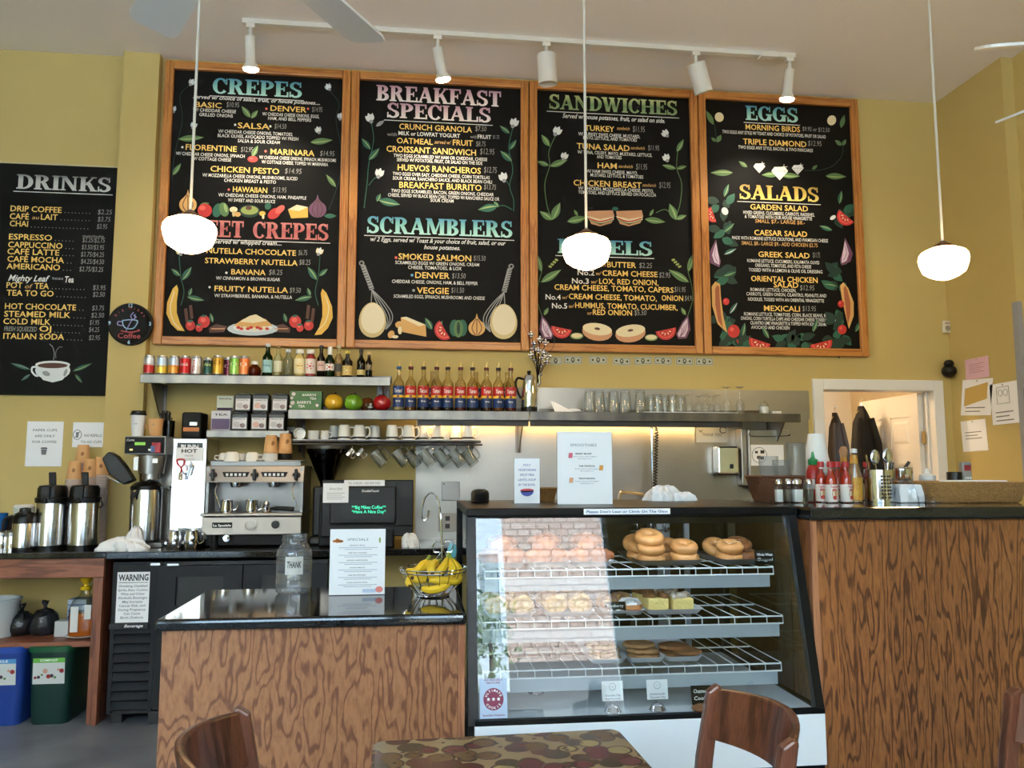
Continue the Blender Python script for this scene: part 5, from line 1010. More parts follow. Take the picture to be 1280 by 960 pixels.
t = thing('shelf_cloth', 'flat white cloth under the tumblers and wine glasses', 'cloth', ((xa + xb_) / 2, 5.15, ZM)); b = MB(m_cloth); b.box(xa, xb_, 5.046, 5.3, ZM, ZM + .0035); b.build('cloth', t)
x = P(955, 517, 5.15).x
t = thing('glass_jar', 'small glass jar of white sugar near the end of the glass shelf', 'jar', (x, 5.15, ZM)); b = MB(g_clear); b.lathe([(0, .002), (.03, 0), (.035, .01), (.035, .055), (.022, .068), (.022, .074)], (x, 5.15, ZM), 18); b.build('jar_body', t)
b = MB(m_white); b.lathe([(0, .006), (.03, .006), (.03, .05), (0, .05)], (x, 5.15, ZM), 14); b.build('sugar', t); b = MB(g_clear); b.lathe([(.025, .074), (.025, .08), (.008, .086), (.01, .096), (0, .098)], (x, 5.15, ZM), 14); b.build('lid', t)
x = P(967, 517, 5.18).x
t = thing('folded_napkin', 'white folded napkin beside the small glass jar', 'napkin', (x, 5.18, ZM)); b = MB(m_cloth); b.box(x - .03, x + .04, 5.14, 5.24, ZM, ZM + .022); b.build('napkin', t, bev=.006)
a = P(693, 512, 5.14); c = P(716, 512, 5.14)
t = thing('folded_paper', 'white folded paper tilted against the steel beside the coffee pot', 'paper', (a.x, 5.16, ZM)); b = MB(m_paper)
b.add([(a.x, 5.12, ZM + .002), (c.x, 5.1, ZM + .002), (a.x + .01, 5.2, ZM + .075), (a.x - .012, 5.22, ZM + .08)], [(0, 1, 2, 3)]); b.add([(a.x, 5.125, ZM + .002), (c.x, 5.105, ZM + .002), (c.x, 5.22, ZM + .002), (a.x, 5.22, ZM + .002)], [(0, 1, 2, 3)]); b.build('sheet', t)
a = P(722, 511, 5.15)
t = thing('folded_cloth', 'small white cloth heap beside the first pint glass', 'cloth', (a.x - .02, 5.18, ZM)); b = MB(m_cloth); b.ell((a.x - .02, 5.2, ZM + .012), (.06, .05, .02)); b.build('cloth', t)
m_bill = mat('banknote_paper', (196, 196, 176), .8); m_bk = mat('banknote_ink', (74, 80, 68), .8)
for k, (px, py, an) in enumerate(((694.5, 451, 2), (716, 450, -1), (747.5, 450, .5), (777, 451.5, -3), (803.5, 451, 3), (828.5, 451, -2), (855.5, 451.5, -1), (880, 452, 1))):
    a = P(px, py, YW_ - .002); w, h = .128, .056
    if k == 0: w = .09
    ca, sa = math.cos(math.radians(an)), math.sin(math.radians(an))
    f = lambda u, v, q=0: (a.x + u * ca - v * sa, YW_ - .004 - (k % 2) * .0022 - q * .0004, a.z + u * sa + v * ca)
    b = MB(m_bill); 
    def slab2(x0, x1, z0, z1, q, m): b.add([f(x0, z0, q), f(x1, z0, q), f(x1, z1, q), f(x0, z1, q)], [(0, 1, 2, 3)], m)
    y0 = YW_ - .004 - (k % 2) * .0022
    b.add([f(-w / 2, -h / 2), f(w / 2, -h / 2), f(w / 2, h / 2), f(-w / 2, h / 2), (f(-w / 2, -h / 2)[0], y0 + .001, f(-w / 2, -h / 2)[2]), (f(w / 2, -h / 2)[0], y0 + .001, f(w / 2, -h / 2)[2]), (f(w / 2, h / 2)[0], y0 + .001, f(w / 2, h / 2)[2]), (f(-w / 2, h / 2)[0], y0 + .001, f(-w / 2, h / 2)[2])], [(0, 1, 2, 3), (7, 6, 5, 4), (0, 4, 5, 1), (1, 5, 6, 2), (2, 6, 7, 3), (3, 7, 4, 0)], m_bill)
    e = .005; t_ = .0025
    for q in ((-w / 2 + e, w / 2 - e, h / 2 - e - t_, h / 2 - e), (-w / 2 + e, w / 2 - e, -h / 2 + e, -h / 2 + e + t_), (-w / 2 + e, -w / 2 + e + t_, -h / 2 + e, h / 2 - e), (w / 2 - e - t_, w / 2 - e, -h / 2 + e, h / 2 - e)): slab2(*q, 1, m_bk)
    for cx, rx, ry in ((0, .013, .018), (-.038, .008, .008), (.038, .008, .008)):
        if abs(cx) < w / 2 - .01: b.add([f(cx + rx * math.cos(2 * PI * i / 14), ry * math.sin(2 * PI * i / 14), 2) for i in range(14)], [tuple(range(14))], m_bk)
    b.add([f(.006 * math.cos(2 * PI * i / 12), .002 + .009 * math.sin(2 * PI * i / 12), 3) for i in range(12)], [tuple(range(12))], m_bill)
    for cx in (-.052, .052):
        for cz in (-.017, .014):
            if abs(cx) < w / 2: write(b, '1', m_bk, lambda u, v: f(u, v, 3), None, .007, cx, cz, 'c', .03)
    o = b.build('dollar_bill'); 
    tag(o, ['pinned dollar bill partly behind the silver ornament', 'pinned dollar bill, second from the silver ornament', 'pinned dollar bill, third from the silver ornament', 'pinned dollar bill tilted upward, fourth from the ornament', 'pinned dollar bill, fifth from the silver ornament', 'pinned dollar bill overlapping the fifth one', 'pinned dollar bill, last but one of the row', 'pinned dollar bill at the far end, under the seam of the last two boards'][k], 'banknote', 'dollar bills pinned in a row')
ZC = .935; CY = 4.76
m_gran = mat('black_granite', (15, 15, 16), .07, var=(160, (62, 62, 60), .35, (1, 1, 1)), spec=.6)
m_wood = oak('dark_red_oak', (140, 84, 58), (96, 50, 34), 9, 1.0, 6, .4)
m_woodh = oak('dark_red_oak_rail', (150, 90, 64), (104, 56, 38), 9, 1.0, 6, .4, axis='l')
xl = -3.4; xm = P(131, 690, CY).x; xr = P(585, 700, CY).x
t = thing('worktop', 'black granite worktop of the drinks station, under the pump flasks', 'worktop', ((xl + xm) / 2, CY, ZC - .04))
b = MB(m_gran); b.box(xl, xm + .01, CY, YW_, ZC - .035, ZC); b.build('slab', t, bev=.006)
t = thing('back_worktop', 'black granite worktop carrying the coffee brewer and espresso machine', 'worktop', ((xm + xr) / 2, CY, ZC - .04))
b = MB(m_gran); b.box(xm + .012, xr, CY - .02, YW_, ZC - .04, ZC); b.build('slab', t, bev=.006)
t = thing('shelf_unit', 'open oak shelf unit under the drinks station, with one shelf and bins below', 'shelf unit', ((xl + xm) / 2, 5.0, 0))
b = MB(m_woodh); b.box(xl, xm - .004, CY + .012, CY + .034, ZC - .14, ZC - .036); b.build('top_rail', t, bev=.003)
zs = P(60, 803, CY + .05).z
b = MB(m_woodh); b.box(xl, xm - .07, CY + .05, YW_ - .002, zs - .03, zs); b.build('shelf_board', t, bev=.003)
b = MB(m_wood); b.box(xm - .066, xm - .004, CY + .036, YW_ - .002, 0, ZC - .036); b.box(xm - .03, xm - .004, CY + .01, CY + .035, 0, ZC - .141); b.build('side_panel', t, bev=.002)
b = MB(m_wood); b.box(xl, xl + .03, CY + .036, YW_ - .002, 0, ZC - .036); b.build('side_panel', t)
FXA = P(134, 800, CY).x; FXB = P(395, 760, CY).x + .06; FY = CY + .0
m_fr = mat('fridge_black', (15, 18, 25), .5, bump=(400, .12), spec=.3); m_frd = mat('fridge_dark', (9, 10, 12), .5)
t = thing('bar_fridge', 'black back-bar refrigerator with a louvred grille and a warning notice', 'refrigerator', ((FXA + FXB) / 2, FY, 0))
zt = ZC - .06; xg = P(192, 800, FY).x
b = MB(m_frd); b.box(FXA, FXB, FY + .03, YW_ - .03, .05, zt); b.build('fridge_body', t, bev=.004)
b = MB(m_fr)
zg1 = P(160, 782, FY).z; zg0 = P(160, 900, FY).z
b.box(FXA + .01, xg, FY + .012, FY + .03, zg1 + .02, zt - .01); b.box(FXA + .01, FXA + .03, FY + .012, FY + .03, .06, zg1 + .02); b.box(xg - .02, xg, FY + .012, FY + .03, .06, zg1 + .02)
n = 9; dz = (zg1 - .075) / n
for k in range(n):
    z = .075 + k * dz; b.prism([(FY + .006, z + .006), (FY + .03, z + dz * .95), (FY + .03, z + dz * .7), (FY + .01, z)], FXA + .03, xg - .02, 'x')
b.build('grille', t)
for x0, x1, nm in ((xg + .008, xg + (FXB - xg) * .5 - .004, 1), (xg + (FXB - xg) * .5 + .004, FXB, 2)):
    b = MB(m_fr); za, zb = .09, zt - .02; w0, w1 = x0 + .1, x1 - .1; z0, z1 = zb - .22, zb - .06
    for q in ((x0, w0, za, zb), (w1, x1, za, zb), (w0, w1, za, z0), (w0, w1, z1, zb)): b.box(q[0], q[1], FY - .012, FY + .028, q[2], q[3])
    d = b.build('fridge_door', t)
    b = MB(m_frd); b.box(w0, w1, FY + .008, FY + .028, z0, z1); b.build('pull_recess', d)
b = MB(mat('chrome_hinge', (190, 192, 196), .3, 1)); b.box(xg - .03, xg + .02, FY - .014, FY + .02, zt - .016, zt - .004); b.box(xg + .06, xg + .12, FY - .016, FY - .01, zt - .018, zt - .008); b.build('top_hinge', t)
b = MB(m_frd); b.box(xg - .01, xg + .09, FY - .0, FY + .1, 0, .07); b.box(FXA + .02, FXA + .08, FY + .05, FY + .12, 0, .05); b.box(FXB - .09, FXB - .02, FY + .05, FY + .12, 0, .05); b.build('foot', t)
a = P(143, 779, FY); c = P(187, 715, FY)
tn = thing('warning_notice', 'white WARNING notice taped to the black fridge above its grille', 'sign', ((a.x + c.x) / 2, FY, a.z))
b = MB(m_paper); b.box(a.x, c.x, FY + .0095, FY + .0118, a.z, c.z); W = c.x - a.x; Hh = c.z - a.z; f = lambda u, v: (a.x + u, FY + .009, a.z + v)
write(b, 'WARNING', m_ink, f, W * .92, Hh * .13, W / 2, Hh * .83, 'c', .03); b.add([f(W * .05, Hh * .785), f(W * .95, Hh * .785), f(W * .95, Hh * .795), f(W * .05, Hh * .795)], [(0, 1, 2, 3)], m_ink)
for k, s_ in enumerate(('Drinking Distilled', 'Spirits, Beer, Coolers,', 'Wine and Other', 'Alcoholic Beverages', 'May Increase', 'Cancer Risk, and', 'During Pregnancy,', 'Can Cause', 'Birth Defects')): write(b, s_, m_gink, f, W * (.88, .92, .74, .9, .62, .8, .86, .5, .7)[k], Hh * .05, W / 2, Hh * (.7 - k * .078), 'c', .01, .1)
b.build('sheet', tn)
b = MB(m_frd); b.box(a.x - .03, c.x + .0, FY + .004, FY + .0118, a.z - .035, a.z - .003); write(b, 'Beverage', m_paper, lambda u, v: (a.x + u, FY + .0035, a.z - .027 + v), .1, .016, .1, .002, 'c', .02, .3); o = b.build('name_strip', t)
def bag(px, py, r, label, col):
    a = P(px, py, 5.05); m = mat('bag_%d' % col[0], col, .25, spec=.6, bump=(35, .9)); t = thing('plastic_bag', label, 'bag', (a.x, 5.05, zs))
    b = MB(m); rd = random.Random(px); n = 18; rings = []
    for k, (q, z) in enumerate(((.7, 0), (.95, .03), (1.0, .07), (.85, .11), (.5, .135), (.18, .14), (.1, .155), (.26, .185))):
        rings.append([(a.x + r * q * math.cos(2 * PI * i / n) * rd.uniform(.88, 1.1), 5.05 + r * q * math.sin(2 * PI * i / n) * rd.uniform(.88, 1.1), zs + z * r / .08 * (1 if k in (0,) else rd.uniform(.95, 1.05))) for i in range(n)])
    b.loft(rings); b.build('bag_body', t)
bag(26, 790, .075, 'black plastic bag beside the white tub on the shelf', (22, 22, 24)); bag(55, 790, .08, 'dark bag with a shiny crinkled top, in the middle of the shelf', (40, 40, 44))
a = P(0, 792, 5.0); t = thing('ice_tub', 'translucent white tub at the end of the oak shelf', 'tub', (a.x, 5.0, zs)); m = mat('milky_plastic', (200, 202, 200), .5)
b = MB(m); b.lathe([(0, 0), (.1, 0), (.105, .01), (.125, .2), (.132, .2), (.13, .212), (.118, .212), (.1, .02), (0, .015)], (a.x - .04, 5.02, zs), 24, None, None); b.build('tub_body', t)
a = P(73, 789, 4.98); t = thing('small_carton', 'small grey-white carton beside the juice jug', 'box', (a.x + .04, 5.0, zs)); b = MB(mat('card_grey', (196, 194, 192), .8)); b.box(a.x - .015, a.x + .1, 4.96, 5.04, zs, zs + .085); b.build('box_body', t, bev=.002)
a = P(96, 780, 5.2); t = thing('pale_box', 'pale blue box behind the juice jug', 'box', (a.x, 5.24, zs)); b = MB(mat('card_pale_blue', (186, 200, 216), .7)); b.box(a.x - .055, a.x + .05, 5.19, 5.3, zs, zs + .17)
for k in range(4): b.box(a.x - .05, a.x + .045, 5.187, 5.1899, zs + .03 + k * .035, zs + .04 + k * .035, mat('card_lines', (120, 140, 176), .7))
b.build('box_body', t)
a = P(104, 795, 4.95)
t = thing('saucer', 'white saucer under the juice jug', 'plate', (a.x, 4.95, zs)); b = MB(m_rim); b.lathe([(0, 0), (.06, 0), (.092, .012), (.088, .014), (.058, .005), (0, .005)], (a.x, 4.95, zs), 26); b.build('plate_body', t)
t = thing('juice_jug', 'clear jug of amber syrup with a yellow cap', 'jug', (a.x, 4.95, zs + .006)); R = .072; z0 = zs + .006
b = MB(glass('jug_plastic', (240, 240, 236), (170, 168, 160))); rings = [[(a.x + x * s_, 4.95 + y * s_, z0 + z) for x, y in rrect(2 * R, 2 * R * .8, .03)] for z, s_ in ((0, .94), (.008, 1), (.16, 1), (.2, .8), (.225, .4), (.24, .3), (.262, .3))]; b.loft(rings); b.build('jug_body', t)
b = MB(liq('amber_syrup', (190, 96, 20), .1)); b.loft([[(a.x + x * s_, 4.95 + y * s_, z0 + z) for x, y in rrect(2 * R, 2 * R * .8, .03)] for z, s_ in ((.006, .92), (.012, .96), (.13, .96))]); b.build('syrup', t)
b = MB(mat('jug_label', (226, 224, 216), .6)); b.box(a.x - R * .72, a.x - R * .15, 4.95 - R * .83, 4.95 - R * .81, z0 + .03, z0 + .17); b.box(a.x + R * .3, a.x + R * .8, 4.95 - R * .83, 4.95 - R * .81, z0 + .1, z0 + .18); b.build('paper_label', t)
b = MB(mat('yellow_cap', (240, 196, 20), .4)); b.lathe([(.026, .255), (.028, .258), (.028, .275), (.014, .278), (.012, .29), (.018, .296), (.03, .31), (.03, .325), (.018, .338), (0, .34)], (a.x, 4.95, z0), 16); b.build('cap', t)
def bin_(px0, px1, py, label, col, lab, rim):
    a = P(px0, py, 4.8); c = P(px1, py, 4.8); w = c.x - a.x; xc = (a.x + c.x) / 2; H_ = .42
    t = thing('recycling_bin', label, 'bin', (xc, 4.95, 0), 'recycling bins under the drinks station'); m = mat('bin_%d_%d' % (col[1], col[2]), col, .45)
    def ring(s_, z, i=0): return [(xc + x * s_, 4.98 + y * s_, z) for x, y in rrect(w - i, .36 - i, .05)]
    b = MB(m); b.loft([ring(.84, 0), ring(.86, .01), ring(1, H_ - .03)], None, True, True); b.loft([ring(.98, H_ - .03, .012), ring(.86, .03, .012)], mat('bin_inside', (14, 20, 18), .7), True, False); b.build('bin_body', t)
    b = MB(mat('bin_rim_%d_%d' % (rim[1], rim[2]), rim, .4)); b.loft([ring(1, H_ - .03), ring(1.05, H_ - .028), ring(1.06, H_), ring(1.0, H_ + .004), ring(.97, H_ - .01)], None, True, False); b.build('rim', t)
    s1 = .86 + .14 * (.4 - .01) / (H_ - .04); 
    b = MB(mat('bin_label', (206, 208, 204), .6)); rd = random.Random(4)
    def fy(z): s_ = .86 + .14 * (z - .01) / (H_ - .04); return 4.98 - .18 * s_ - .0015
    def patch(x0, x1, z0, z1, m=None, o=0): b.add([(x0, fy(z0) - o, z0), (x1, fy(z0) - o, z0), (x1, fy(z1) - o, z1), (x0, fy(z1) - o, z1)], [(0, 1, 2, 3)], m)
    patch(xc - w * .36, xc + w * .36, .22, .335); patch(xc - w * .36, xc + w * .36, .335, .36, mat('lab_%d' % lab[1], lab, .6))
    for k in range(9):
        x = xc - w * .3 + k * w * .074; r = rd.uniform(.006, .014); z = rd.uniform(.25, .3); mm = mat('lab_pic%d' % (k % 4), ((150, 40, 44), (70, 50, 60), (90, 130, 80), (200, 150, 130))[k % 4], .6)
        b.add([(x + r * math.cos(2 * PI * i / 9), fy(z + r * math.sin(2 * PI * i / 9)) - .0008, z + r * math.sin(2 * PI * i / 9)) for i in range(9)], [tuple(range(9))], mm)
    write(b, 'RECYCLE' if lab[2] > 150 else 'COMPOST', m_paper, lambda u, v: (xc + u, fy(.34) - .001, .342 + v), w * .4, .012, 0, 0, 'c', .02)
    b.build('paper_label', t)
bin_(-40, 24, 905, 'blue recycling bin at the end under the oak shelf', (28, 62, 140), (80, 150, 200), (34, 74, 160)); bin_(28, 84, 912, 'dark green compost bin with a picture label', (14, 50, 42), (104, 176, 70), (22, 84, 52))
def airpot(px, label, Y=5.02):
    x = P(px, 680, Y).x; R = .083; c = (x, Y, ZC)
    t = thing('airpot', label, 'airpot', c, 'steel pump flasks')
    b = MB(m_bright); b.lathe([(R, .018), (R, .262), (R * .98, .27)], c, 30); b.build('flask_body', t)
    b = MB(m_black); b.lathe([(0, 0), (R * 1.02, 0), (R * 1.03, .018), (R, .02)], c, 30); b.build('base', t)
    b = MB(m_black); b.lathe([(R * 1.0, .262), (R * 1.08, .268), (R * 1.08, .292), (R * .96, .296), (R * .95, .345), (R * .85, .362), (R * .5, .366), (0, .366)], c, 30); b.cbox((x, Y - R * .98, ZC + .32), (.046, .03, .07)); b.build('lid', t, bev=.0)
    b = MB(m_black); b.prism([(x - .02, ZC + .36), (x + .016, ZC + .36), (x + .01, ZC + .44), (x - .026, ZC + .44)], Y - .01, Y + .012, 'y'); b.build('pump_lever', t, bev=.004)
    b = MB(m_black); b.tube(spline([(x + R * 1.04, Y, ZC + .28), (x + R * 1.2, Y, ZC + .25), (x + R * 1.04, Y, ZC + .23)], 4), .006); b.build('handle', t)
    b = MB(m_blackm); b.tube([(x, Y - R * .9, ZC + .29), (x, Y - R * 1.15, ZC + .285), (x, Y - R * 1.2, ZC + .262)], .011); b.build('spout', t)
    return x
x = airpot(62, 'steel pump flask with a small blue label, under the paper-cup notice'); airpot(103, 'plain steel pump flask, beside the stacks of tan cups')
b = MB(mat('blue_label', (110, 150, 206), .5)); f = oncyl((x, 5.02, ZC), .0836, -.3); b.add([f(-.02, .2), f(.02, .2), f(.02, .215), f(-.02, .215)], [(0, 1, 2, 3)]); o = b.build('blue_label', [q for q in bpy.data.objects if q.name == 'airpot'][0])
x = P(29, 682, 4.95).x; c = (x, 4.95, ZC); R = .062
t = thing('thermal_carafe', 'small steel thermal carafe with a black handle', 'carafe', c)
b = MB(m_bright); b.lathe([(R, .014), (R, .15), (R * .96, .155)], c, 26); b.build('carafe_body', t); b = MB(m_black); b.lathe([(0, 0), (R, 0), (R * 1.02, .014), (R, .016)], c, 26); b.build('base', t)
b = MB(m_black); b.lathe([(R * 1.0, .15), (R * 1.0, .185), (R * .8, .205), (R * .5, .215), (R * .45, .235), (0, .24)], c, 26); b.tube([(x + .02, 4.95 - .04, ZC + .2), (x + .03, 4.95 - .066, ZC + .21)], .012); b.build('lid', t)
b = MB(m_black); b.tube(spline([(x - R * .9, 4.93, ZC + .19), (x - R * 1.5, 4.92, ZC + .17), (x - R * 1.55, 4.92, ZC + .09), (x - R * 1.05, 4.93, ZC + .03)], 5), .009); b.build('handle', t)
for px, lb in ((14, 'small steel sugar shaker beside the thermal carafe'), (2, 'small steel sugar shaker at the very end of the drinks station')):
    x = P(px, 680, 4.93).x; c = (x, 4.93, ZC); t = thing('steel_shaker', lb, 'shaker', c); b = MB(m_chrome); b.lathe([(0, 0), (.03, 0), (.03, .07), (.028, .08)], c, 18); b.build('shaker_body', t); b = MB(m_steel); b.lathe([(.031, .078), (.031, .1), (.02, .11), (0, .112)], c, 18); b.build('lid', t)
x = P(12, 665, 5.2).x; t = thing('dark_box', 'dark wooden condiment box behind the carafe', 'box', (x, 5.2, ZC)); b = MB(mat('dark_walnut', (42, 30, 24), .5)); b.box(x - .06, x + .13, 5.16, 5.3, ZC, ZC + .165); b.build('box_body', t, bev=.004)
x = P(29, 640, 5.22).x; t = thing('lid_stack', 'stack of white cup lids on the dark box', 'lids', (x, 5.23, ZC + .166)); b = MB(m_white)
pr = [(0, 0)];
for k in range(8): pr += [(.058, .001 + k * .009), (.06, .004 + k * .009), (.055, .008 + k * .009)]
b.lathe(pr + [(.048, .078), (0, .08)], (x, 5.23, ZC + .166), 24); b.build('cup_lid', t)
x = P(0, 660, 5.1).x; t = thing('blue_cup', 'stack of translucent blue tumblers cut by the picture edge', 'cup', (x, 5.1, ZC)); b = MB(mat('blue_plastic', (30, 90, 150), .2)); b.lathe([(0, 0), (.03, 0), (.036, .11), (.038, .112), (.038, .14), (.04, .142), (.04, .17), (.042, .172), (.043, .2), (.04, .2), (0, .19)], (x - .005, 5.1, ZC), 20); b.build('cup_body', t)
m_tan = mat('kraft_cup', (218, 168, 112), .7, var=(12, (204, 150, 96), .6, (1, 1, 1))); m_sl = mat('cup_lines', (196, 176, 164), .7)
def cupstack(px, n, Y, label, m=m_tan, z=ZC, R=.044, top='cup', rim=m_tan, logo=True):
    """nested paper cups standing upside down in a tall stack"""
    x = P(px, 672, Y).x; c = (x, Y, z); t = thing('cup_stack', label, 'cups', c)
    b = MB(m); h = .0; pr = []
    for k in range(n): pr += [(R, h), (R * 1.03, h + .003), (R * 1.03, h + .008), (R * .985, h + .01)]; h += .0125
    b.lathe([(0, 0)] + pr, c, 22, m_sl if n > 8 else m); b.lathe([(R * .985, h - .002), (R * .72, h + .105), (R * .7, h + .107), (R * .66, h + .1), (0, h + .1)], c, 22, m)
    if logo:
        f = oncyl(c, R * .87, -PI / 2 + 1.6 - 1.4); 
        b.add([(c[0] + R * .84 * math.sin(q) , c[1] - R * .86 * math.cos(q) - .001, z + h + .05 + .014 * math.sin(w)) for q, w in [(.3 + .25 * math.cos(2 * PI * i / 12), 2 * PI * i / 12) for i in range(12)]], [tuple(range(12))], mat('cup_print', (150, 104, 60), .7))
    b.build('paper_cup', t)
    return z + h + .105
NC = lambda px, py, Y: int((P(px, py, Y).z - ZC - .105) / .0125)
cupstack(98, NC(98, 554, 5.24), 5.24, 'tallest stack of upside-down tan paper cups, under the no-refill notice'); cupstack(88, NC(88, 575, 5.13), 5.13, 'stack of tan paper cups between the two pump flasks'); cupstack(108, NC(108, 573, 5.17), 5.17, 'stack of tan cups just behind the plain pump flask'); cupstack(122, NC(122, 570, 5.2), 5.2, 'stack of tan cups nearest the pilaster')
def sheet(p0, p1, Y, label, fn, name='paper_notice', cat='sign', m=None, tilt=0):
    a = P(*p0, Y); c = P(*p1, Y); w = c.x - a.x; h = c.z - a.z; t = thing(name, label, cat, ((a.x + c.x) / 2, Y, a.z))
    b = MB(m or m_paper); b.box(a.x, c.x, Y - .0015, Y, a.z, c.z); fn(b, lambda u, v: (a.x + u * w, Y - .0021, a.z + v * h), w, h); b.build('sheet', t)
    return t
def n1(b, f, w, h):
    F2 = lambda u, v: f(u / w, v / h)
    for k, (s_, ww) in enumerate((('PAPER CUPS', .66), ('ARE ONLY', .56), ('FOR COFFEE', .66))): write(b, s_, m_gink, F2, w * ww, h * .055, w * .5, h * (.78 - k * .13), 'c', .01)
    b.add([f(.42, .38), f(.58, .38), f(.56, .26), f(.44, .26)], [(0, 1, 2, 3)], m_gink); b.add([f(.4, .39), f(.6, .39), f(.57, .42), f(.43, .42)], [(0, 1, 2, 3)], m_ink)
sheet((31, 583), (80, 527), YW_ - .003, 'white notice PAPER CUPS ARE ONLY FOR COFFEE on the yellow wall', n1)
def n2(b, f, w, h):
    F2 = lambda u, v: f(u / w, v / h)
    write(b, 'NO REFILLS', m_gink, F2, w * .56, h * .11, w * .65, h * .42, 'c', .01); write(b, 'TO-GO CUPS', m_gink, F2, w * .66, h * .11, w * .6, h * .16, 'c', .01)
    b.tube([Vector(f(.15 + .13 * math.cos(q), .5 + .19 * math.sin(q))) for q in [2 * PI * i / 20 for i in range(20)]], .002, m_gink, 5, True); b.tube([f(.06, .36), f(.24, .64)], .002, m_gink, 5); b.add([f(.1, .6), f(.2, .6), f(.18, .38), f(.12, .38)], [(0, 1, 2, 3)], m_gink)
sheet((90, 559), (131, 528), YW_ - .003, 'white notice NO REFILLS TO-GO CUPS behind the tan cup stacks', n2)
x0, x1 = P(153, 600, 4.95).x, P(204, 600, 4.95).x; xw = x1 - x0; xc = (x0 + x1) / 2; YB = 4.95
zt = P(180, 545, YB).z; zh = P(180, 568, YB).z
t = thing('coffee_brewer', 'steel filter coffee brewer with a black control panel and open black basket lid', 'coffee machine', (xc, 5.1, ZC))
b = MB(m_steel); b.box(x0, x1, YB + .01, 5.32, zh, zt); b.box(x0 + .06, x1 + .03, 5.14, 5.32, ZC, zt - .002); b.box(x0 + .02, x1, YB + .02, 5.32, ZC, ZC + .028); b.build('machine_body', t, bev=.004)
b = MB(m_blackm); f = onY(YB - .002, x0, zh); h = zt - zh; b.box(x0 + .004, x1 - .004, YB, YB + .012, zh + .006, zt - .006)
write(b, 'Curtis', m_paper, f, .045, .014, .035, h * .72, 'c', .0, .3); b.add([f(xw * .26, h * .5), f(xw * .52, h * .5), f(xw * .52, h * .66), f(xw * .26, h * .66)], [(0, 1, 2, 3)], mat('green_lcd', (110, 160, 60), .4, emit=(120, 190, 60), es=.5))
for q, m_ in ((.14, mat('brass_hinge')), (.6, m_steel)): b.add([f(xw * q, h * .2), f(xw * (q + .08), h * .2), f(xw * (q + .08), h * .3), f(xw * q, h * .3)], [(0, 1, 2, 3)], m_)
b.build('control_panel', t)
b = MB(mat('red_tag', (170, 30, 44), .4)); b.box(x1 - .07, x1 - .02, YB - .012, YB - .003, zh + .01, zh + .07, None, None); b.build('red_switch', t, bev=.003)
b = MB(mat('blue_tag', (60, 90, 140), .4)); b.box(x1 - .074, x1 - .052, YB - .014, YB - .0125, zh + .012, zh + .05); b.build('blue_switch', t)
zb1 = zh - .005; zb0 = P(180, 592, YB).z; b = MB(m_steel); c = (xc + .02, 5.03, 0); b.lathe([(.082, zb1), (.08, zb1 - .02), (.07, zb0), (.05, zb0), (.05, zb0 - .035), (0, zb0 - .035)], c, 26); b.box(xc - .055, xc - .03, YB - .005, YB + .01, zb0 + .02, zb1 - .01); b.box(xc + .05, xc + .08, YB - .004, YB + .01, zb1 - .045, zb1 - .02); b.build('brew_basket', t)
a = P(138, 566, YB); q = P(165, 604, YB); m0 = Vector((a.x, YB - .02, a.z)); m1 = Vector((q.x, YB - .02, q.z)); d = (m1 - m0); nrm = Vector((-d.z, 0, d.x)).normalized()
b = MB(m_black); pr = [(0, -.006), (.05, -.045), (.5, -.062), (.95, -.03), (1.0, .03), (.55, .035), (.2, .03), (0, .012)]
poly = [m0 + d * u - nrm * v * -1 for u, v in pr]; b.prism([(p.x, p.z) for p in poly], YB - .05, YB + .02, 'y'); b.build('basket_lid', t, bev=.008)
b = MB(m_chrome); s0 = P(131, 595, YB); s1_ = P(150, 604, YB); b.box(0, (s1_ - s0).length, -.012, .012, 0, .006, None, tr(*s0) @ rot('Y', math.atan2(s0.z - s1_.z, s1_.x - s0.x))); b.build('steel_tab', t, bev=.002)
t = thing('brewer_airpot', 'tall steel airpot standing under the brewer basket', 'airpot', (xc, 5.03, ZC + .029)); c = (xc, 5.03, ZC + .029); R = .088; hz = zb0 - .045 - ZC - .029
b = MB(m_bright); b.lathe([(0, .012), (R, .012), (R, hz - .05), (R * .98, hz - .044)], c, 30); b.build('flask_body', t); b = MB(m_black); b.lathe([(R * 1.04, hz - .05), (R * 1.04, hz - .03), (R * .8, hz - .01), (R * .5, hz - .002), (0, hz)], c, 30); b.box(xc, xc + R + .05, 5.0, 5.06, c[2] + hz - .048, c[2] + hz - .03); b.build('lid', t)
b = MB(m_black); b.lathe([(0, 0), (R * 1.02, 0), (R * 1.02, .014), (R, .016)], c, 30); b.build('base', t); b = MB(m_black); p0 = P(186, 600, YB); p1 = P(166, 622, YB); b.tube([(p0.x, 4.99, p0.z), (p1.x, 4.93, p1.z)], .012); b.build('handle', t)
x = P(172, 543, 5.02).x; z = zt
t = thing('takeaway_cup', 'white takeaway cup with a black lid on top of the brewer', 'cup', (x, 5.02, z)); c = (x, 5.02, z)
b = MB(m_paper); b.lathe([(0, .004), (.03, .004), (.031, 0), (.043, .128), (.044, .13)], c, 22); write(b, 'ok', m_gink, lambda u, v: (x + u, 5.02 - .0395, z + .07 + v), .02, .01, 0, 0); b.build('cup_body', t)
b = MB(m_black); b.lathe([(.046, .126), (.047, .136), (.042, .138), (.041, .15), (.036, .153), (.034, .148), (0, .147)], c, 22); b.build('lid', t)
x = P(194, 543, 5.02).x; t = thing('kraft_cup', 'tan paper cup with a small handle flap, beside the white takeaway cup', 'cup', (x, 5.02, z)); c = (x, 5.02, z)
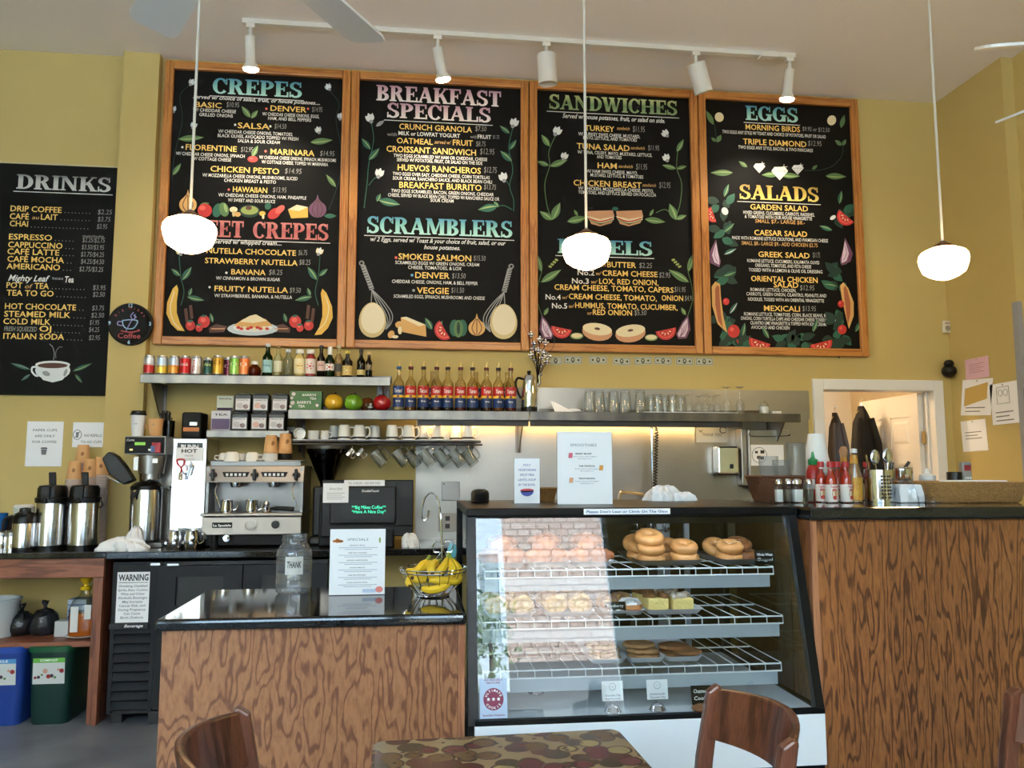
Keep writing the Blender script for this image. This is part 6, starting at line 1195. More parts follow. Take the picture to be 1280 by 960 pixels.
b = MB(m_tan); b.lathe([(0, .004), (.031, .004), (.032, 0), (.044, .1), (.047, .102), (.047, .106), (.043, .106), (.03, .01)], c, 22); b.tube(spline([(x - .04, 5.0, z + .07), (x - .056, 5.0, z + .06), (x - .04, 5.0, z + .045)], 4), .004); write(b, 'OK', m_gink, lambda u, v: (x + u, 5.02 - .0405, z + .065 + v), .018, .01, 0, 0); b.build('cup_body', t)
x = P(209, 545, 5.1).x; t = thing('stirrer_glass', 'dark glass crammed with black stirrers and straws, beside the tan cup', 'glass', (x, 5.12, z)); c = (x, 5.12, z)
b = MB(glass('smoke_glass', (120, 116, 112), (40, 40, 40))); b.lathe([(0, .003), (.034, 0), (.036, .1), (.034, .1), (.032, .006)], c, 18); b.build('glass_body', t)
rd = random.Random(9)
b = MB(m_black)
for k in range(26): a_ = rd.uniform(0, 6.28); r_ = rd.uniform(.0, .026); l_ = rd.uniform(.12, .165); tx = -.05 + rd.uniform(-.03, .06); b.tube([(x + r_ * math.cos(a_), 5.12 + r_ * math.sin(a_), z + .006), (x + r_ * math.cos(a_) + tx * .6, 5.12 + r_ * math.sin(a_) + rd.uniform(-.02, .02), z + l_)], rd.choice((.003, .004)), None, 5)
tag(b.build('stirrer', t), kind='stuff')
x0, x1 = P(213, 600, 5.0).x, P(256, 600, 5.0).x; zt2 = P(234, 548, 5.0).z; xc = (x0 + x1) / 2
t = thing('hot_water_dispenser', 'tall steel hot water dispenser with a red tap lever and HOT label', 'water dispenser', (xc, 5.15, ZC))
b = MB(m_bright); b.box(x0, x1, 5.02, 5.32, ZC + .02, zt2); b.box(x0, x1, 4.93, 5.02, ZC + .02, ZC + .04); b.build('machine_body', t, bev=.004)
b = MB(m_black); b.box(x0 + .01, x1 - .01, 4.95, 5.3, ZC, ZC + .021); b.build('foot', t)
b = MB(mat('frost_black', (30, 30, 32), .4)); z = zt2; b.box(x0 + .025, x1 - .025, 5.016, 5.02, z - .07, z - .025); write(b, 'BUNN', m_paper, onY(5.0152, xc, z - .06), .1, .024, 0, 0, 'c', .03); b.build('name_plate', t)
b = MB(m_paper); b.box(x0 + .02, x1 - .02, 5.012, 5.0155, z - .135, z - .055); write(b, 'HOT', m_ink, onY(5.0115, xc, z - .085), .09, .022, 0, 0, 'c', .03); write(b, 'WATER', m_gink, onY(5.0115, xc, z - .108), .05, .01, 0, 0); write(b, 'caution', m_gink, onY(5.0115, xc, z - .125), .06, .008, 0, 0); b.build('paper_label', t)
xt = P(228, 580, 4.98).x; zz = P(228, 580, 4.98).z
b = MB(m_chrome); b.tube([(xt + .0, 5.02, zz - .05), (xt, 4.97, zz - .05), (xt, 4.955, zz - .06), (xt, 4.952, zz - .095)], .012); b.tube([(xt + .05, 5.02, zz + .0), (xt + .045, 4.99, zz - .02), (xt + .03, 4.98, zz - .07)], .006); b.build('tap', t)
b = MB(mat('tap_red', (190, 24, 34), .3)); b.tube(spline([(xt, 4.965, zz - .045), (xt, 4.955, zz - .02), (xt - .018, 4.95, zz + .0), (xt - .018, 4.945, zz + .025), (xt + .018, 4.945, zz + .025), (xt + .018, 4.95, zz + .0), (xt, 4.955, zz - .02)], 4), .0055); b.build('tap_lever', t)
x0n, x1n = P(226, 547, 5.1).x, P(251, 547, 5.1).x; zn = zt2
t = thing('napkin_dispenser', 'black napkin dispenser with an orange band, on the hot water machine', 'napkin holder', ((x0n + x1n) / 2, 5.15, zn)); h = P(238, 515, 5.1).z - zn
b = MB(m_blackm); b.box(x0n, x1n, 5.1, 5.26, zn, zn + h); b.build('holder_body', t, bev=.012)
b = MB(mat('orange_band', (206, 124, 56), .5)); b.box(x0n + .012, x1n - .012, 5.097, 5.101, zn + h * .28, zn + h * .43); b.build('orange_band', t); b = MB(m_chrome); b.box(x0n + .05, x1n - .025, 5.094, 5.101, zn + h * .5, zn + h * .62); b.build('feed_plate', t)
def pitcher(px, Y, label, z=ZC, R=.045, H=.105):
    x = P(px, 672, Y).x; c = (x, Y, z); t = thing('steel_pitcher', label, 'pitcher', c, 'steel milk pitchers')
    b = MB(m_chrome); b.lathe([(0, .004), (R * .9, 0), (R, .006), (R * .98, H * .6), (R * .86, H * .9), (R * .9, H), (R * .86, H), (R * .8, H * .9), (R * .9, H * .6), (0, .02)], c, 26); b.build('pitcher_body', t)
    b = MB(m_chrome); b.tube(spline([(x + R * .85, Y - .01, z + H * .92), (x + R * 1.6, Y - .015, z + H * .85), (x + R * 1.55, Y - .015, z + H * .4), (x + R, Y - .01, z + H * .25)], 5), .004); b.build('handle', t)
pitcher(219, 4.93, 'steel milk pitcher on the counter, nearer the brewer'); pitcher(240, 4.92, 'steel milk pitcher on the counter, nearer the espresso machine')
a = P(150, 680, 4.85); t = thing('bar_towel', 'crumpled white towel on the counter beside the brewer', 'towel', (a.x, 4.88, ZC)); b = MB(m_cloth); rd = random.Random(12); rings = []
def heap(b, cx, cy, z, rx, ry, h, seed, m=None, n=44, lv=14, folds=5):
    rd = random.Random(seed); ph = [rd.uniform(0, 6) for _ in range(6)]; rings = []
    for k in range(lv):
        u = k / (lv - 1); rr = math.cos(u * PI / 2) ** .75; rings.append([])
        for i in range(n):
            q = 2 * PI * i / n; w = 1 + .13 * math.sin(folds * q + ph[0] + 3 * u) + .09 * math.sin(3 * q + ph[1]) + .07 * math.sin(9 * q + ph[2] + 7 * u) + .04 * math.sin(17 * q - 9 * u)
            hh = h * math.sin(u * PI / 2) * (1 + .3 * math.sin(2 * q + ph[3]) * (1 - u) + .2 * math.sin(7 * q + ph[4] + 4 * u) * (1 - u) + .07 * math.sin(15 * q + 6 * u))
            rings[-1].append((cx + rx * rr * w * math.cos(q) + .25 * rx * u * math.sin(ph[5]), cy + ry * rr * w * math.sin(q), z + max(hh, .002 if k else 0)))
    b.loft(rings, m)
heap(b, a.x + .01, 4.86, ZC, .13, .07, .07, 3); heap(b, a.x + .09, 4.82, ZC, .07, .05, .05, 5); heap(b, a.x + .05, 4.92, ZC, .05, .05, .12, 8); b.build('cloth', t)
EY = 4.94; x0, x1 = P(256, 620, EY).x, P(378, 620, EY).x; w = x1 - x0; xc = (x0 + x1) / 2
zt = P(315, 582, EY).z; zp0 = P(315, 603, EY).z; zd = P(315, 641, EY).z; zf0 = P(315, 668, EY).z
t = thing('espresso_machine', 'two-group steel espresso machine with cups on its top tray', 'espresso machine', (xc, 5.1, ZC))
m_satin = mat('satin_steel', (146, 138, 130), .36, 1); m_dst = mat('grey_steel', (120, 120, 120), .35, .9)  # second steel is a darker grey, for machine body and cup tray
b = MB(m_dst); b.box(x0 + .01, x1 - .01, 5.12, 5.32, ZC + .05, zt - .01); b.box(x0, x0 + .016, EY + .02, 5.3, ZC + .05, zt - .01); b.box(x1 - .016, x1, EY + .02, 5.3, ZC + .05, zt - .01); b.build('machine_body', t)
b = MB(m_satin); b.prism([(EY, zp0), (EY + .03, zt), (5.32, zt), (5.32, zt - .02), (5.14, zp0)], x0 - .005, x1 + .005, 'x'); b.build('upper_panel', t, bev=.004)
b = MB(m_dst)
for k in range(28): xx = x0 + .04 + k * (w - .08) / 27; b.box(xx, xx + .006, EY + .035, 5.28, zt + .018, zt + .022)
b.tube([(x0 + .02, EY + .03, zt + .03), (x1 - .02, EY + .03, zt + .03)], .004); b.tube([(x0 + .02, 5.29, zt + .03), (x1 - .02, 5.29, zt + .03)], .004)
b.box(x0 + .02, x1 - .02, EY + .03, EY + .034, zt, zt + .03); b.build('cup_tray_grille', t)
pz = lambda z: EY + .03 * (z - zp0) / (zt - zp0)
zk = (zp0 + zt) / 2 - .004
for k, fx in enumerate((.075, .5, .93)):
    xx = x0 + w * fx; b = MB(m_black); b.lathe([(0, .012), (.016, .012), (.018, 0), (0, 0)], (xx, pz(zk) - .0, zk), 14, None, rot('X', PI / 2)); b.box(xx - .009, xx + .009, pz(zk) - .03, pz(zk) - .01, zk - .034, zk + .034); b.box(xx - .022, xx + .022, pz(zk) - .022, pz(zk) - .01, zk - .01, zk + .01); b.build('steam_knob', t, bev=.004)
for k, fx in enumerate((.165, .56)):
    xa, xb = x0 + w * fx, x0 + w * (fx + .275); b = MB(m_blackm); y = pz(zk) - .004
    b.prism([(xa, zk + .016), (xb, zk + .016), (xb - .012, zk - .016), (xa + .012, zk - .016)], y, y + .012, 'y')
    for q in range(5): b.cbox((xa + (xb - xa) * (.18 + q * .16), y - .002, zk), (.014, .004, .016), m_paper)
    b.build('button_panel', t)
    xg = x0 + w * (fx + .12); b = MB(m_chrome); b.lathe([(.036, zp0 + .01), (.038, zp0 - .012), (.03, zp0 - .03), (0, zp0 - .03)], (xg, EY + .09, 0), 20); b.build('group_head', t)
for xx in (x0 + .07, x1 - .05):
    b = MB(m_chrome); b.tube(spline([(xx, EY + .03, zp0 + .005), (xx - .012, EY + .0, zp0 - .05), (xx + .005, EY - .01, zd + .08), (xx + .02, EY - .005, zd + .03)], 5), .0045); b.build('steam_wand', t)
b = MB(m_satin); b.box(x0 - .012, x1 + .01, EY - .045, 5.3, zd - .018, zd); b.build('drip_tray', t, bev=.005)
b = MB(m_satin); b.box(x0 - .004, x1 + .002, EY - .03, 5.2, zf0, zd - .022)
b.build('lower_panel', t, bev=.004)
fl = onY(EY - .0315, xc, zf0); hl = zd - .022 - zf0
b = MB(m_blackm); b.box(xc - w * .4, xc - w * .2, EY - .033, EY - .0305, zf0 + hl * .4, zf0 + hl * .7); write(b, 'La Spaziale', m_paper, lambda u, v: (xc + u, EY - .0335, zf0 + v), w * .18, hl * .13, -w * .3, hl * .48, 'c', .02); b.build('name_plate', t)
b = MB(m_satin); b.lathe([(.03, 0), (.032, .006), (.026, .007)], (xc - w * .01, EY - .031, zf0 + hl * .55), 20, None, rot('X', PI / 2), 1.15); b.build('emblem_ring', t)
b = MB(m_black); b.lathe([(.022, 0), (.024, .006), (0, .008)], (xc + w * .24, EY - .031, zf0 + hl * .56), 20, None, rot('X', PI / 2)); b.build('pressure_gauge', t)
for xx in (x0 + .06, x1 - .06):
    for yy in (EY + .02, 5.2): b = MB(m_black); b.lathe([(.02, ZC), (.024, ZC + .01), (.022, zf0 + .002)], (xx, yy, 0), 12); b.build('foot', t)
b = MB(m_blackm); b.box(x0 + .01, x1 - .01, EY + .02, 5.3, ZC + .012, zf0 + .003); b.build('base_tray', t)
b = MB(m_chrome); b.lathe([(.018, 0), (.02, .012), (0, .014)], (xc - w * .25, EY - .03, zf0 - .018), 14, None, rot('X', PI / 2)); b.build('drain_knob', t)
for px, lb in ((284, 'small steel pitcher under the first brewing group'), (315, 'small steel pitcher on the middle of the drip tray')): 
    x = P(px, 638, EY + .03).x; c = (x, EY + .02, zd); tt = thing('milk_pitcher', lb, 'pitcher', c); b = MB(m_chrome); R, H = .036, .075
    b.lathe([(0, .003), (R, 0), (R * 1.08, .02), (R * .9, H * .8), (R * .98, H), (R * .9, H), (R * .8, H * .75), (0, .01)], c, 22); b.build('pitcher_body', tt); b = MB(m_chrome); b.tube(spline([(x + R * .9, c[1], zd + H * .9), (x + R * 1.7, c[1], zd + H * .8), (x + R * 1.55, c[1], zd + H * .35), (x + R, c[1], zd + H * .2)], 4), .0035); b.build('handle', tt)
x = P(333, 636, EY + .02).x; tt = thing('portafilter', 'steel filter holder with a black handle lying on the drip tray', 'portafilter', (x, EY + .02, zd)); b = MB(m_chrome); b.lathe([(0, .004), (.026, 0), (.032, .012), (.032, .03), (.028, .03), (.026, .01)], (x, EY + .02, zd), 20); b.lathe([(.01, .03), (.012, .045), (.02, .05), (.012, .066), (0, .068)], (x, EY + .02, zd), 12); b.build('basket', tt)
b = MB(m_black); b.tube([(x + .03, EY + .02, zd + .024), (x + .06, EY + .015, zd + .026), (x + .16, EY + .0, zd + .02)], [.007, .012, .014], None, 12); b.build('handle', tt)
ztp = zt + .024
def ecup(px, Y, label, R=.04, H=.052, rz=0, z=ztp):
    x = P(px, 578, Y).x; c = (x, Y, z); tt = thing('espresso_cup', label, 'cup', c, 'white cups on the espresso machine')
    b = MB(m_rim); b.lathe([(0, H), (R * .6, H), (R * .85, H * .8), (R, 0), (R * .94, 0), (R * .78, H * .75), (0, H * .9)], c, 22); b.build('cup_body', tt); a = rz
    b = MB(m_rim); b.tube([(x + math.cos(a) * r, Y + math.sin(a) * r, z + q) for r, q in ((R * .9, H * .7), (R * 1.45, H * .7), (R * 1.5, H * .35), (R * .98, H * .2))], .004); b.build('handle', tt)
ecup(281, 5.02, 'upturned white cup at the brewer end of the machine top', rz=PI); ecup(290, 4.99, 'broad upturned white cup, second on the machine top', .05, .058, PI - .4); ecup(302, 5.12, 'white cup set back between two front cups'); ecup(315, 5.0, 'upturned white cup with its handle toward the paper cups', .045, .056, -.2)
x = P(328, 577, 5.12).x; tt = thing('saucer_stack', 'small stack of white saucers on the espresso machine', 'saucers', (x, 5.12, ztp)); b = MB(m_rim); pr = [(0, 0)]
for k in range(5): pr += [(.03, k * .009), (.05, .008 + k * .009), (.05, .01 + k * .009), (.03, .006 + k * .009)]
b.lathe(pr + [(0, .042)], (x, 5.12, ztp), 22); b.build('saucer_dish', tt)
m_cw = mat('paper_cup_white', (226, 222, 216), .6)
def nest(px, Y, n, label, low):
    x = P(px, 577, Y).x; c = (x, Y, ztp); tt = thing('cup_stack', label, 'cups', c); b = MB(low); R = .044; h = 0
    b.lathe([(0, 0), (R, 0), (R * .93, .055), (0, .055)], c, 20); b.build('lower_cup', tt); b = MB(m_tan); h = .05
    for k in range(n): b.lathe([(R * .97, h), (R, h + .004), (R * .96, h + .01)], c, 20); h += .012
    b.lathe([(R * .96, h), (R * .72, h + .095), (R * .66, h + .097), (R * .66, h + .09), (0, h + .09)], c, 20)
    b.add([(c[0] + R * .82 * math.sin(q), c[1] - R * .86 * math.cos(q) - .001, ztp + h + .045 + .018 * math.sin(v)) for q, v in [(.55 + .3 * math.cos(2 * PI * i / 12), 2 * PI * i / 12) for i in range(12)]], [tuple(range(12))], mat('cup_print')); b.build('paper_cup', tt)
nest(338, 5.0, 1, 'short stack of tan cups on a white cup, on the espresso machine', m_cw); nest(356, 5.04, 2, 'tall tan cup stack with black lids below, on the espresso machine', m_blackm)
x = P(408, 600, 5.1).x; zt_ = P(408, 560, 5.1).z; zb = P(408, 600, 5.1).z
t = thing('coffee_grinder', 'black coffee grinder with a smoky cone hopper behind the till', 'grinder', (x, 5.12, ZC)); c = (x, 5.12, 0)
b = MB(glass('smoke_hopper', (60, 54, 48), (20, 18, 16))); b.lathe([(.125, zt_), (.125, zt_ - .03), (.116, zt_ - .04), (.04, zb - .02), (.036, zb - .05)], c, 26); b.build('hopper', t)
b = MB(mat('coffee_beans', (44, 28, 18), .6, bump=(90, 1))); b.lathe([(0, zt_ - .085), (.085, zt_ - .09), (.036, zb - .03), (0, zb - .04)], c, 22); b.build('beans', t)
b = MB(mat('hopper_lid', (60, 56, 52), .3)); b.lathe([(.13, zt_ - .006), (.13, zt_ + .012), (.1, zt_ + .02), (0, zt_ + .02)], c, 26); b.build('lid', t)
b = MB(m_black); b.box(x - .09, x + .09, 5.02, 5.28, ZC, ZC + .05); b.box(x - .075, x + .075, 5.06, 5.26, ZC + .05, zb - .04); b.build('motor_housing', t, bev=.012)
TY = 4.86
t = thing('pos_terminal', 'black cash till seen from behind, with a green customer display', 'cash register', (P(460, 690, TY).x, TY, ZC))
def tb(p0, p1, y0, y1, mb): a = P(*p0, TY); c = P(*p1, TY); mb.box(a.x, c.x, y0, y1, a.z, c.z)
b = MB(m_black); tb((400, 672), (517, 600), TY + .04, TY + .1, b); tb((478, 658), (517, 600), TY + .02, TY + .05, b); b.build('screen_housing', t, bev=.006)
b = MB(mat('till_grey', (15, 16, 18), .4, spec=.35)); tb((412, 655), (495, 608), TY - .02, TY + .045, b); b.build('display_housing', t, bev=.008)
b = MB(m_blackm); tb((396, 684), (440, 618), TY + .06, TY + .14, b); b.cbox((P(455, 690, TY).x, TY + .12, (P(455, 690, TY).z + ZC) / 2 + .04), (.12, .1, .26)); b.cbox((P(455, 690, TY).x, TY + .14, ZC + .052), (.34, .3, .1)); b.build('stand', t, bev=.006)
b = MB(m_frd); tb((427, 648), (494, 625), TY - .024, TY - .019, b); a = P(461, 640, TY - .024)
b.build('display_window', t)
mg_ = mat('green_vfd', (60, 220, 170), .4, emit=(60, 230, 175), es=1.2); b = MB(mg_); k_ = depth(461, 637, TY - .024) / FPX
write(b, '**Big Mikes Coffee**', mg_, lambda u, v: (P(461, 636, TY - .025).x + u, TY - .0252, P(461, 636, TY - .025).z + v), 42 * k_, 4.2 * k_, 0, 0); write(b, '*Have A Nice Day*', mg_, lambda u, v: (P(461, 641.5, TY - .025).x + u, TY - .0252, P(461, 641.5, TY - .025).z + v), 42 * k_, 4.2 * k_, 0, 0); b.build('display_lettering', t)
b = MB(mat('till_logo', (170, 172, 176), .4)); q = P(463, 615, TY - .02); write(b, 'DoubleTouch', m_paper, lambda u, v: (q.x + u, TY - .0215, q.z + v), 21 * k_, 3 * k_, 0, 0, 'c', .02, .1); b.build('maker_lettering', t)
def scrib(b, f, w, h):
    F2 = lambda u, v: f(u / w, v / h); write(b, 'Green Card', m_ink, F2, w * .5, h * .12, w * .5, h * .66, 'c', 0, .4)
    for k in range(4): b.add([f(.15, .48 - k * .1), f(.85 - .1 * (k % 2), .48 - k * .1), f(.85 - .1 * (k % 2), .5 - k * .1), f(.15, .5 - k * .1)], [(0, 1, 2, 3)], m_gink)
sheet((403.5, 628.5), (436, 604), TY - .026, 'handwritten white note hanging on the till', scrib, 'paper_note', 'note')
def strip(b, f, w, h): write(b, 'NO CHECKS - NO REFUNDS', m_gink, lambda u, v: f(u / w, v / h), w * .8, h * .4, w * .5, h * .28)
sheet((430, 607.5), (481, 600), TY - .024, 'narrow typed strip along the top of the till', strip, 'paper_strip', 'note')
a = P(552, 626, 5.33); c = P(575, 602, 5.33)
o = MB(mat('grey_plate', (150, 150, 150), .35, .6)); o.box(a.x, c.x, 5.325, 5.3435, a.z, c.z); o.box(a.x + .01, a.x + .02, 5.32, 5.326, c.z - .02, c.z - .01, m_ink); o = o.build('switch_cover', None, bev=.003); tag(o, 'grey square cover plate on the steel wall above the faucet hook', 'cover plate')
tt = thing('wall_outlet', 'steel outlet plate below the grey cover plate', 'outlet', (a.x, 5.34, a.z - .18)); b = MB(m_satin); b.box(a.x - .02, a.x + .1, 5.332, 5.3435, a.z - .2, a.z - .08); b.build('plate', tt, bev=.002); b = MB(m_ink); b.box(a.x + .025, a.x + .055, 5.33, 5.3325, a.z - .13, a.z - .1); b.box(a.x + .025, a.x + .055, 5.33, 5.3325, a.z - .18, a.z - .15); b.build('socket', tt)
x = P(815, 560, 5.15).x; z1 = P(815, 531, 5.15).z
t = thing('spray_faucet', 'tall pre-rinse faucet with a black coiled hose, in front of the steel wall', 'faucet', (x, 5.15, .93))
b = MB(m_chrome); b.tube([(x, 5.15, .93)] + spline([(x, 5.15, z1 - .05), (x + .002, 5.15, z1 - .01), (x + .012, 5.14, z1), (x + .022, 5.13, z1 - .012), (x + .024, 5.12, z1 - .05)], 4), .009); b.build('riser', t)
b = MB(m_black); n = 24 * 9; b.tube([(x + .024 - .022 * k / n + .012 * math.cos(k * 2 * PI / 9), 5.12 + .012 * math.sin(k * 2 * PI / 9), z1 - .05 - (z1 - 1.18 - .05) * k / n) for k in range(n + 1)], .004, None, 5); b.build('spring_hose', t)
b = MB(m_black); b.tube([(x, 5.12, 1.2), (x - .002, 5.11, 1.12), (x - .01, 5.08, 1.06)], [.012, .016, .02]); b.build('spray_head', t)
b = MB(m_chrome); a = P(772, 618, 4.95); c = P(806, 619, 4.95); b.tube(spline([(a.x - .01, 4.9, 1.12), (a.x, 4.92, a.z - .01), (a.x + .04, 4.95, a.z + .012), (c.x, 5.0, c.z), (x, 5.1, c.z - .01)], 5), .012); b.build('spout', t)
a = P(894, 594, 5.3); c = P(919, 558, 5.3); xc = (a.x + c.x) / 2
t = thing('soap_dispenser', 'steel soap dispenser on the steel wall', 'soap dispenser', (xc, 5.34, a.z)); b = MB(m_chrome); b.box(a.x, c.x, 5.24, 5.343, a.z + .01, c.z); b.build('tank', t, bev=.012); b = MB(m_black); b.cbox((xc + .02, 5.236, a.z + .06), (.022, .012, .03)); b.box(a.x, c.x, 5.242, 5.34, a.z, a.z + .009); b.build('push_button', t, bev=.004)
a = P(926, 607, 5.28); c = P(982, 538, 5.28)
t = thing('towel_dispenser', 'steel paper towel dispenser with a drawing on its front, near the doorway', 'towel dispenser', ((a.x + c.x) / 2, 5.34, a.z)); b = MB(m_steel); b.box(a.x + .04, c.x, 5.22, 5.343, a.z, c.z); b.box(a.x, a.x + .039, 5.25, 5.343, a.z, c.z + .01); b.build('cabinet', t, bev=.005)
b = MB(m_paper); p0 = P(939, 582, 5.218); p1 = P(981, 556, 5.218); b.box(p0.x, p1.x - .01, 5.2175, 5.219, p0.z, p1.z); cx, cz, r = p0.x + .06, (p0.z + p1.z) / 2, .052
b.tube([(cx + r * math.cos(q), 5.217, cz + r * math.sin(q)) for q in [2 * PI * i / 22 for i in range(22)]], .002, m_gink, 5, True)
for dx, dz, s_ in ((-.02, .02, .01), (.022, .022, .014), (-.005, -.015, .013), (.02, -.02, .012)): b.box(cx + dx - s_, cx + dx + s_, 5.2165, 5.2174, cz + dz - s_ * .8, cz + dz + s_ * .8, m_ink)
b.build('paper_label', t); b = MB(m_ink); b.tube(spline([(a.x + .045, 5.216, c.z - .02), (a.x + .07, 5.214, c.z - .045), (c.x - .02, 5.214, c.z - .04), (c.x - .01, 5.216, c.z - .03)], 5), .003); b.build('slot_rim', t)
b = MB(m_paper); b.box(a.x + .07, c.x - .03, 5.23, 5.3, a.z - .03, a.z - .002); b.build('paper_towel', t)
def n3(b, f, w, h):
    F2 = lambda u, v: f(u / w, v / h); write(b, 'WASH HANDS', m_ink, F2, w * .6, h * .08, w * .5, h * .86); write(b, 'THANK YOU', m_ink, F2, w * .6, h * .16, w * .5, h * .3, 'c', 0, .3)
    b.tube([Vector(f(.84 + .1 * math.cos(q), .6 + .14 * math.sin(q))) for q in [.5 + 5 * i / 12 for i in range(13)]], .003, m_ink, 5); b.tube([Vector(f(.1, .6)), Vector(f(.16, .5)), Vector(f(.2, .62))], .003, m_ink, 5)
sheet((870, 553), (910, 527.5), 5.335, 'grey-blue notice stuck to the steel wall above the soap dispenser', n3, 'wall_notice', 'sign', mat('blue_grey_paper', (166, 178, 190), .5))
m_oak = oak('oak_veneer', (164, 112, 74), (112, 68, 44), 9, 2.4, 13, .38)
m_oak2 = oak('oak_veneer_dark', (164, 104, 58), (98, 56, 32), 11, 1.5, 13, .36, .19)
m_strip = oak('oak_edge_strip', (186, 128, 90), (140, 86, 58), 30, 1.0, 3, .4)
SX0, SX1, SY_, SYB = -.79, .166, 2.63, 3.26
t = thing('service_counter', 'oak-fronted service counter with a polished black granite top, beside the pastry case', 'counter', ((SX0 + SX1) / 2, SY_, 0))
b = MB(m_gran); b.box(SX0 - .005, SX1, SY_, SYB, ZC - .036, ZC); b.build('granite_top', t, bev=.012, seg=3)
b = MB(m_oak); b.box(SX0 + .012, SX1 - .025, SY_ + .03, SY_ + .05, 0, ZC - .037); b.box(SX0 + .012, SX0 + .03, SY_ + .05, SYB - .02, 0, ZC - .037); b.build('front_panel', t)
b = MB(m_strip); b.box(SX1 - .0245, SX1 - .004, SY_ + .022, SY_ + .05, 0, ZC - .037); b.build('edge_strip', t)
b = MB(m_blackm); b.box(SX0 + .031, SX1 - .01, SY_ + .3, SY_ + .32, 0, ZC - .037); b.build('inner_panel', t)
a = G(363, 745, ZC); c = (a.x, a.y + .07, ZC); R = .065
t = thing('tip_jar', 'large clear plastic jar with a handwritten THANK label on the granite counter', 'jar', c); jg = glass('jar_plastic', (244, 247, 250), (186, 194, 204), .05, boost=2.6, haze=.08)
b = MB(jg); b.lathe([(0, .004), (R * .8, 0), (R * .96, .008), (R, .02), (R, .075), (R * .97, .08), (R, .085), (R, .145), (R * .95, .16), (R * .75, .178), (R * .68, .184), (R * .68, .192), (R * .72, .194), (R * .72, .198), (R * .68, .2), (R * .68, .212), (R * .71, .215), (R * .68, .218)], c, 32); b.build('jar_body', t)
f = oncyl(c, R + .001, 0, -PI / 2 + .1); b = MB(mat('masking_paper', (206, 206, 200), .8))
for k in range(6): u0, u1 = -.03 + k * .011, -.03 + (k + 1) * .011; b.add([f(u0, .075), f(u1, .075), f(u1, .14), f(u0, .14)], [(0, 1, 2, 3)])
f2 = oncyl(c, R + .0016, 0, -PI / 2 + .1); write(b, 'THANK', m_ink, f2, .052, .024, .003, .1, 'c', .02, .15)
for k in range(2): b.add([f2(-.022, .086 - k * .005), f2(.024, .088 - k * .005), f2(.024, .0892 - k * .005), f2(-.022, .0872 - k * .005)], [(0, 1, 2, 3)], m_gink)
b.build('paper_label', t)
a = G(411.5, 745, ZC); c = G(481, 747, ZC); Yc = a.y + .005; a = P(411, 746, Yc); c = P(482, 661, Yc)
t = thing('specials_card', 'white SPECIALS card in a clear stand on the granite counter', 'sign', ((a.x + c.x) / 2, Yc, ZC))
def n4(b, f, w, h):
    F2 = lambda u, v: f(u / w, v / h); write(b, 'SPECIALS', m_gink, F2, w * .38, h * .04, w * .5, h * .815, 'c', .0, .1)
    for k, s_ in enumerate(('BREAKFAST SPECIAL', 'FRESH FRUIT PANCAKES', 'SMOKED SALMON BAGEL', 'GARDEN OMELETTE', 'HAM AND SWISS MELT', 'CHICKEN SANDWICH SPECIAL')):
        v = h * (.735 - k * .112); write(b, s_, m_gink, F2, w * (.28 + .05 * (k % 3)), h * .017, w * .5, v, 'c', .02)
        for q in range(2): b.add([F2(w * (.16 + .1 * q), v - h * (.03 + q * .026)), F2(w * (.86 - .1 * q), v - h * (.03 + q * .026)), F2(w * (.86 - .1 * q), v - h * (.022 + q * .026)), F2(w * (.16 + .1 * q), v - h * (.022 + q * .026))], [(0, 1, 2, 3)], mat('print_grey', (170, 174, 190), .7))
    def bl(u, v, r, m, ry=1): b.add([F2(w * u + r * w * math.cos(2 * PI * i / 12), h * v + r * ry * w * math.sin(2 * PI * i / 12)) for i in range(12)], [tuple(range(12))], m)
    mo = mat('print_orange', (222, 140, 70), .7)
    for u, v, r in ((.08, .81, .035), (.13, .83, .035), (.18, .81, .04), (.13, .805, .04), (.21, .808, .03)): bl(u, v, r, mo, .7)
    bl(.9, .075, .07, mat('print_red', (222, 130, 126), .7), .8); bl(.9, .82, .018, mat('print_green', (140, 160, 90), .7), 3)
    b.add([F2(w * .6, h * .03), F2(w * .84, h * .03), F2(w * .84, h * .085), F2(w * .6, h * .085)], [(0, 1, 2, 3)], mat('print_blue', (196, 210, 232), .7))
b = MB(m_paper); b.box(a.x, c.x, Yc, Yc + .0015, ZC + .002, c.z); w, h = c.x - a.x, c.z - ZC; n4(b, lambda u, v: (a.x + u * w, Yc - .0006, ZC + .002 + v * h), w, h); b.build('sheet', t)
b = MB(m_blackm); b.box(a.x, c.x, Yc + .004, Yc + .006, ZC + .002, c.z + .002); b.box(a.x, c.x, Yc + .006, Yc + .06, ZC, ZC + .003); b.build('stand_back', t)
a = G(540, 748, ZC); c = Vector((a.x + .005, a.y + .06, ZC)); RB, HB = .118, .085
t = thing('fruit_basket', 'chrome wire fruit basket with a tall curled banana hook', 'basket', tuple(c)); zB = ZC + .004
b = MB(m_chrome)
b.tube([(c.x + RB * math.cos(q), c.y + RB * math.sin(q), zB + HB) for q in [2 * PI * i / 36 for i in range(36)]], .0028, None, 6, True); b.tube([(c.x + (RB + .006) * math.cos(q), c.y + (RB + .006) * math.sin(q), zB + HB + .012) for q in [2 * PI * i / 36 for i in range(36)]], .002, None, 6, True)
b.tube([(c.x + .058 * math.cos(q), c.y + .058 * math.sin(q), zB) for q in [2 * PI * i / 28 for i in range(28)]], .0028, None, 6, True); b.tube([(c.x + .03 * math.cos(q), c.y + .03 * math.sin(q), zB + .001) for q in [2 * PI * i / 20 for i in range(20)]], .002, None, 6, True)
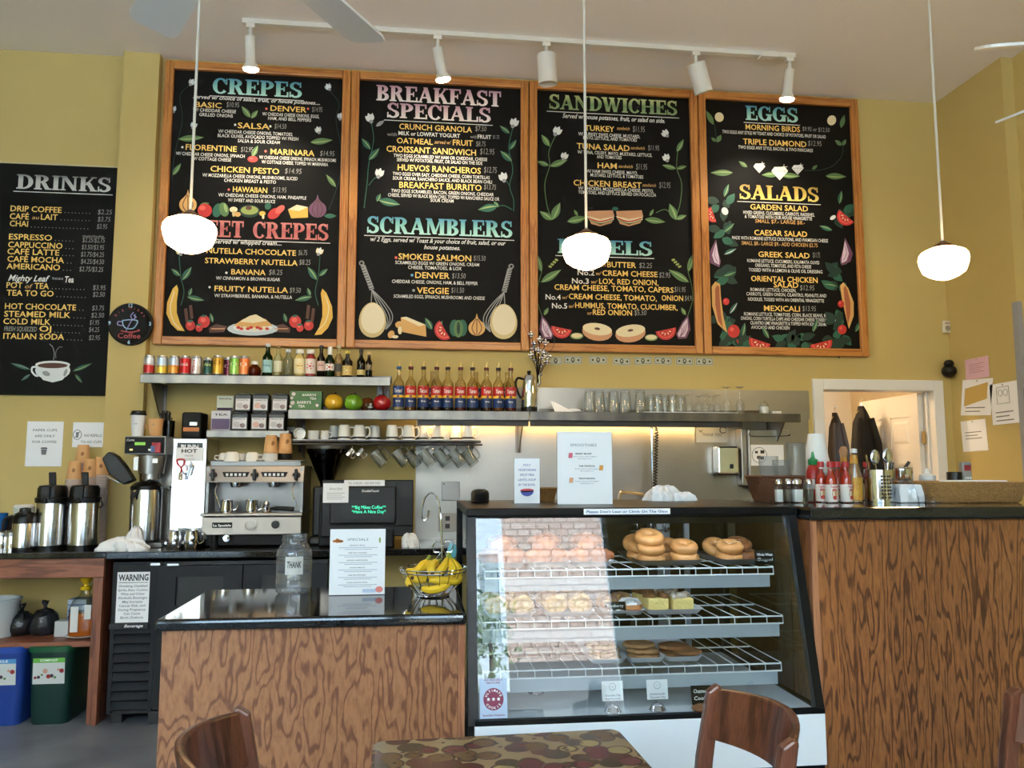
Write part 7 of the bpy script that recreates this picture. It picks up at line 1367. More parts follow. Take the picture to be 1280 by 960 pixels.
for k in range(9):
    q = 2 * PI * k / 9; q2 = q + .32
    for q_, s_ in ((q, 1), (q2, 1)):
        b.tube([(c.x + r * math.cos(q_ + dq), c.y + r * math.sin(q_ + dq), zB + z) for r, z, dq in ((.01, 0, 0), (.058, .001, 0), (.085, .028, .03 * s_), (.104, .058, .02), (RB, HB, 0), (RB + .006, HB + .012, 0))], .0017, None, 5)
b.build('wire_frame', t)
hx = P(548, 690, c.y + .11).x; hy = c.y + .11; zz = lambda py: P(545, py, hy).z; X_ = lambda px: P(px, 650, hy).x
b = MB(m_chrome); b.tube(spline([(X_(554), hy, zB + .02), (X_(553), hy, zz(690)), (X_(551), hy, zz(650)), (X_(547), hy, zz(625)), (X_(539), hy, zz(616)), (X_(531), hy, zz(622)), (X_(527), hy, zz(640)), (X_(529), hy, zz(650)), (X_(534), hy, zz(648)), (X_(536), hy, zz(638))], 6), .0038, None, 8); b.build('banana_hook', t)
b = MB(m_chrome)
for s_ in (1, -1): xm_ = X_(554); px = lambda d: xm_ + s_ * d * .0029; b.tube(spline([(px(16), c.y + .08, zB + HB), (px(6), hy, zz(695)), (px(0), hy, zz(686)), (px(3), hy, zz(678)), (px(9), hy, zz(677)), (px(13), hy, zz(683)), (px(11), hy, zz(690)), (px(5), hy, zz(690))], 5), .0025, None, 6)
b.build('heart_scroll', t)
m_ban = mat('banana_peel', (238, 198, 48), .45, var=(14, (226, 176, 36), .6, (1, 1, 1))); m_bt = mat('banana_tip', (70, 50, 20), .7); m_bst = mat('banana_stem', (150, 160, 60), .6)
def banana(pts, label, r=.017):
    p = spline([(c.x + x, c.y + y, zB + z) for x, y, z in pts], 5); n = len(p); t = thing('banana', label, 'banana', tuple(p[0]), 'bananas in the wire basket')
    rr = [r * (.28 if i / (n - 1) < .08 else min(1, .5 + 3.5 * (i / (n - 1) - .06), .45 + 3.2 * (1 - i / (n - 1)))) for i in range(n)]
    b = MB(m_ban); b.tube(p, rr, None, 6); o = b.build('peel', t, sub=1)
    b = MB(m_bst); d = (p[0] - p[1]).normalized(); b.tube([p[1], p[0], p[0] + d * .014], [r * .4, r * .36, r * .42], None, 6); b.build('stem', t)
    b = MB(m_bt); d = (p[-1] - p[-2]).normalized(); b.tube([p[-1] - d * .003, p[-1] + d * .006], [r * .42, r * .3], None, 6); b.build('tip', t)
banana([(.055, .03, .135), (.035, -.01, .098), (-.005, -.045, .07), (-.05, -.07, .065), (-.075, -.085, .072)], 'banana across the front of the bunch, its dark tip toward the jar', .018)
banana([(.06, .03, .13), (.07, -.02, .085), (.045, -.07, .045), (0, -.085, .03), (-.045, -.07, .033)], 'lowest front banana of the bunch', .018)
banana([(.062, .032, .132), (.095, .0, .085), (.085, -.05, .055), (.04, -.075, .06), (-.02, -.08, .062)], 'banana curving round the far end of the basket', .018)
banana([(-.02, .04, .125), (-.055, .0, .09), (-.085, -.03, .06), (-.085, -.06, .04)], 'short banana at the jar end of the basket', .018)
banana([(.0, .05, .115), (-.03, .02, .1), (-.075, .02, .08), (-.1, .03, .085)], 'banana lying on top at the back of the basket', .017)
banana([(.02, .04, .115), (.0, .0, .108), (-.01, -.05, .1), (-.005, -.075, .085)], 'thick banana lying on top, pointing at the customer', .019)
b = MB(mat('teal_tag', (96, 160, 170), .4)); q = P(565, 688, hy); b.ell((q.x, hy + .004, q.z - .004), (.018, .004, .032), None, 12, 8); b.build('teal_tag', t)
a = P(514, 698, 4.85); t = thing('plastic_bag', 'small crumpled white bag on the back worktop between the till and the fruit basket', 'bag', (a.x, 4.85, ZC)); b = MB(mat('white_film', (222, 222, 220), .4)); heap(b, a.x, 4.86, ZC, .05, .045, .075, 17); b.build('bag_body', t)
x0, x1 = xr + .01, P(1005, 640, 4.8).x
t = thing('sink_bench', 'steel sink bench running along the steel wall behind the pastry case', 'bench', ((x0 + x1) / 2, 5.0, 0)); b = MB(m_steel); b.box(x0, x1, 4.76, 5.343, ZC - .03, ZC - .005); b.box(x0, x1, 4.76, 4.78, ZC - .08, ZC - .03); b.build('bench_top', t, bev=.003)
for xx in (x0 + .04, (x0 + x1) / 2, x1 - .04): b = MB(m_steel); b.tube([(xx, 4.82, 0), (xx, 4.82, ZC - .03)], .02); b.tube([(xx, 5.3, 0), (xx, 5.3, ZC - .03)], .02); b.build('leg', t)
RX = 1.37; RZ_ = 1.262; BY = 2.7; XE = 3.1
t = thing('bar_counter', 'tall oak-panelled bar counter with a black edge, past the pastry case', 'counter', ((RX + XE) / 2, BY, 0))
b = MB(m_gran); b.box(RX - .005, XE, BY - .02, 3.4, RZ_ - .045, RZ_); b.build('granite_top', t, bev=.01)
b = MB(m_oak2); b.box(RX + .03, XE, BY + .01, BY + .03, 0, RZ_ - .046); b.build('front_panel', t)
b = MB(m_strip); b.box(RX + .006, RX + .029, BY + .005, BY + .03, 0, RZ_ - .046); b.build('edge_strip', t); b = MB(m_oak2); b.box(RX + .006, RX + .02, BY + .03, 3.38, 0, RZ_ - .046); b.build('end_panel', t)
CX0, CX1 = .172, 1.362; GZ0, GZ1, GY0, GY1 = .6, 1.232, 2.635, 2.79; CYB = 3.47
def gy(z): return GY0 + (GY1 - GY0) * (z - GZ0) / (GZ1 - GZ0)
t = thing('pastry_case', 'black-framed refrigerated pastry case with slanted front glass and a white base', 'display case', ((CX0 + CX1) / 2, GY0, 0))
m_cb = mat('case_black', (9, 9, 10), .35, spec=.25)
b = MB(mat('case_white', (246, 248, 250), .35)); b.box(CX0 + .02, CX1 - .004, GY0 - .02, GY0, .425, GZ0 - .012); b.build('white_panel', t, bev=.002)
b = MB(m_cb); b.box(CX0 + .01, CX1 - .004, GY0 - .005, CYB, .08, .424); b.box(CX0 + .05, CX1 - .05, GY0 + .06, CYB - .05, 0, .08); b.build('base', t)
b = MB(mat('case_deck', (206, 212, 216), .4)); b.box(CX0 + .03, CX1 - .03, GY0 + .004, CYB, .425, GZ0); b.build('deck', t)
b = MB(m_cb); b.box(CX0, CX1, GY1 - .02, CYB, GZ1, 1.262); b.build('top_panel', t, bev=.006)
b = MB(m_cb); b.box(CX0 + .02, CX1 - .004, GY0 - .018, GY0 + .003, GZ0 - .012, GZ0 + .004); b.build('bottom_edge', t)
for x0, x1 in ((CX0, CX0 + .032), (CX1 - .03, CX1)):
    b = MB(m_cb); b.prism([(GY0 - .012, GZ0 - .012), (GY0 + .02, GZ0 - .012), (GY1 + .02, GZ1), (GY1 - .012, GZ1)], x0, x1, 'x'); b.box(x0, x1, CYB - .04, CYB, .424, GZ1); b.box(x0, x1, GY0, CYB - .04, .424, GZ0); b.build('corner_post', t)
    b = MB(glass('case_side_glass', (226, 230, 228), (180, 190, 186))); b.box(x0 + .012, x0 + .017, GY1 + .02, CYB - .04, GZ0, GZ1); b.add([(x0 + .014, GY0 + .02, GZ0), (x0 + .014, GY1 + .02, GZ0), (x0 + .014, GY1 + .02, GZ1)], [(0, 1, 2)]); b.build('side_glass', t)
b = MB(glass('case_glass', (240, 244, 244), (200, 210, 210), boost=2.5)); b.add([(CX0 + .032, GY0, GZ0), (CX1 - .03, GY0, GZ0), (CX1 - .03, GY1, GZ1), (CX0 + .032, GY1, GZ1)], [(0, 1, 2, 3)]); b.build('front_glass', t)
b = MB(m_cb)
for xx in (CX0 + .4, CX0 + .83): b.box(xx, xx + .04, CYB - .035, CYB - .01, GZ0, GZ1)
b.build('door_frame', t)
b = MB(mat('case_grey', (150, 156, 160), .4, .5)); b.box(CX0 + .87, CX0 + .93, CYB - .03, CYB - .015, GZ0, GZ1); b.box(CX0 + .04, CX0 + .06, 3.3, 3.32, GZ0, GZ1); b.box(CX1 - .24, CX1 - .22, 3.3, 3.32, GZ0, GZ1); b.build('shelf_upright', t)
b = MB(glass('case_back_glass', (120, 122, 120), (60, 62, 60))); b.box(CX0 + .03, CX1 - .03, CYB - .006, CYB - .003, GZ0, GZ1); b.build('back_glass', t)
b = MB(mat('case_tube', (240, 248, 255), .4, emit=(225, 240, 255), es=26)); b.tube([(CX0 + .06, GY1 + .05, GZ1 - .012), (CX1 - .06, GY1 + .05, GZ1 - .012)], .008); b.build('lamp_tube', t)
b = MB(m_cb); b.box(CX0 + .04, CX1 - .04, GY1 + .02, GY1 + .03, GZ1 - .03, GZ1); b.build('lamp_shield', t)
b = MB(m_chrome); xa, xb = P(788, 660, 3.44).x, P(838, 660, 3.44).x; zr = P(810, 663, 3.44).z; b.tube([(xa, 3.44, zr), (xb, 3.44, zr)], .003)
for k in range(3): xx = xa + (xb - xa) * (.16 + .34 * k); b.tube(spline([(xx, 3.435, zr + .05), (xx, 3.43, zr + .01), (xx, 3.42, zr - .006), (xx + .012, 3.415, zr), (xx + .012, 3.415, zr + .014)], 4), .0045)
b.build('hook_rail', t)
m_wire = mat('white_wire', (226, 230, 232), .35); m_rail = mat('price_rail', (168, 178, 186), .4)
SH = []
for py, Yf, pxr, pxl in ((709, 2.85, 966, 606), (770, 2.79, 978, 603), (829, 2.75, 976, 604)):
    p = P(pxr, py, Yf); z = p.z; xl_ = max(P(pxl, py, Yf).x, CX0 + .045); xr_ = p.x; SH.append((z, Yf, xl_, xr_)); yb = 3.28
    b = MB(m_wire)
    for y in (Yf, (Yf + yb) / 2, yb): b.tube([(xl_, y, z), (xr_, y, z)], .003, None, 6)
    b.tube([(xl_, Yf - .004, z - .024), (xr_, Yf - .004, z - .024)], .003, None, 6); n = 18
    for k in range(n + 1): xx = xl_ + (xr_ - xl_) * k / n; b.tube([(xx, yb, z + .003), (xx, Yf - .002, z + .003), (xx, Yf - .004, z - .024)], .0019, None, 5)
    s_ = b.build('wire_shelf', t)
    b = MB(m_rail); b.box(xl_, xr_ - .012, Yf + .002, Yf + .006, z - .07, z - .026); b.build('price_rail', s_)
def tray(px, si, w, label, d=.36, m=None, y0=.0, ang=0):
    z, Yf, _, _ = SH[si]; x = P(px, 709 + 61 * si, Yf).x; o = thing('food_tray', label, 'tray', (x, Yf + .02, z + .006)); o.rotation_euler = (0, 0, ang)
    b = MB(m or mat('white_tray', (222, 226, 234), .35)); rr = lambda s_, zz: [(q[0], d / 2 + q[1], zz) for q in rrect(w * s_, d * s_, .02 * s_)]
    lo = lambda s_, zz: [(a, bb, zz) for a, bb, _ in rr(s_, zz)]
    rings = [lo(.86, 0), lo(.9, .003), lo(1.0, .02), lo(1.03, .022), lo(1.0, .018), lo(.88, .005)]
    n = len(rings[0]); vs = [p for r in rings for p in r]; fs = [(k * n + i, k * n + (i + 1) % n, (k + 1) * n + (i + 1) % n, (k + 1) * n + i) for k in range(5) for i in range(n)]; fs += [tuple(range(n))[::-1], tuple(5 * n + i for i in range(n))]
    me = b.add([Vector(v) + Vector(o.location) for v in vs], fs, None, True).build('tray_body', o)
    return x, Yf + .02, z + .012
m_crust = mat('croissant_crust', (178, 104, 56), .45, var=(26, (120, 62, 30), .8, (1, 1, 1)), bump=(50, .4)); m_bag = mat('bagel_crust', (206, 148, 88), .45, var=(16, (180, 116, 60), .7, (1, 1, 1))); m_bagd = mat('bagel_dark', (150, 92, 52), .5, var=(20, (120, 70, 36), .7, (1, 1, 1))); m_seed = mat('seed_pale', (232, 214, 178), .6)
rd = random.Random(21)
def croissant(x, y, z, a, label, s=1.0, i=0):
    b = MB(m_crust); pts = []; rr = []
    for k in range(15):
        u = -1 + k / 7; pts.append((x + (u * .062 * math.cos(a) - .022 * u * u * math.sin(a)) * s, y + (u * .062 * math.sin(a) + .022 * u * u * math.cos(a)) * s, z + .028 * s)); rr.append(s * (.008 + .024 * (1 - u * u) + (.0035 if k % 2 else 0)))
    b.tube(pts, rr, None, 12); o = b.build('croissant'); tag(o, label, 'pastry', 'croissants on the top shelf')
tn = ['nearest the sign sticker side', 'in the middle tray', 'in the tray beside the bagels']
for k, px in enumerate((632, 690, 744)):
    x, y, z = tray(px, 0, .15, 'white tray of croissants on the top shelf, ' + tn[k], .34)
    for i, (dx, dy, dz, a) in enumerate(((-.03, .08, 0, .5), (.035, .1, 0, -.4), (0, .19, 0, .1), (.0, .1, .04, .9), (.01, .2, .042, -.3))):
        croissant(x + dx, y + dy, z + dz, a + rd.uniform(-.3, .3), 'croissant %s, %s' % (('at the front corner of the pile', 'at the other front corner of the pile', 'at the rear of the pile', 'on top of the pile, front', 'on top of the pile, rear')[i], tn[k]), rd.uniform(.9, 1.05))
m_sheet = mat('metal_tray', (170, 172, 172), .3, .9)
tx, ty, tz = tray(843, 0, .24, 'metal tray piled with plain bagels on the top shelf', .34, m_sheet); tx2, ty2, tz2 = tray(938, 0, .19, 'clear-edged tray of seeded bagels at the end of the top shelf', .3, m_sheet)
def bagel(x, y, z, label, m=None, seeds=False, tilt=0, s=1.0, i=0):
    M = tr(x, y, z) @ rot('X', .22 + tilt * .6) @ rot('Z', rd.uniform(0, 6)); b = MB(m or m_bag); n, k_ = 24, 12; R, r = .031 * s, .0195 * s
    vs = [((R + r * math.cos(2 * PI * j / k_) * (1.05)) * math.cos(2 * PI * q / n), (R + r * math.cos(2 * PI * j / k_)) * math.sin(2 * PI * q / n), r * .95 + r * .95 * math.sin(2 * PI * j / k_)) for q in range(n) for j in range(k_)]
    b.add(vs, [(q * k_ + j, ((q + 1) % n) * k_ + j, ((q + 1) % n) * k_ + (j + 1) % k_, q * k_ + (j + 1) % k_) for q in range(n) for j in range(k_)], None, True, M)
    if seeds:
        for q in range(70):
            a = rd.uniform(0, 6.28); j = rd.uniform(.2, 2.9); rr = R + r * math.cos(j); b.ell((rr * math.cos(a), rr * math.sin(a), r * .95 + r * .97 * math.sin(j)), (.0022, .0014, .001), m_seed if q % 3 else mat('seed_dark', (60, 44, 34), .6), 5, 3, M)
    tag(b.build('bagel'), label, 'bagel', 'bagels on the top shelf')
L1 = [(-.06, .07, 0, 0, 'bottom front, under the plain pile'), (-.075, .16, 0, 0, 'second layer corner, behind the front one'), (-.06, .075, .036, .15, 'middle of the front stack'), (-.075, .15, .038, .2, 'leaning behind the front stack'), (-.062, .09, .072, .25, 'topmost of the front stack'), (-.08, .2, .04, .5, 'tilted up at the tray corner'),
      (.02, .17, 0, 0, 'half hidden between the two stacks'), (.07, .08, 0, 0, 'bottom of the stack nearer the seeded tray'), (.07, .085, .037, .1, 'big one on the stack nearer the seeded tray'), (.045, .2, .03, .5, 'tilted at the rear of the plain tray')]
for dx, dy, dz, tl, lb in L1: bagel(tx + dx, ty + dy, tz + dz, 'plain bagel on the metal tray, ' + lb, None, False, tl, rd.uniform(.98, 1.12))
for dx, dy, dz, tl, lb, sd in ((-.045, .07, 0, 0, 'bottom of the front stack', 1), (-.04, .075, .037, .1, 'top of the front stack', 1), (.04, .13, 0, 0, 'behind the chalk sign', 0), (.03, .16, .038, .2, 'raised at the rear', 0), (-.06, .18, .03, .6, 'dark and tilted beside the plain tray', 1)): bagel(tx2 + dx, ty2 + dy, tz2 + dz, 'seeded bagel on the end tray, ' + lb, m_bag if sd else m_bagd, bool(sd) or True, tl)
def chalk(px, si, txt, label, y=.03, w=.085, h=.05, z=None, Y=None):
    zz, Yf, _, _ = SH[min(si, 2)]; Y = Y or Yf + y; z = z or zz + .008; x = P(px, 700, Y).x; t_ = thing('chalk_sign', label, 'sign', (x, Y, z)); M = tr(x, Y, z) @ rot('X', -.22)
    b = MB(m_slate); b.box(-w / 2, w / 2, 0, .004, 0, h, None, M)
    for k, s_ in enumerate(txt): write(b, s_, PW, lambda u, v: tuple(M @ Vector((u, -.0012, v))), w * .8, h * .2, 0, h * (.62 - .36 * k), 'c', .015, .1)
    b.build('panel', t_)
chalk(957, 0, ('Whole Wheat', 'Bagel'), 'small chalk sign among the seeded bagels', .02, .075, .05)
for k, (px, w) in enumerate(((640, .17), (716, .17))):
    x, y, z = tray(px, 1, w, ('white tray of pale scones on the middle shelf, nearer the frame', 'white tray of pale scones on the middle shelf, beside the muffin sign')[k], .36)
    for i, (dx, dy, dz) in enumerate(((-.045, .08, 0), (.045, .07, 0), (0, .17, 0), (.05, .2, 0), (-.05, .22, 0))):
        b = MB(mat('scone', (222, 184, 116), .7, var=(30, (180, 128, 66), .8, (1, 1, 1)), bump=(60, .8))); b.ell((x + dx, y + dy, z + .027), (.046, .044, .032)); b.ell((x + dx + .01, y + dy, z + .045), (.026, .026, .02)); tag(b.build('scone'), 'pale scone %s of the %s scone tray' % (('front', 'other front', 'central', 'rear', 'other rear')[i], ('first', 'second')[k]), 'pastry', 'scones on the middle shelf')
x, y, z = tray(785, 1, .14, 'white tray with a blueberry muffin sign and powdered buns', .36)
chalk(769, 1, ('Blueberry', 'Muffin'), 'black chalk sign with wavy lettering in front of the muffins', .03, .074, .048)
for i, (dx, dy, s_) in enumerate(((.03, .07, 1), (-.03, .16, 1.05), (.03, .2, 1))):
    b = MB(mat('bun_crust', (196, 130, 74), .6)); b.lathe([(0, 0), (.036 * s_, 0), (.046 * s_, .014), (.044 * s_, .028)], (x + dx, y + dy, z), 18); b.lathe([(.044 * s_, .028), (.03 * s_, .044), (0, .05)], (x + dx, y + dy, z), 18, mat('icing_sugar', (226, 222, 222), .9, bump=(70, .8)) if i == 0 else mat('muffin_top', (206, 160, 96), .8, var=(60, (120, 84, 96), .8, (1, 1, 1)), bump=(50, .9)))
    tag(b.build('bun'), ('powdered bun beside the blueberry chalk sign', 'blueberry muffin behind its chalk sign', 'blueberry muffin at the rear of its tray')[i], 'pastry')
x, y, z = tray(848, 1, .2, 'white tray of cake slices on the middle shelf', .36)
for i, (dx, dy, br, lb) in enumerate(((-.045, .1, 1, 'cinnamon-topped cake slice at the front'), (-.06, .2, 1, 'cinnamon-topped cake slice at the rear'), (.045, .09, 0, 'sugar-dusted cake slice at the front'), (.03, .21, 0, 'sugar-dusted cake slice at the rear'))):
    t_ = thing('cake_slice', lb, 'cake', (x + dx, y + dy, z), 'cake slices'); b = MB(mat('cake_crumb', (232, 206, 130), .8, bump=(120, .5))); b.cbox((x + dx, y + dy, z + .022), (.078, .072, .044)); b.build('crumb', t_, bev=.006)
    b = MB(mat('cinnamon', (130, 84, 46), .9, bump=(80, 1)) if br else mat('crumble', (216, 206, 196), .9, var=(50, (180, 150, 116), .7, (1, 1, 1)), bump=(80, 1))); q = random.Random(i)
    for k in range(16): b.ell((x + dx + q.uniform(-.032, .032), y + dy + q.uniform(-.03, .03), z + .046 + q.uniform(0, .008)), (q.uniform(.01, .017),) * 2 + (q.uniform(.007, .012),), None, 8, 5)
    b.build('topping', t_)
for k, (px, n) in enumerate(((764, 1), (813, 2), (860, 3))):
    x, y, z = tray(px, 2, .125, ('white tray of nut-covered cookies', 'white tray of stacked tan cookies', 'white tray of overlapping brown cookies')[k], .3)
    mc = (mat('cookie_nut', (150, 106, 70), .8, var=(60, (206, 176, 130), .9, (1, 1, 1)), bump=(60, 1)), mat('cookie_tan', (160, 112, 72), .8, var=(40, (190, 150, 104), .7, (1, 1, 1)), bump=(60, 1)), mat('cookie_brown', (140, 92, 54), .8, var=(40, (110, 66, 36), .7, (1, 1, 1)), bump=(60, 1)))[k]
    for i in range(3):
        dx, dy, dz = ((0, .075, 0), (.0, .08, .017), (-.01, .09, .034))[i] if k < 2 else ((-.02, .09, 0), (.022, .07, .01), (-.012, .1, .022))[i]
        b = MB(mc); q = random.Random(k * 5 + i); nn = 24; ph = q.uniform(0, 6)
        rings = [[(x + dx + r * (1 + .05 * math.sin(5 * a + ph)) * math.cos(a), y + dy + r * (1 + .05 * math.sin(4 * a + ph)) * math.sin(a), z + dz + zz) for a in [2 * PI * j / nn for j in range(nn)]] for r, zz in ((.05, 0), (.058, .006), (.052, .014), (.02, .018))]
        b.loft(rings); tag(b.build('cookie'), '%s of the %s' % (('lowest cookie', 'middle cookie', 'topmost cookie')[i], ('nut-covered cookies', 'stacked tan cookies', 'overlapping brown cookies')[k]), 'cookie', 'cookies on the lower shelf')
def dome(px, py, label, card=None):
    a = G(px, py, GZ0 + .003); c = (a.x, a.y, GZ0 + .001); t_ = thing('card_holder', label, 'card holder', c, 'chrome card holders on the case floor'); R = .026
    b = MB(m_chrome); b.lathe([(0, 0), (R * 1.1, 0), (R * 1.1, .003), (R, .005), (R * .8, .016), (R * .4, .022), (0, .023)], c, 20); b.build('base', t_)
    if card:
        b = MB(m_chrome); b.tube(spline([(c[0], c[1], c[2] + .022), (c[0], c[1], c[2] + .034), (c[0] + .012, c[1], c[2] + .044), (c[0], c[1], c[2] + .056), (c[0] - .012, c[1], c[2] + .044)], 4), .0015, None, 6); b.build('coil', t_)
        b = MB(m_paper); M = tr(c[0], c[1] - .004, c[2] + .036) @ rot('X', -.12); b.box(-.036, .036, 0, .001, 0, .062, None, M); f = lambda u, v: tuple(M @ Vector((u, -.0008, v)))
        for k, s_ in enumerate(card): write(b, s_, m_gink, f, .052, .007, 0, .014 - k * .01, 'c', .01)
        b.tube([f(.011 * math.cos(q), .044 + .011 * math.sin(q)) for q in [2 * PI * i / 18 for i in range(18)]], .0006, m_gink, 4, True); write(b, 'ooo', m_gink, f, .01, .003, 0, .043); b.build('card', t_)
dome(670, 866, 'chrome card holder without a card, under the empty shelf end'); dome(766, 889, 'chrome card holder with a white card, nearer the cookie sticker', ('Chocolate Chip', 'Gluten-free Cookie')); dome(822, 887, 'chrome card holder with a white card, nearer the chalk signs', ('Snickerdoodle', 'Chocolate Chip'))
a = G(876, 884, GZ0)
chalk(874, 2, ('Oatmeal', 'Cookie'), 'chalk sign reading Oatmeal Cookie on the case floor', 0, .07, .062, GZ0 + .004, a.y + .01); chalk(884, 2, ('Choc', 'Chip'), 'chalk sign standing behind the oatmeal one', 0, .07, .062, GZ0 + .004, a.y + .16)
b = MB(mat('cookie_brown')); b.lathe([(0, 0), (.04, 0), (.045, .006), (.03, .014), (0, .015)], (P(873, 889, a.y).x + .01, a.y - .035, GZ0 + .001), 20); tag(b.build('cookie'), 'lone brown cookie in front of the oatmeal chalk sign', 'cookie')
sn = Vector((0, -(GZ1 - GZ0), GY1 - GY0)).normalized(); z0 = P(617, 898, GY0).z; xa, xb = P(600, 898, GY0).x, P(634.5, 898, GY0).x
def onglass(u, v, l=0): return (xa + u, gy(z0 + v) - .002 - l * .0006, z0 + v)
t_ = thing('cookie_sticker', 'pale blue sticker with a maroon ULTIMATE COOKIE seal on the case glass', 'sticker', (xa, gy(z0), z0)); w = xb - xa; h = P(617, 851, GY0).z - z0
b = MB(mat('sticker_blue', (178, 196, 220), .5)); b.add([onglass(0, 0), onglass(w, 0), onglass(w, h), onglass(0, h)], [(0, 1, 2, 3)]); mm = mat('maroon_print', (128, 24, 68), .5); r = w * .37; cu, cv = w / 2, h * .48
b.add([onglass(cu + r * math.cos(q), cv + r * math.sin(q), 1) for q in [2 * PI * i / 30 for i in range(30)]], [tuple(range(30))], mm)
for k in (-1, 0, 1): b.add([onglass(cu + k * r * .5 + rr * math.cos(q), cv + rr * math.sin(q), 2) for q, rr in [(PI / 2 + PI * i / 5, r * (.2 if i % 2 == 0 else .085)) for i in range(10)]], [tuple(range(10))], m_paper)
for txt, up in (('ULTIMATE', 1), ('COOKIE', -1)):
    n = len(txt)
    for k, ch in enumerate(txt):
        a = PI / 2 - (k - (n - 1) / 2) * .33 if up > 0 else -PI / 2 + (k - (n - 1) / 2) * .36; d = a - PI / 2 if up > 0 else a + PI / 2; rr = r * (.68 if up > 0 else .88)
        write(b, ch, m_paper, lambda u, v: onglass(cu + rr * math.cos(a) + u * math.cos(d) - v * math.sin(d), cv + rr * math.sin(a) + u * math.sin(d) + v * math.cos(d), 2), None, r * .22, 0, 0, 'c', .03)
for s_, v, ww in (('WE PROUDLY', .94, .7), ('FEATURE', .87, .5), ('Specialty Desserts', .06, .8)): write(b, s_, mm, lambda u, v_: onglass(u, v_, 1), w * ww, h * .045, cu, h * v, 'c', .02)
b.build('sheet', t_)
a = P(730, 635, GY1 - .025); c = P(838, 635, GY1 - .025); t_ = thing('case_notice', 'white strip on the case header asking not to lean or climb on the glass', 'sticker', (a.x, GY1 - .022, a.z)); b = MB(m_paper); zt_ = 1.262 - .004; zb_ = zt_ - .02
b.box(a.x, c.x, GY1 - .0225, GY1 - .0205, zb_, zt_); write(b, "Please Don't Lean or Climb On The Glass", mat('print_navy', (70, 100, 150), .6), lambda u, v: (u, GY1 - .0232, v), (c.x - a.x) * .94, .0085, (a.x + c.x) / 2, zb_ + .006, 'c', .02); b.build('strip', t_)
TZ = 1.2625
def card(p0, p1, Y, label, fn, name='menu_card'):
    a = P(p0[0], p0[1], Y); c = P(p1[0], p1[1], Y); t = thing(name, label, 'sign', ((a.x + c.x) / 2, Y, TZ)); w, h = c.x - a.x, c.z - TZ; f = lambda u, v: (a.x + u * w, Y - .0008, TZ + .002 + v * h)
    b = MB(m_paper); b.box(a.x, c.x, Y, Y + .0015, TZ + .001, c.z); fn(b, f, lambda u, v: f(u / w, v / h), w, h); b.build('sheet', t)
    b = MB(glass('acrylic', (244, 246, 248), (200, 205, 210))); b.box(a.x - .003, c.x + .003, Y + .003, Y + .006, TZ, c.z + .003); b.box(a.x - .003, c.x + .003, Y + .006, Y + .07, TZ, TZ + .003); b.build('clear_stand', t)
def s1(b, f, F2, w, h):
    write(b, 'SMOOTHIES', m_gink, F2, w * .48, h * .04, w * .48, h * .79, 'c', -.005)
    for k, (s_, c_) in enumerate((('BERRY BLAST', 'r'), ('THE TROPICAL', 'o'), ('PEACH BANANA', 'p'))):
        v = h * (.68 - .17 * k); write(b, s_, m_ink, F2, w * .3, h * .02, w * (.48 + .06 * (k > 0)), v, 'c', .03)
        for q in range(2): write(b, ('fruit, juice and yogurt', 'blended ice')[q], m_gink, F2, w * (.44 - .2 * q), h * .016, w * (.5 + .04 * (k > 0)), v - h * (.035 + .03 * q))
        cx = (.24, .8, .25)[k]; b.add([F2(w * (cx - .04), v - h * .05), F2(w * (cx + .03), v - h * .05), F2(w * (cx + .04), v + h * .02), F2(w * (cx - .03), v + h * .02)], [(0, 1, 2, 3)], mat('card_pic%d' % k, ((220, 110, 130), (226, 160, 70), (226, 170, 130))[k], .7))
card((697, 626), (764.5, 540), 3.0, 'tall white SMOOTHIES card standing on the pastry case', s1)
def s2(b, f, F2, w, h):
    mb_ = mat('print_violet', (110, 110, 170), .7)
    for k, s_ in enumerate(('HOLY', 'VEGETARIAN', 'SPLIT PEA', 'LENTIL SOUP', 'BY THE BOWL')): write(b, s_, mb_, F2, w * (.3, .7, .56, .7, .66)[k], h * .05, w * .5, h * (.82 - .11 * k), 'c', .01)
    b.add([F2(w * (.5 + .26 * math.cos(q)), h * (.27 + .12 * math.sin(q))) for q in [PI + PI * i / 12 for i in range(13)]], [tuple(range(13))], mat('print_bowl', (70, 84, 160), .7)); b.add([F2(w * (.5 + .27 * math.cos(q)), h * (.28 + .04 * math.sin(q))) for q in [2 * PI * i / 16 for i in range(16)]], [tuple(range(16))], mat('print_red2', (200, 80, 90), .7))
card((643, 626), (674.5, 573), 3.1, 'small white card with a blue bowl picture, beside the tall white card', s2)
x = P(600, 620, 3.25).x; t = thing('black_dome', 'black ribbed cap standing at the end of the case top, by the banana hook', 'lid', (x, 3.25, TZ)); b = MB(m_black); pr = [(0, 0), (.036, 0)]
for k in range(6): pr += [(.038, .004 + k * .006), (.036, .007 + k * .006)]
b.lathe(pr + [(.033, .045), (.02, .052), (0, .053)], (x, 3.25, TZ), 22); b.build('cap_body', t)
a = P(685, 625, 3.3); t = thing('round_basket', 'small wicker basket behind the bowl card', 'basket', (a.x, 3.33, TZ)); m_wk = mat('wicker_brown', (120, 76, 46), .7, var=(60, (84, 48, 28), .9, (1, 1, 6)), bump=(160, .8)); m_wl = mat('wicker_tan', (186, 142, 84), .7, var=(70, (150, 104, 56), .9, (1, 1, 8)), bump=(160, .8))
b = MB(m_wl); b.lathe([(0, 0), (.03, 0), (.044, .05), (.047, .052), (.044, .056), (.03, .006), (0, .006)], (a.x, 3.33, TZ), 20); b.build('basket_body', t)
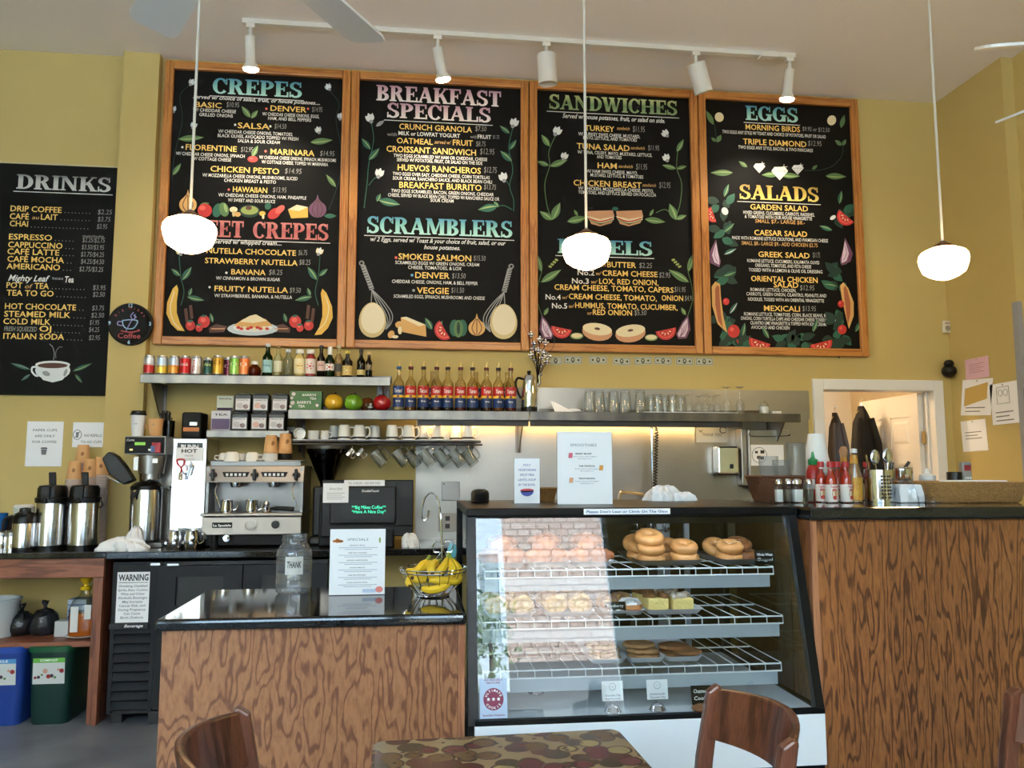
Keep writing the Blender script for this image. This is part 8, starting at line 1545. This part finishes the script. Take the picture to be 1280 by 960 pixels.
a = P(838, 624, 3.3); t = thing('white_cloth', 'crumpled white cloth lying on the back of the pastry case', 'cloth', (a.x, 3.3, TZ)); b = MB(m_cloth); heap(b, a.x - .03, 3.32, TZ, .07, .06, .06, 4); heap(b, a.x + .05, 3.3, TZ, .055, .04, .035, 7); b.build('cloth', t)
BY_ = 3.2; a = P(947, 626, BY_); c = P(1008, 626, BY_); xc = (a.x + c.x) / 2; w = c.x - a.x
t = thing('tumbler_basket', 'dark wicker basket of clear plastic tumblers behind the shakers', 'basket', (xc, BY_ + .06, TZ)); b = MB(m_wk); rr = lambda s_, z: [(xc + q[0], BY_ + .06 + q[1], TZ + z) for q in rrect(w * s_, .16 * s_, .03)]
b.loft([rr(.76, 0), rr(.8, .01), rr(1, .095), rr(1.04, .1), rr(1.0, .106), rr(.93, .098), rr(.74, .02)]); b.build('basket_body', t)
g_pl = glass('cup_plastic', (238, 242, 244), (160, 168, 172), boost=1.6, haze=.08)
for px, H, Y, lb in ((962, .175, 3.28, 'short clear tumblers nested in the wicker basket'), (997, .23, 3.24, 'tall stack of clear tumblers in the wicker basket'), (979, .16, 3.3, 'clear tumblers half hidden in the middle of the basket')):
    x = P(px, 620, Y).x; t = thing('plastic_tumbler', lb, 'cups', (x, Y, TZ + .012)); b = MB(g_pl); pr = [(0, .002)]; n = 4
    for k in range(n): pr += [(.028 + .002 * k, k * .008 + .002), (.028 + .002 * k, k * .008 + .006)]
    b.lathe(pr + [(.04, H - .02), (.042, H - .018), (.039, H - .012), (.042, H - .008), (.039, H - .002), (.042, H), (.038, H)], (x, Y, TZ + .012), 22); b.build('cup_wall', t)
for k, (px, fill, lb) in enumerate(((974, 'w', 'glass salt shaker standing farthest from the sauce bottles'), (986, 'g', 'glass pepper shaker between two salt shakers'), (997, 'w', 'glass salt shaker, broad and half full'), (1012, 'g', 'glass shaker beside the hot sauce bottles'))):
    Y = 3.06 + .02 * (k % 2); x = P(px, 628, Y).x; w = .03 if k != 2 else .04; t = thing('salt_shaker', lb, 'shaker', (x, Y, TZ), 'glass shakers'); rr = lambda s_, z: [(x + q[0], Y + q[1], TZ + z) for q in rrect(w * s_, w * s_, .007)]
    b = MB(g_clear); b.loft([rr(.9, 0), rr(1, .004), rr(1, .066), rr(.8, .075)]); b.build('glass_body', t)
    b = MB(m_white if fill == 'w' else mat('pepper', (110, 100, 84), .8)); b.loft([rr(.86, .004), rr(.9, .006), rr(.9, .052)]); b.build('filling', t)
    b = MB(m_chrome); b.lathe([(w * .44, .074), (w * .44, .088), (w * .3, .094), (0, .095)], (x, Y, TZ), 14); b.build('cap', t)
x = P(1022, 600, 3.3).x; t = thing('foam_cups', 'tall stack of white foam cups with a narrower stack on top', 'cups', (x, 3.3, TZ)); b = MB(mat('white_foam', (238, 238, 236), .8)); pr = [(0, 0), (.036, 0)]
for k in range(9): pr += [(.05, .095 + k * .009), (.052, .098 + k * .009), (.051, .102 + k * .009)]
b.lathe(pr + [(.049, .18), (.034, .28), (.033, .285), (0, .285)], (x, 3.3, TZ), 24); b.build('foam_cup', t)
m_sauce = liq('hot_sauce', (176, 44, 22), .25); m_cap = mat('cap_red', (176, 30, 36), .4)
def sauce_proto():
    t = thing('hot_sauce_bottle', 'x', 'bottle', (0, 0, 0), 'hot sauce bottles'); R = .0235; o = (0, 0, 0)
    b = MB(g_clear); b.lathe([(0, 0), (R, 0), (R, .092), (R * .85, .104), (.0115, .124), (.0105, .142)], o, 18); b.build('bottle_body', t)
    b = MB(m_sauce); b.lathe([(0, .003), (R * .93, .003), (R * .93, .09), (R * .78, .102), (.0085, .122), (.008, .134), (0, .134)], o, 16); b.build('sauce', t)
    b = MB(m_cap); b.lathe([(.0135, .14), (.0135, .16), (.012, .163), (0, .163)], o, 14); b.build('cap', t)
    b = MB(mat('sauce_label', (232, 222, 214), .6)); b.lathe([(R + .0005, .004), (R + .0005, .072)], o, 18, None, None); f = oncyl(o, R + .001, 0); mr = mat('label_print_red', (190, 50, 44), .6); my = mat('label_print_tan', (206, 160, 110), .6)
    b.add([f(.012 * math.cos(q), .035 + .018 * math.sin(q)) for q in [2 * PI * i / 14 for i in range(14)]], [tuple(range(14))], my); f3 = oncyl(o, R + .0015, 0); b.add([f3(.011 * math.cos(q), .05 + .005 * math.sin(q)) for q in [2 * PI * i / 12 for i in range(12)]], [tuple(range(12))], mr); b.add([f3(.009 * math.cos(q), .02 + .008 * math.sin(q)) for q in [2 * PI * i / 12 for i in range(12)]], [tuple(range(12))], mr); write(b, 'Tapatio', mr, f3, .032, .009, 0, .059, 'c', .02, .1)
    b.build('paper_label', t); return t
sp = sauce_proto()
for k, (px, Y, lb) in enumerate(((1027.5, 3.1, 'first hot sauce bottle of the front row, nearest the shakers'), (1039.5, 3.04, 'second hot sauce bottle of the front row'), (1058.5, 3.04, 'last hot sauce bottle of the front row, beside the gold label'), (1048, 3.12, 'hot sauce bottle set just behind the front row'), (1041, 3.2, 'tall-standing hot sauce bottle at the back of the cluster'), (1085, 3.26, 'hot sauce bottle behind the perforated steel cylinder'))):
    x = P(px, 627, Y).x; o = sp if k == 0 else dup(sp, (x, Y, TZ)); o.location = (x, Y, TZ); o['label'] = lb; o.rotation_euler = (0, 0, (-.3, .1, .4, 0, .2, 0)[k])
def plainbottle(px, Y, pr, m, label, parts, name='sauce_bottle'):
    x = P(px, 627, Y).x; c = (x, Y, TZ); t = thing(name, label, 'bottle', c); b = MB(m); b.lathe(pr, c, 20); b.build('bottle_body', t)
    for nm, p_, mm in parts: b = MB(mm); b.lathe(p_, c, 18); b.build(nm, t)
plainbottle(1018, 3.22, [(0, 0), (.027, 0), (.029, .01), (.029, .12), (.02, .145), (.014, .15)], mat('red_plastic', (176, 30, 24), .35), 'red squeeze bottle with a green nozzle', [('nozzle', [(.018, .15), (.02, .155), (.02, .172), (.008, .18), (.004, .205), (0, .206)], mat('green_nozzle', (20, 130, 70), .4)), ('white_print', [(.0294, .05), (.0294, .09)], mat('sauce_label'))])
plainbottle(1057, 3.2, [(0, 0), (.026, 0), (.026, .11), (.014, .15), (.012, .185)], g_clear, 'sauce bottle with a round wooden cap, in the back row', [('sauce', [(0, .003), (.024, .003), (.024, .108), (.011, .15), (0, .18)], m_sauce), ('wooden_cap', [(.014, .182), (.016, .195), (.018, .21), (.012, .226), (0, .23)], mat('turned_wood', (170, 124, 84), .6)), ('paper_label', [(.0265, .02), (.0265, .09)], mat('label_gold', (196, 140, 50), .6)), ('neck_label', [(.0135, .155), (.0128, .182)], mat('label_gold'))])
plainbottle(1069.5, 3.06, [(0, 0), (.029, 0), (.03, .01), (.03, .11), (.016, .155), (.013, .2)], g_clear, 'tall salsa bottle with a white cap and a gold diamond label', [('sauce', [(0, .003), (.028, .003), (.028, .108), (.013, .16), (0, .165)], liq('salsa', (150, 110, 70), .3)), ('cap', [(.014, .198), (.014, .214), (0, .216)], m_white), ('paper_label', [(.0305, .01), (.0305, .1)], mat('label_gold2', (206, 160, 60), .55, var=(30, (180, 110, 40), .8, (1, 1, 1)))), ('neck_label', [(.0165, .155), (.0136, .19)], mat('label_gold'))])
x = P(1103, 627, 3.04).x; c = (x, 3.06, TZ); R = .055; t = thing('utensil_cylinder', 'perforated steel cutlery cylinder on the bar', 'cutlery holder', c); b = MB(m_chrome); b.lathe([(0, .002), (R, 0), (R, .13), (R * .97, .13), (R * .96, .004)], c, 32); b.build('cylinder', t)
b = MB(m_ink); f = oncyl(c, R + .0005, 0)
for i in range(4):
    for j in range(7): b.add([f((i - 1.5) * .012 + .0045 * math.cos(q), .02 + j * .014 + .0045 * math.sin(q)) for q in [2 * PI * k / 8 for k in range(8)]], [tuple(range(8))])
b.build('hole_pattern', t)
for k, (dx, dy, tx, ln, rw, lb) in enumerate(((-.02, 0, -.03, .19, .012, 'fork handle tilted outward from the steel cylinder'), (.0, .01, -.005, .2, .02, 'big serving spoon rising from the steel cylinder'), (.018, -.01, .02, .205, .022, 'second serving spoon in the steel cylinder, rim forward'), (-.03, .02, -.05, .17, .009, 'black-handled knife leaning in the steel cylinder'), (.03, .02, .045, .16, .009, 'black-handled fork leaning toward the napkins'))):
    t = thing('utensil', lb, 'cutlery', (x + dx, 3.06 + dy, TZ + .01)); mm = m_chrome if k < 3 else m_black; b = MB(mm); p0 = Vector((x + dx, 3.06 + dy, TZ + .01)); p1 = Vector((x + dx + tx, 3.06 + dy, TZ + ln - (.04 if 0 < k < 3 else 0)))
    b.tube([p0, p0 + (p1 - p0) * .5, p1], [.003, .003, .004 if k < 3 else .008], None, 8); b.build('handle', t)
    if 0 < k < 3: b = MB(m_chrome); b.ell((p1.x, p1.y, p1.z + .02), (rw, .006, .032), None, 14, 8); b.build('spoon_bowl', t)
a = P(1124, 626, 3.0); c = P(1152, 627, 3.0); t = thing('napkin_pack', 'small white napkin pack in crinkled film on the bar', 'napkins', (a.x, 3.02, TZ)); b = MB(m_paper); b.box(a.x, c.x + .01, 2.99, 3.07, TZ, TZ + .072); b.build('napkin', t, bev=.006)
b = MB(glass('film', (244, 246, 248), (190, 196, 200), .1, boost=2)); heap(b, c.x + .03, 3.0, TZ, .05, .05, .035, 11); heap(b, a.x + .04, 3.03, TZ, .05, .05, .09, 13); b.build('film_wrap', t)
x = P(1128, 600, 3.32).x; t = thing('steel_pot', 'small steel pot behind the perforated cylinder', 'pot', (x, 3.33, TZ)); b = MB(m_chrome); b.lathe([(0, 0), (.048, 0), (.05, .006), (.05, .135), (.053, .138), (.05, .14), (.047, .135), (.047, .01)], (x, 3.33, TZ), 26); b.build('pot_body', t); b = MB(m_black); b.tube([(x - .01, 3.33, TZ + .1), (x + .03, 3.31, TZ + .165)], .007); b.build('ladle_handle', t)
x = P(1159, 600, 3.34).x; t = thing('squeeze_bottle', 'white squeeze bottle in front of the open doorway', 'bottle', (x, 3.34, TZ)); b = MB(mat('milky_plastic')); b.lathe([(0, 0), (.034, 0), (.034, .085), (.03, .09)], (x, 3.34, TZ), 20); b.build('bottle_body', t); b = MB(m_white); b.lathe([(.035, .088), (.035, .105), (.014, .112), (.006, .135), (0, .136)], (x, 3.34, TZ), 18); b.build('cap', t)
a = P(1160, 628, 2.95); c = P(1290, 628, 2.95); xc = (a.x + c.x) / 2; w = c.x - a.x; t = thing('wicker_tray', 'wide shallow wicker tray of folded napkins at the end of the bar', 'tray', (xc, 3.05, TZ)); rr = lambda s_, z, q=0: [(xc + p[0], 3.07 + p[1], TZ + z) for p in rrect(w * s_, .26 * s_, .04)]
b = MB(m_wl); b.loft([rr(.86, 0), rr(.9, .006), rr(1.0, .075), rr(1.02, .08), rr(.99, .084), rr(.95, .076), rr(.84, .012)]); b.build('tray_body', t)
for k, (dx, dy, w_, an) in enumerate(((-.06, 0, .2, .05), (.09, .02, .2, -.1), (.0, .05, .16, .3), (.04, -.03, .22, -.02))):
    b = MB(m_cloth); b.box(-w_ / 2, w_ / 2, -.06, .06, 0, .014, None, tr(xc + dx, 3.07 + dy, TZ + .03 + k * .0145) @ rot('Z', an)); o = b.build('folded_napkin', None, bev=.006); tag(o, 'folded white napkin in the wicker tray, ' + ('lowest of the four', 'second layer', 'third layer', 'topmost of the four')[k], 'napkin', 'napkins in the wicker tray')
x = P(1197, 600, 3.3).x; t = thing('black_canister', 'black round canister behind the wicker tray', 'canister', (x, 3.32, TZ)); b = MB(m_black); b.lathe([(0, 0), (.032, 0), (.032, .115), (.03, .12), (.02, .12), (.018, .11), (0, .11)], (x, 3.32, TZ), 22); b.build('canister_body', t)
x = P(1211, 600, 3.32).x; t = thing('phone_handset', 'grey cordless phone standing beside the black canister', 'phone', (x, 3.34, TZ)); b = MB(mat('phone_grey', (150, 146, 142), .5)); b.box(x - .018, x + .026, 3.33, 3.36, TZ + .02, TZ + .165); b.build('handset', t, bev=.006)
b = MB(m_black); b.box(x - .03, x + .036, 3.31, 3.39, TZ, TZ + .022); b.build('cradle', t, bev=.004); b = MB(mat('phone_red', (150, 40, 50), .4)); b.box(x - .012, x + .02, 3.3285, 3.3299, TZ + .125, TZ + .15)
for i in range(3):
    for j in range(4): b.cbox((x - .008 + i * .012, 3.329, TZ + .045 + j * .016), (.008, .002, .009), m_paper)
b.build('key_pad', t)
a = P(1185, 462, YW_ - .05); t = thing('wall_speaker', 'small black round camera on the wall at the doorway corner', 'camera', (a.x, YW_, a.z)); b = MB(m_black); b.ell((a.x, YW_ - .06, a.z - .012), (.05, .05, .045), None, 18, 10); b.ell((a.x - .005, YW_ - .07, a.z + .04), (.034, .034, .03), None, 16, 8); b.build('housing', t); b = MB(m_black); b.tube([(a.x + .0, YW_ - .05, a.z), (a.x + .01, YW_ - .001, a.z)], .025); b.build('bracket', t)
a = P(1182, 409, YW_); t = thing('thermostat', 'small white thermostat on the back wall near the corner', 'thermostat', (a.x, YW_, a.z)); b = MB(mat('ivory_plastic', (216, 208, 184), .5)); b.box(a.x - .033, a.x + .033, YW_ - .025, YW_ - .001, a.z - .045, a.z + .045); b.build('case', t, bev=.006); b = MB(mat('ivory_dark', (150, 140, 120), .5)); b.lathe([(.02, 0), (.018, .006), (0, .007)], (a.x, YW_ - .025, a.z - .012), 18, None, rot('X', PI / 2)); b.box(a.x - .02, a.x + .02, YW_ - .0265, YW_ - .025, a.z + .02, a.z + .03); b.build('dial', t)
def pinned(px0, px1, py0, py1, label, m, fn=None, tilt=0):
    p = PXW(px0, py1, XR); q = PXW(px1, py0, XR); y0, y1 = q.y, p.y; z0, z1 = (PXW((px0 + px1) / 2, py1, XR).z), (PXW((px0 + px1) / 2, py0, XR).z); t = thing('pinned_paper', label, 'paper', (XR - .003, (y0 + y1) / 2, z0), None); w, h = y1 - y0, z1 - z0
    f = lambda u, v, l=1: (XR - .003 - l * .0008, y1 - u * w + tilt * (v - .5) * w, z0 + v * h + tilt * (u - .5) * h * .5); b = MB(m)
    b.add([f(0, 0), f(1, 0), f(1, 1), f(0, 1), f(0, 0, -1), f(1, 0, -1), f(1, 1, -1), f(0, 1, -1)], [(0, 1, 2, 3), (7, 6, 5, 4), (0, 4, 5, 1), (1, 5, 6, 2), (2, 6, 7, 3), (3, 7, 4, 0)])
    if fn: fn(b, lambda u, v: f(u, v, 1.6), w, h)
    b.build('sheet', t); b = MB(m_chrome); b.ell(f(.5, .95, 4), (.006, .006, .006), None, 8, 5); b.build('pin', t)
def lines(n, m=m_gink, v0=.7):
    def fn(b, f, w, h):
        for k in range(n): v = v0 - k * .1; b.add([f(.15, v), f(.8 - .15 * (k % 2), v), f(.8 - .15 * (k % 2), v + .025), f(.15, v + .025)], [(0, 1, 2, 3)], m)
    return fn
pinned(1208, 1236, 447, 473, 'pink note pinned on the side wall, uppermost', mat('pink_paper', (228, 184, 196), .8), lines(5, mat('pink_ink', (180, 130, 140), .8)))
def ph(b, f, w, h): b.add([f(.1, .25), f(.85, .45), f(.85, .9), f(.1, .75)], [(0, 1, 2, 3)], mat('photo_gold', (206, 170, 90), .4)); lines(2, m_gink, .2)(b, f, w, h)
pinned(1204, 1239, 474, 519, 'tilted white sheet with a golden photo, below the pink note', m_paper, ph, -.14)
pinned(1204, 1233, 525, 564, 'white envelope with torn golden film above it, lowest on the side wall', m_paper, lines(3, m_gink, .6), .05)
def sk(b, f, w, h):
    q = [f(.25, .5), f(.7, .5), f(.7, .9), f(.25, .9)]; b.tube([Vector(v) for v in q], .002, m_gink, 4, True)
    for u in (.38, .57): b.tube([Vector(f(u + .08 * math.cos(a), .76 + .08 * math.sin(a))) for a in [2 * PI * i / 12 for i in range(12)]], .0015, m_gink, 4, True)
    lines(3, m_gink, .28)(b, f, w, h)
pinned(1241, 1272, 478, 530, 'tall white sheet with a pencil sketch, at the edge of the side wall', m_paper, sk, .04)
t = thing('cafe_table', 'small table with a glossy pebble-patterned top, between the two wooden chairs', 'table', (.22, 1.68, 0))
m_peb = bpy.data.materials.new('pebble_laminate'); m_peb.use_nodes = True; nt = m_peb.node_tree; bs = nt.nodes['Principled BSDF']; bs.inputs['Roughness'].default_value = .18
tc = nt.nodes.new('ShaderNodeTexCoord'); L = nt.links.new
def vor(scale, feat):
    mp = nt.nodes.new('ShaderNodeMapping'); mp.inputs['Scale'].default_value = (1, 1.1, 1); L(tc.outputs['Object'], mp.inputs[0]); v = nt.nodes.new('ShaderNodeTexVoronoi'); v.inputs['Scale'].default_value = scale; v.feature = feat; L(mp.outputs[0], v.inputs['Vector']); return v
def ramp(src, stops, const=False):
    r = nt.nodes.new('ShaderNodeValToRGB'); e = r.color_ramp.elements; r.color_ramp.interpolation = 'CONSTANT' if const else 'LINEAR'
    while len(e) < len(stops): e.new(.5)
    for k, (p, c) in enumerate(stops): e[k].position = p; e[k].color = C(*c)
    L(src, r.inputs[0]); return r.outputs[0]
def mixc(f, a, b_): m = nt.nodes.new('ShaderNodeMix'); m.data_type = 'RGBA'; L(f, m.inputs['Factor']); L(a, m.inputs['A']); L(b_, m.inputs['B']); return m.outputs['Result']
v1 = vor(18, 'F1'); v2 = vor(31, 'F1'); sx = nt.nodes.new('ShaderNodeSeparateXYZ'); L(v1.outputs['Color'], sx.inputs[0])
W_ = (255, 255, 255); K_ = (0, 0, 0)
stone = ramp(sx.outputs['X'], [(0, (112, 88, 64)), (.25, (96, 60, 50)), (.45, (160, 144, 100)), (.6, (104, 64, 62)), (.8, (84, 72, 52))], True)
core = mixc(ramp(v1.outputs['Distance'], [(0, K_), (.48, K_), (.54, W_)]), stone, ramp(v1.outputs['Distance'], [(0, (84, 60, 46)), (1, (84, 60, 46))]))
base = mixc(ramp(v1.outputs['Distance'], [(.58, K_), (.62, W_)]), core, ramp(v1.outputs['Distance'], [(0, (150, 130, 98)), (1, (150, 130, 98))]))
pat = mixc(ramp(v2.outputs['Distance'], [(.14, W_), (.2, K_)]), base, ramp(v2.outputs['Distance'], [(0, (70, 40, 32)), (1, (96, 60, 44))])); L(pat, bs.inputs['Base Color'])
b = MB(m_peb); b.prism([(.22 + x, 1.685 + y) for x, y in [(q[0] * math.cos(.04) - q[1] * math.sin(.04), q[0] * math.sin(.04) + q[1] * math.cos(.04)) for q in rrect(.61, .7, .03)]], .715, .75, 'z'); b.build('table_top', t, bev=.008)
b = MB(m_blackm); b.lathe([(.22, 0), (.22, .012), (.05, .035), (.032, .06), (.032, .7), (.12, .712)], (.22, 1.68, 0), 24); b.build('pedestal', t)
m_ch = oak('dark_cherry', (112, 66, 46), (70, 38, 26), 14, 1.4, 3, .28)
def chair_proto():
    t = thing('dining_chair', 'x', 'chair', (0, 0, 0), 'dark wooden cafe chairs'); w = .2
    b = MB(m_ch); b.loft([[(x * 1.0, y, z) for x, y in rrect(.4, .4, .05)] for z in (.43, .465)], None, False); b.build('seat', t, bev=.008)
    for s_ in (-1, 1):
        b = MB(m_ch); b.prism([(-.19, 0), (-.155, 0), (-.165, .44), (-.195, .7), (-.225, .855), (-.25, .872), (-.262, .865), (-.235, .7), (-.2, .44)], s_ * w - .0135, s_ * w + .0135, 'x'); b.build('leg', t, bev=.006)
        b = MB(m_ch); b.tube([(s_ * .17, .165, 0), (s_ * .175, .17, .43)], [.015, .02], None, 8); b.build('leg', t)
        b = MB(m_ch); b.tube([(s_ * .18, -.17, .2), (s_ * .172, .165, .2)], .011, None, 8); b.build('stretcher', t)
    for z0, z1, nm in ((.745, .862, 'top_rail'), (.625, .675, 'back_slat')):
        b = MB(m_ch); n = 14; rings = []
        for k in range(n + 1):
            u = -1 + 2 * k / n; x = u * (w - .012); bow = -.075 * (1 - u * u); y = -.19 - (z0 - .6) * .2 + bow; y2 = y - (z1 - z0) * .22; zt_ = z1 + (.012 * (1 - u * u) if nm == 'top_rail' else 0)
            rings.append([(x, y, z0), (x, y - .02, z0), (x, y2 - .02, zt_), (x, y2, zt_)])
        b.loft(rings, None, False); o = b.build(nm, t, bev=.006)
    return t
cp = chair_proto(); cp['label'] = 'dark wooden chair in front of the white base of the pastry case'
cp.location = (.49, 1.765, 0); cp.rotation_euler = (0, 0, PI / 2 + .0)
o = dup(cp, (-.125, 1.73, 0), -PI / 2 + .07, 'dark wooden chair in front of the oak service counter'); o = dup(cp, (1.225, 1.63, 0), PI / 2 + .1, 'dark wooden chair in front of the bar, cut by the edge of the picture')
m_lw = mat('lamp_white', (226, 222, 214), .4)
m_globe = mat('opal_glass_lit', (255, 244, 220), .3, emit=(255, 214, 150), es=PEND); m_bronze = mat('bronze', (120, 80, 54), .4, .7)
for k, (px, py) in enumerate(((237, 289), (733, 311), (1179.5, 325))):
    Y = 3.8; a = P(px, py, Y); t = thing('pendant_lamp', ('lit opal pendant lamp hanging in front of the crepes board', 'lit opal pendant lamp hanging in front of the sandwiches board', 'lit opal pendant lamp hanging in front of the bare corner of the walls')[k], 'lamp', (a.x, Y, a.z - .1), 'pendant lamps')
    c = (a.x, Y, a.z); S = .121
    b = MB(m_globe); b.lathe([(0, -.87 * S), (.2 * S, -.855 * S), (.4 * S, -.79 * S), (.62 * S, -.68 * S), (.84 * S, -.52 * S), (.95 * S, -.22 * S), (S, .02 * S), (.97 * S, .2 * S), (.88 * S, .34 * S), (.62 * S, .47 * S), (.42 * S, .55 * S), (0, .55 * S)], c, 32); b.build('lamp_shade', t)
    b = MB(m_bronze); b.lathe([(.55 * S, .5 * S), (.5 * S, .58 * S), (.26 * S, .7 * S), (.08 * S, .84 * S), (0, .86 * S)], c, 22); b.build('fitter', t)
    b = MB(m_lw); b.tube([(a.x, Y, a.z + .84 * S), (a.x, Y, CEIL - .015)], .0065); b.build('cord', t); b = MB(m_lw); b.lathe([(.06, CEIL - .025), (.06, CEIL), (0, CEIL)], (a.x, Y, 0), 20); b.build('canopy', t)
TYk = G(640, 51, CEIL - .03).y; xa, xb = P(303, 30, TYk).x, P(993, 73, TYk).x
t = thing('light_track', 'long white track on the ceiling carrying five lamp heads', 'track', ((xa + xb) / 2, TYk, CEIL - .03)); b = MB(m_lw); b.box(xa, xb, TYk - .018, TYk + .018, CEIL - .03, CEIL - .0005); b.build('track_bar', t); b = MB(m_lw); x = P(960, 68, TYk).x; b.box(x - .06, x + .06, TYk - .028, TYk + .028, CEIL - .04, CEIL - .0005); b.build('feed_box', t, bev=.003)
m_bulb = mat('spot_bulb_lit', (255, 250, 240), .3, emit=(255, 236, 205), es=40)
for k, (px, lit, ty, tx) in enumerate(((313, 1, .25, 0), (547, 1, .25, .2), (683, 0, .1, .06), (870, 0, .25, .34), (987, 1, .22, -.03))):
    x = P(px, 45 + (px - 313) * .06, TYk).x; zt_ = CEIL - .031; t = thing('track_head', ('lit slim track lamp over the crepes board', 'lit slim track lamp over the breakfast board', 'unlit white can lamp hanging from the middle of the track', 'unlit white can lamp tilted above the seam beside the last board', 'lit slim track lamp over the eggs board')[k], 'lamp', (x, TYk, zt_), 'track lamp heads')
    b = MB(m_lw); b.cbox((x, TYk, zt_ - .012), (.05, .03, .026)); b.lathe([(.012, 0), (.012, -.06)], (x, TYk, zt_ - .02), 10); b.build('stem', t)
    M = tr(x, TYk, zt_ - .075) @ rot('X', ty) @ rot('Y', -tx); b = MB(m_lw)
    if lit:
        b.lathe([(0, .0), (.03, 0), (.032, -.004), (.032, -.15), (.05, -.19), (.046, -.19), (.03, -.15)], (0, 0, 0), 22, None, M); b.build('lamp_barrel', t); b = MB(m_bulb); b.lathe([(.046, -.185), (.045, -.2), (.03, -.208), (0, -.211)], (0, 0, 0), 22, None, M); b.build('bulb', t)
        ld = bpy.data.lights.new('track_light', 'SPOT'); ld.energy = TRACK; ld.color = (1, .86, .66); ld.spot_size = 1.9; ld.spot_blend = .7; ld.shadow_soft_size = .04
        lo = bpy.data.objects.new('track_light', ld); COL.objects.link(lo); lo.parent = t; lo.location = (0, .06, -.32); lo.rotation_euler = Vector((0, .42, -1)).to_track_quat('-Z', 'Y').to_euler()
    else:
        b.lathe([(0, 0), (.056, 0), (.06, -.004), (.06, -.19), (.054, -.19), (.054, -.05), (0, -.05)], (0, 0, 0), 26, None, M); b.build('lamp_barrel', t)
def fan(cx, cy_, z, R, angs, label, wd=.15, pt=.2):
    t = thing('ceiling_fan', label, 'fan', (cx, cy_, z)); c = (cx, cy_, 0); b = MB(m_lw); b.lathe([(0, z - .06), (.06, z - .055), (.1, z - .02), (.1, z + .07), (.05, z + .1), (.016, z + .12), (.016, CEIL - .06), (.06, CEIL - .05), (.07, CEIL), (0, CEIL)], c, 26); b.build('motor', t)
    for a in angs:
        M = tr(cx, cy_, z) @ rot('Z', a) @ rot('X', pt); b = MB(mat('fan_white', (244, 242, 238), .4)); o = [(.16, -.05)] + [(.3, -wd * .46), (R - .04, -wd / 2), (R - .01, -wd * .44), (R, -wd * .3), (R, wd * .3), (R - .01, wd * .44), (R - .04, wd / 2), (.3, wd * .46), (.16, .05)]; b.prism(o, -.004, .004, 'z', None, M); b.box(.08, .2, -.02, .02, -.012, -.005, None, M); b.build('blade', t)
Z1 = 2.8; t1, t2 = G(190, 35, Z1), G(462, 52, Z1); cx, cy_ = -.515, 1.95; R1 = .69; a1 = math.atan2(t1.y - cy_, t1.x - cx); a2 = math.atan2(t2.y - cy_, t2.x - cx)
fan(cx, cy_, Z1, R1, [a1, a2, a2 - 1.5, a1 + 1.5, -PI / 2], 'white ceiling fan whose two blades reach into the top of the picture', .15)
c2 = Vector((2.215, 1.834)); fan(c2.x, c2.y, 2.6, .65, [math.atan2(2.01 - c2.y, 1.59 - c2.x), math.atan2(2.445 - c2.y, 2.0 - c2.x), -.2, -1.45, -2.6], 'second white ceiling fan, only its blade tips showing at the edge by the side wall', .12, -.42)
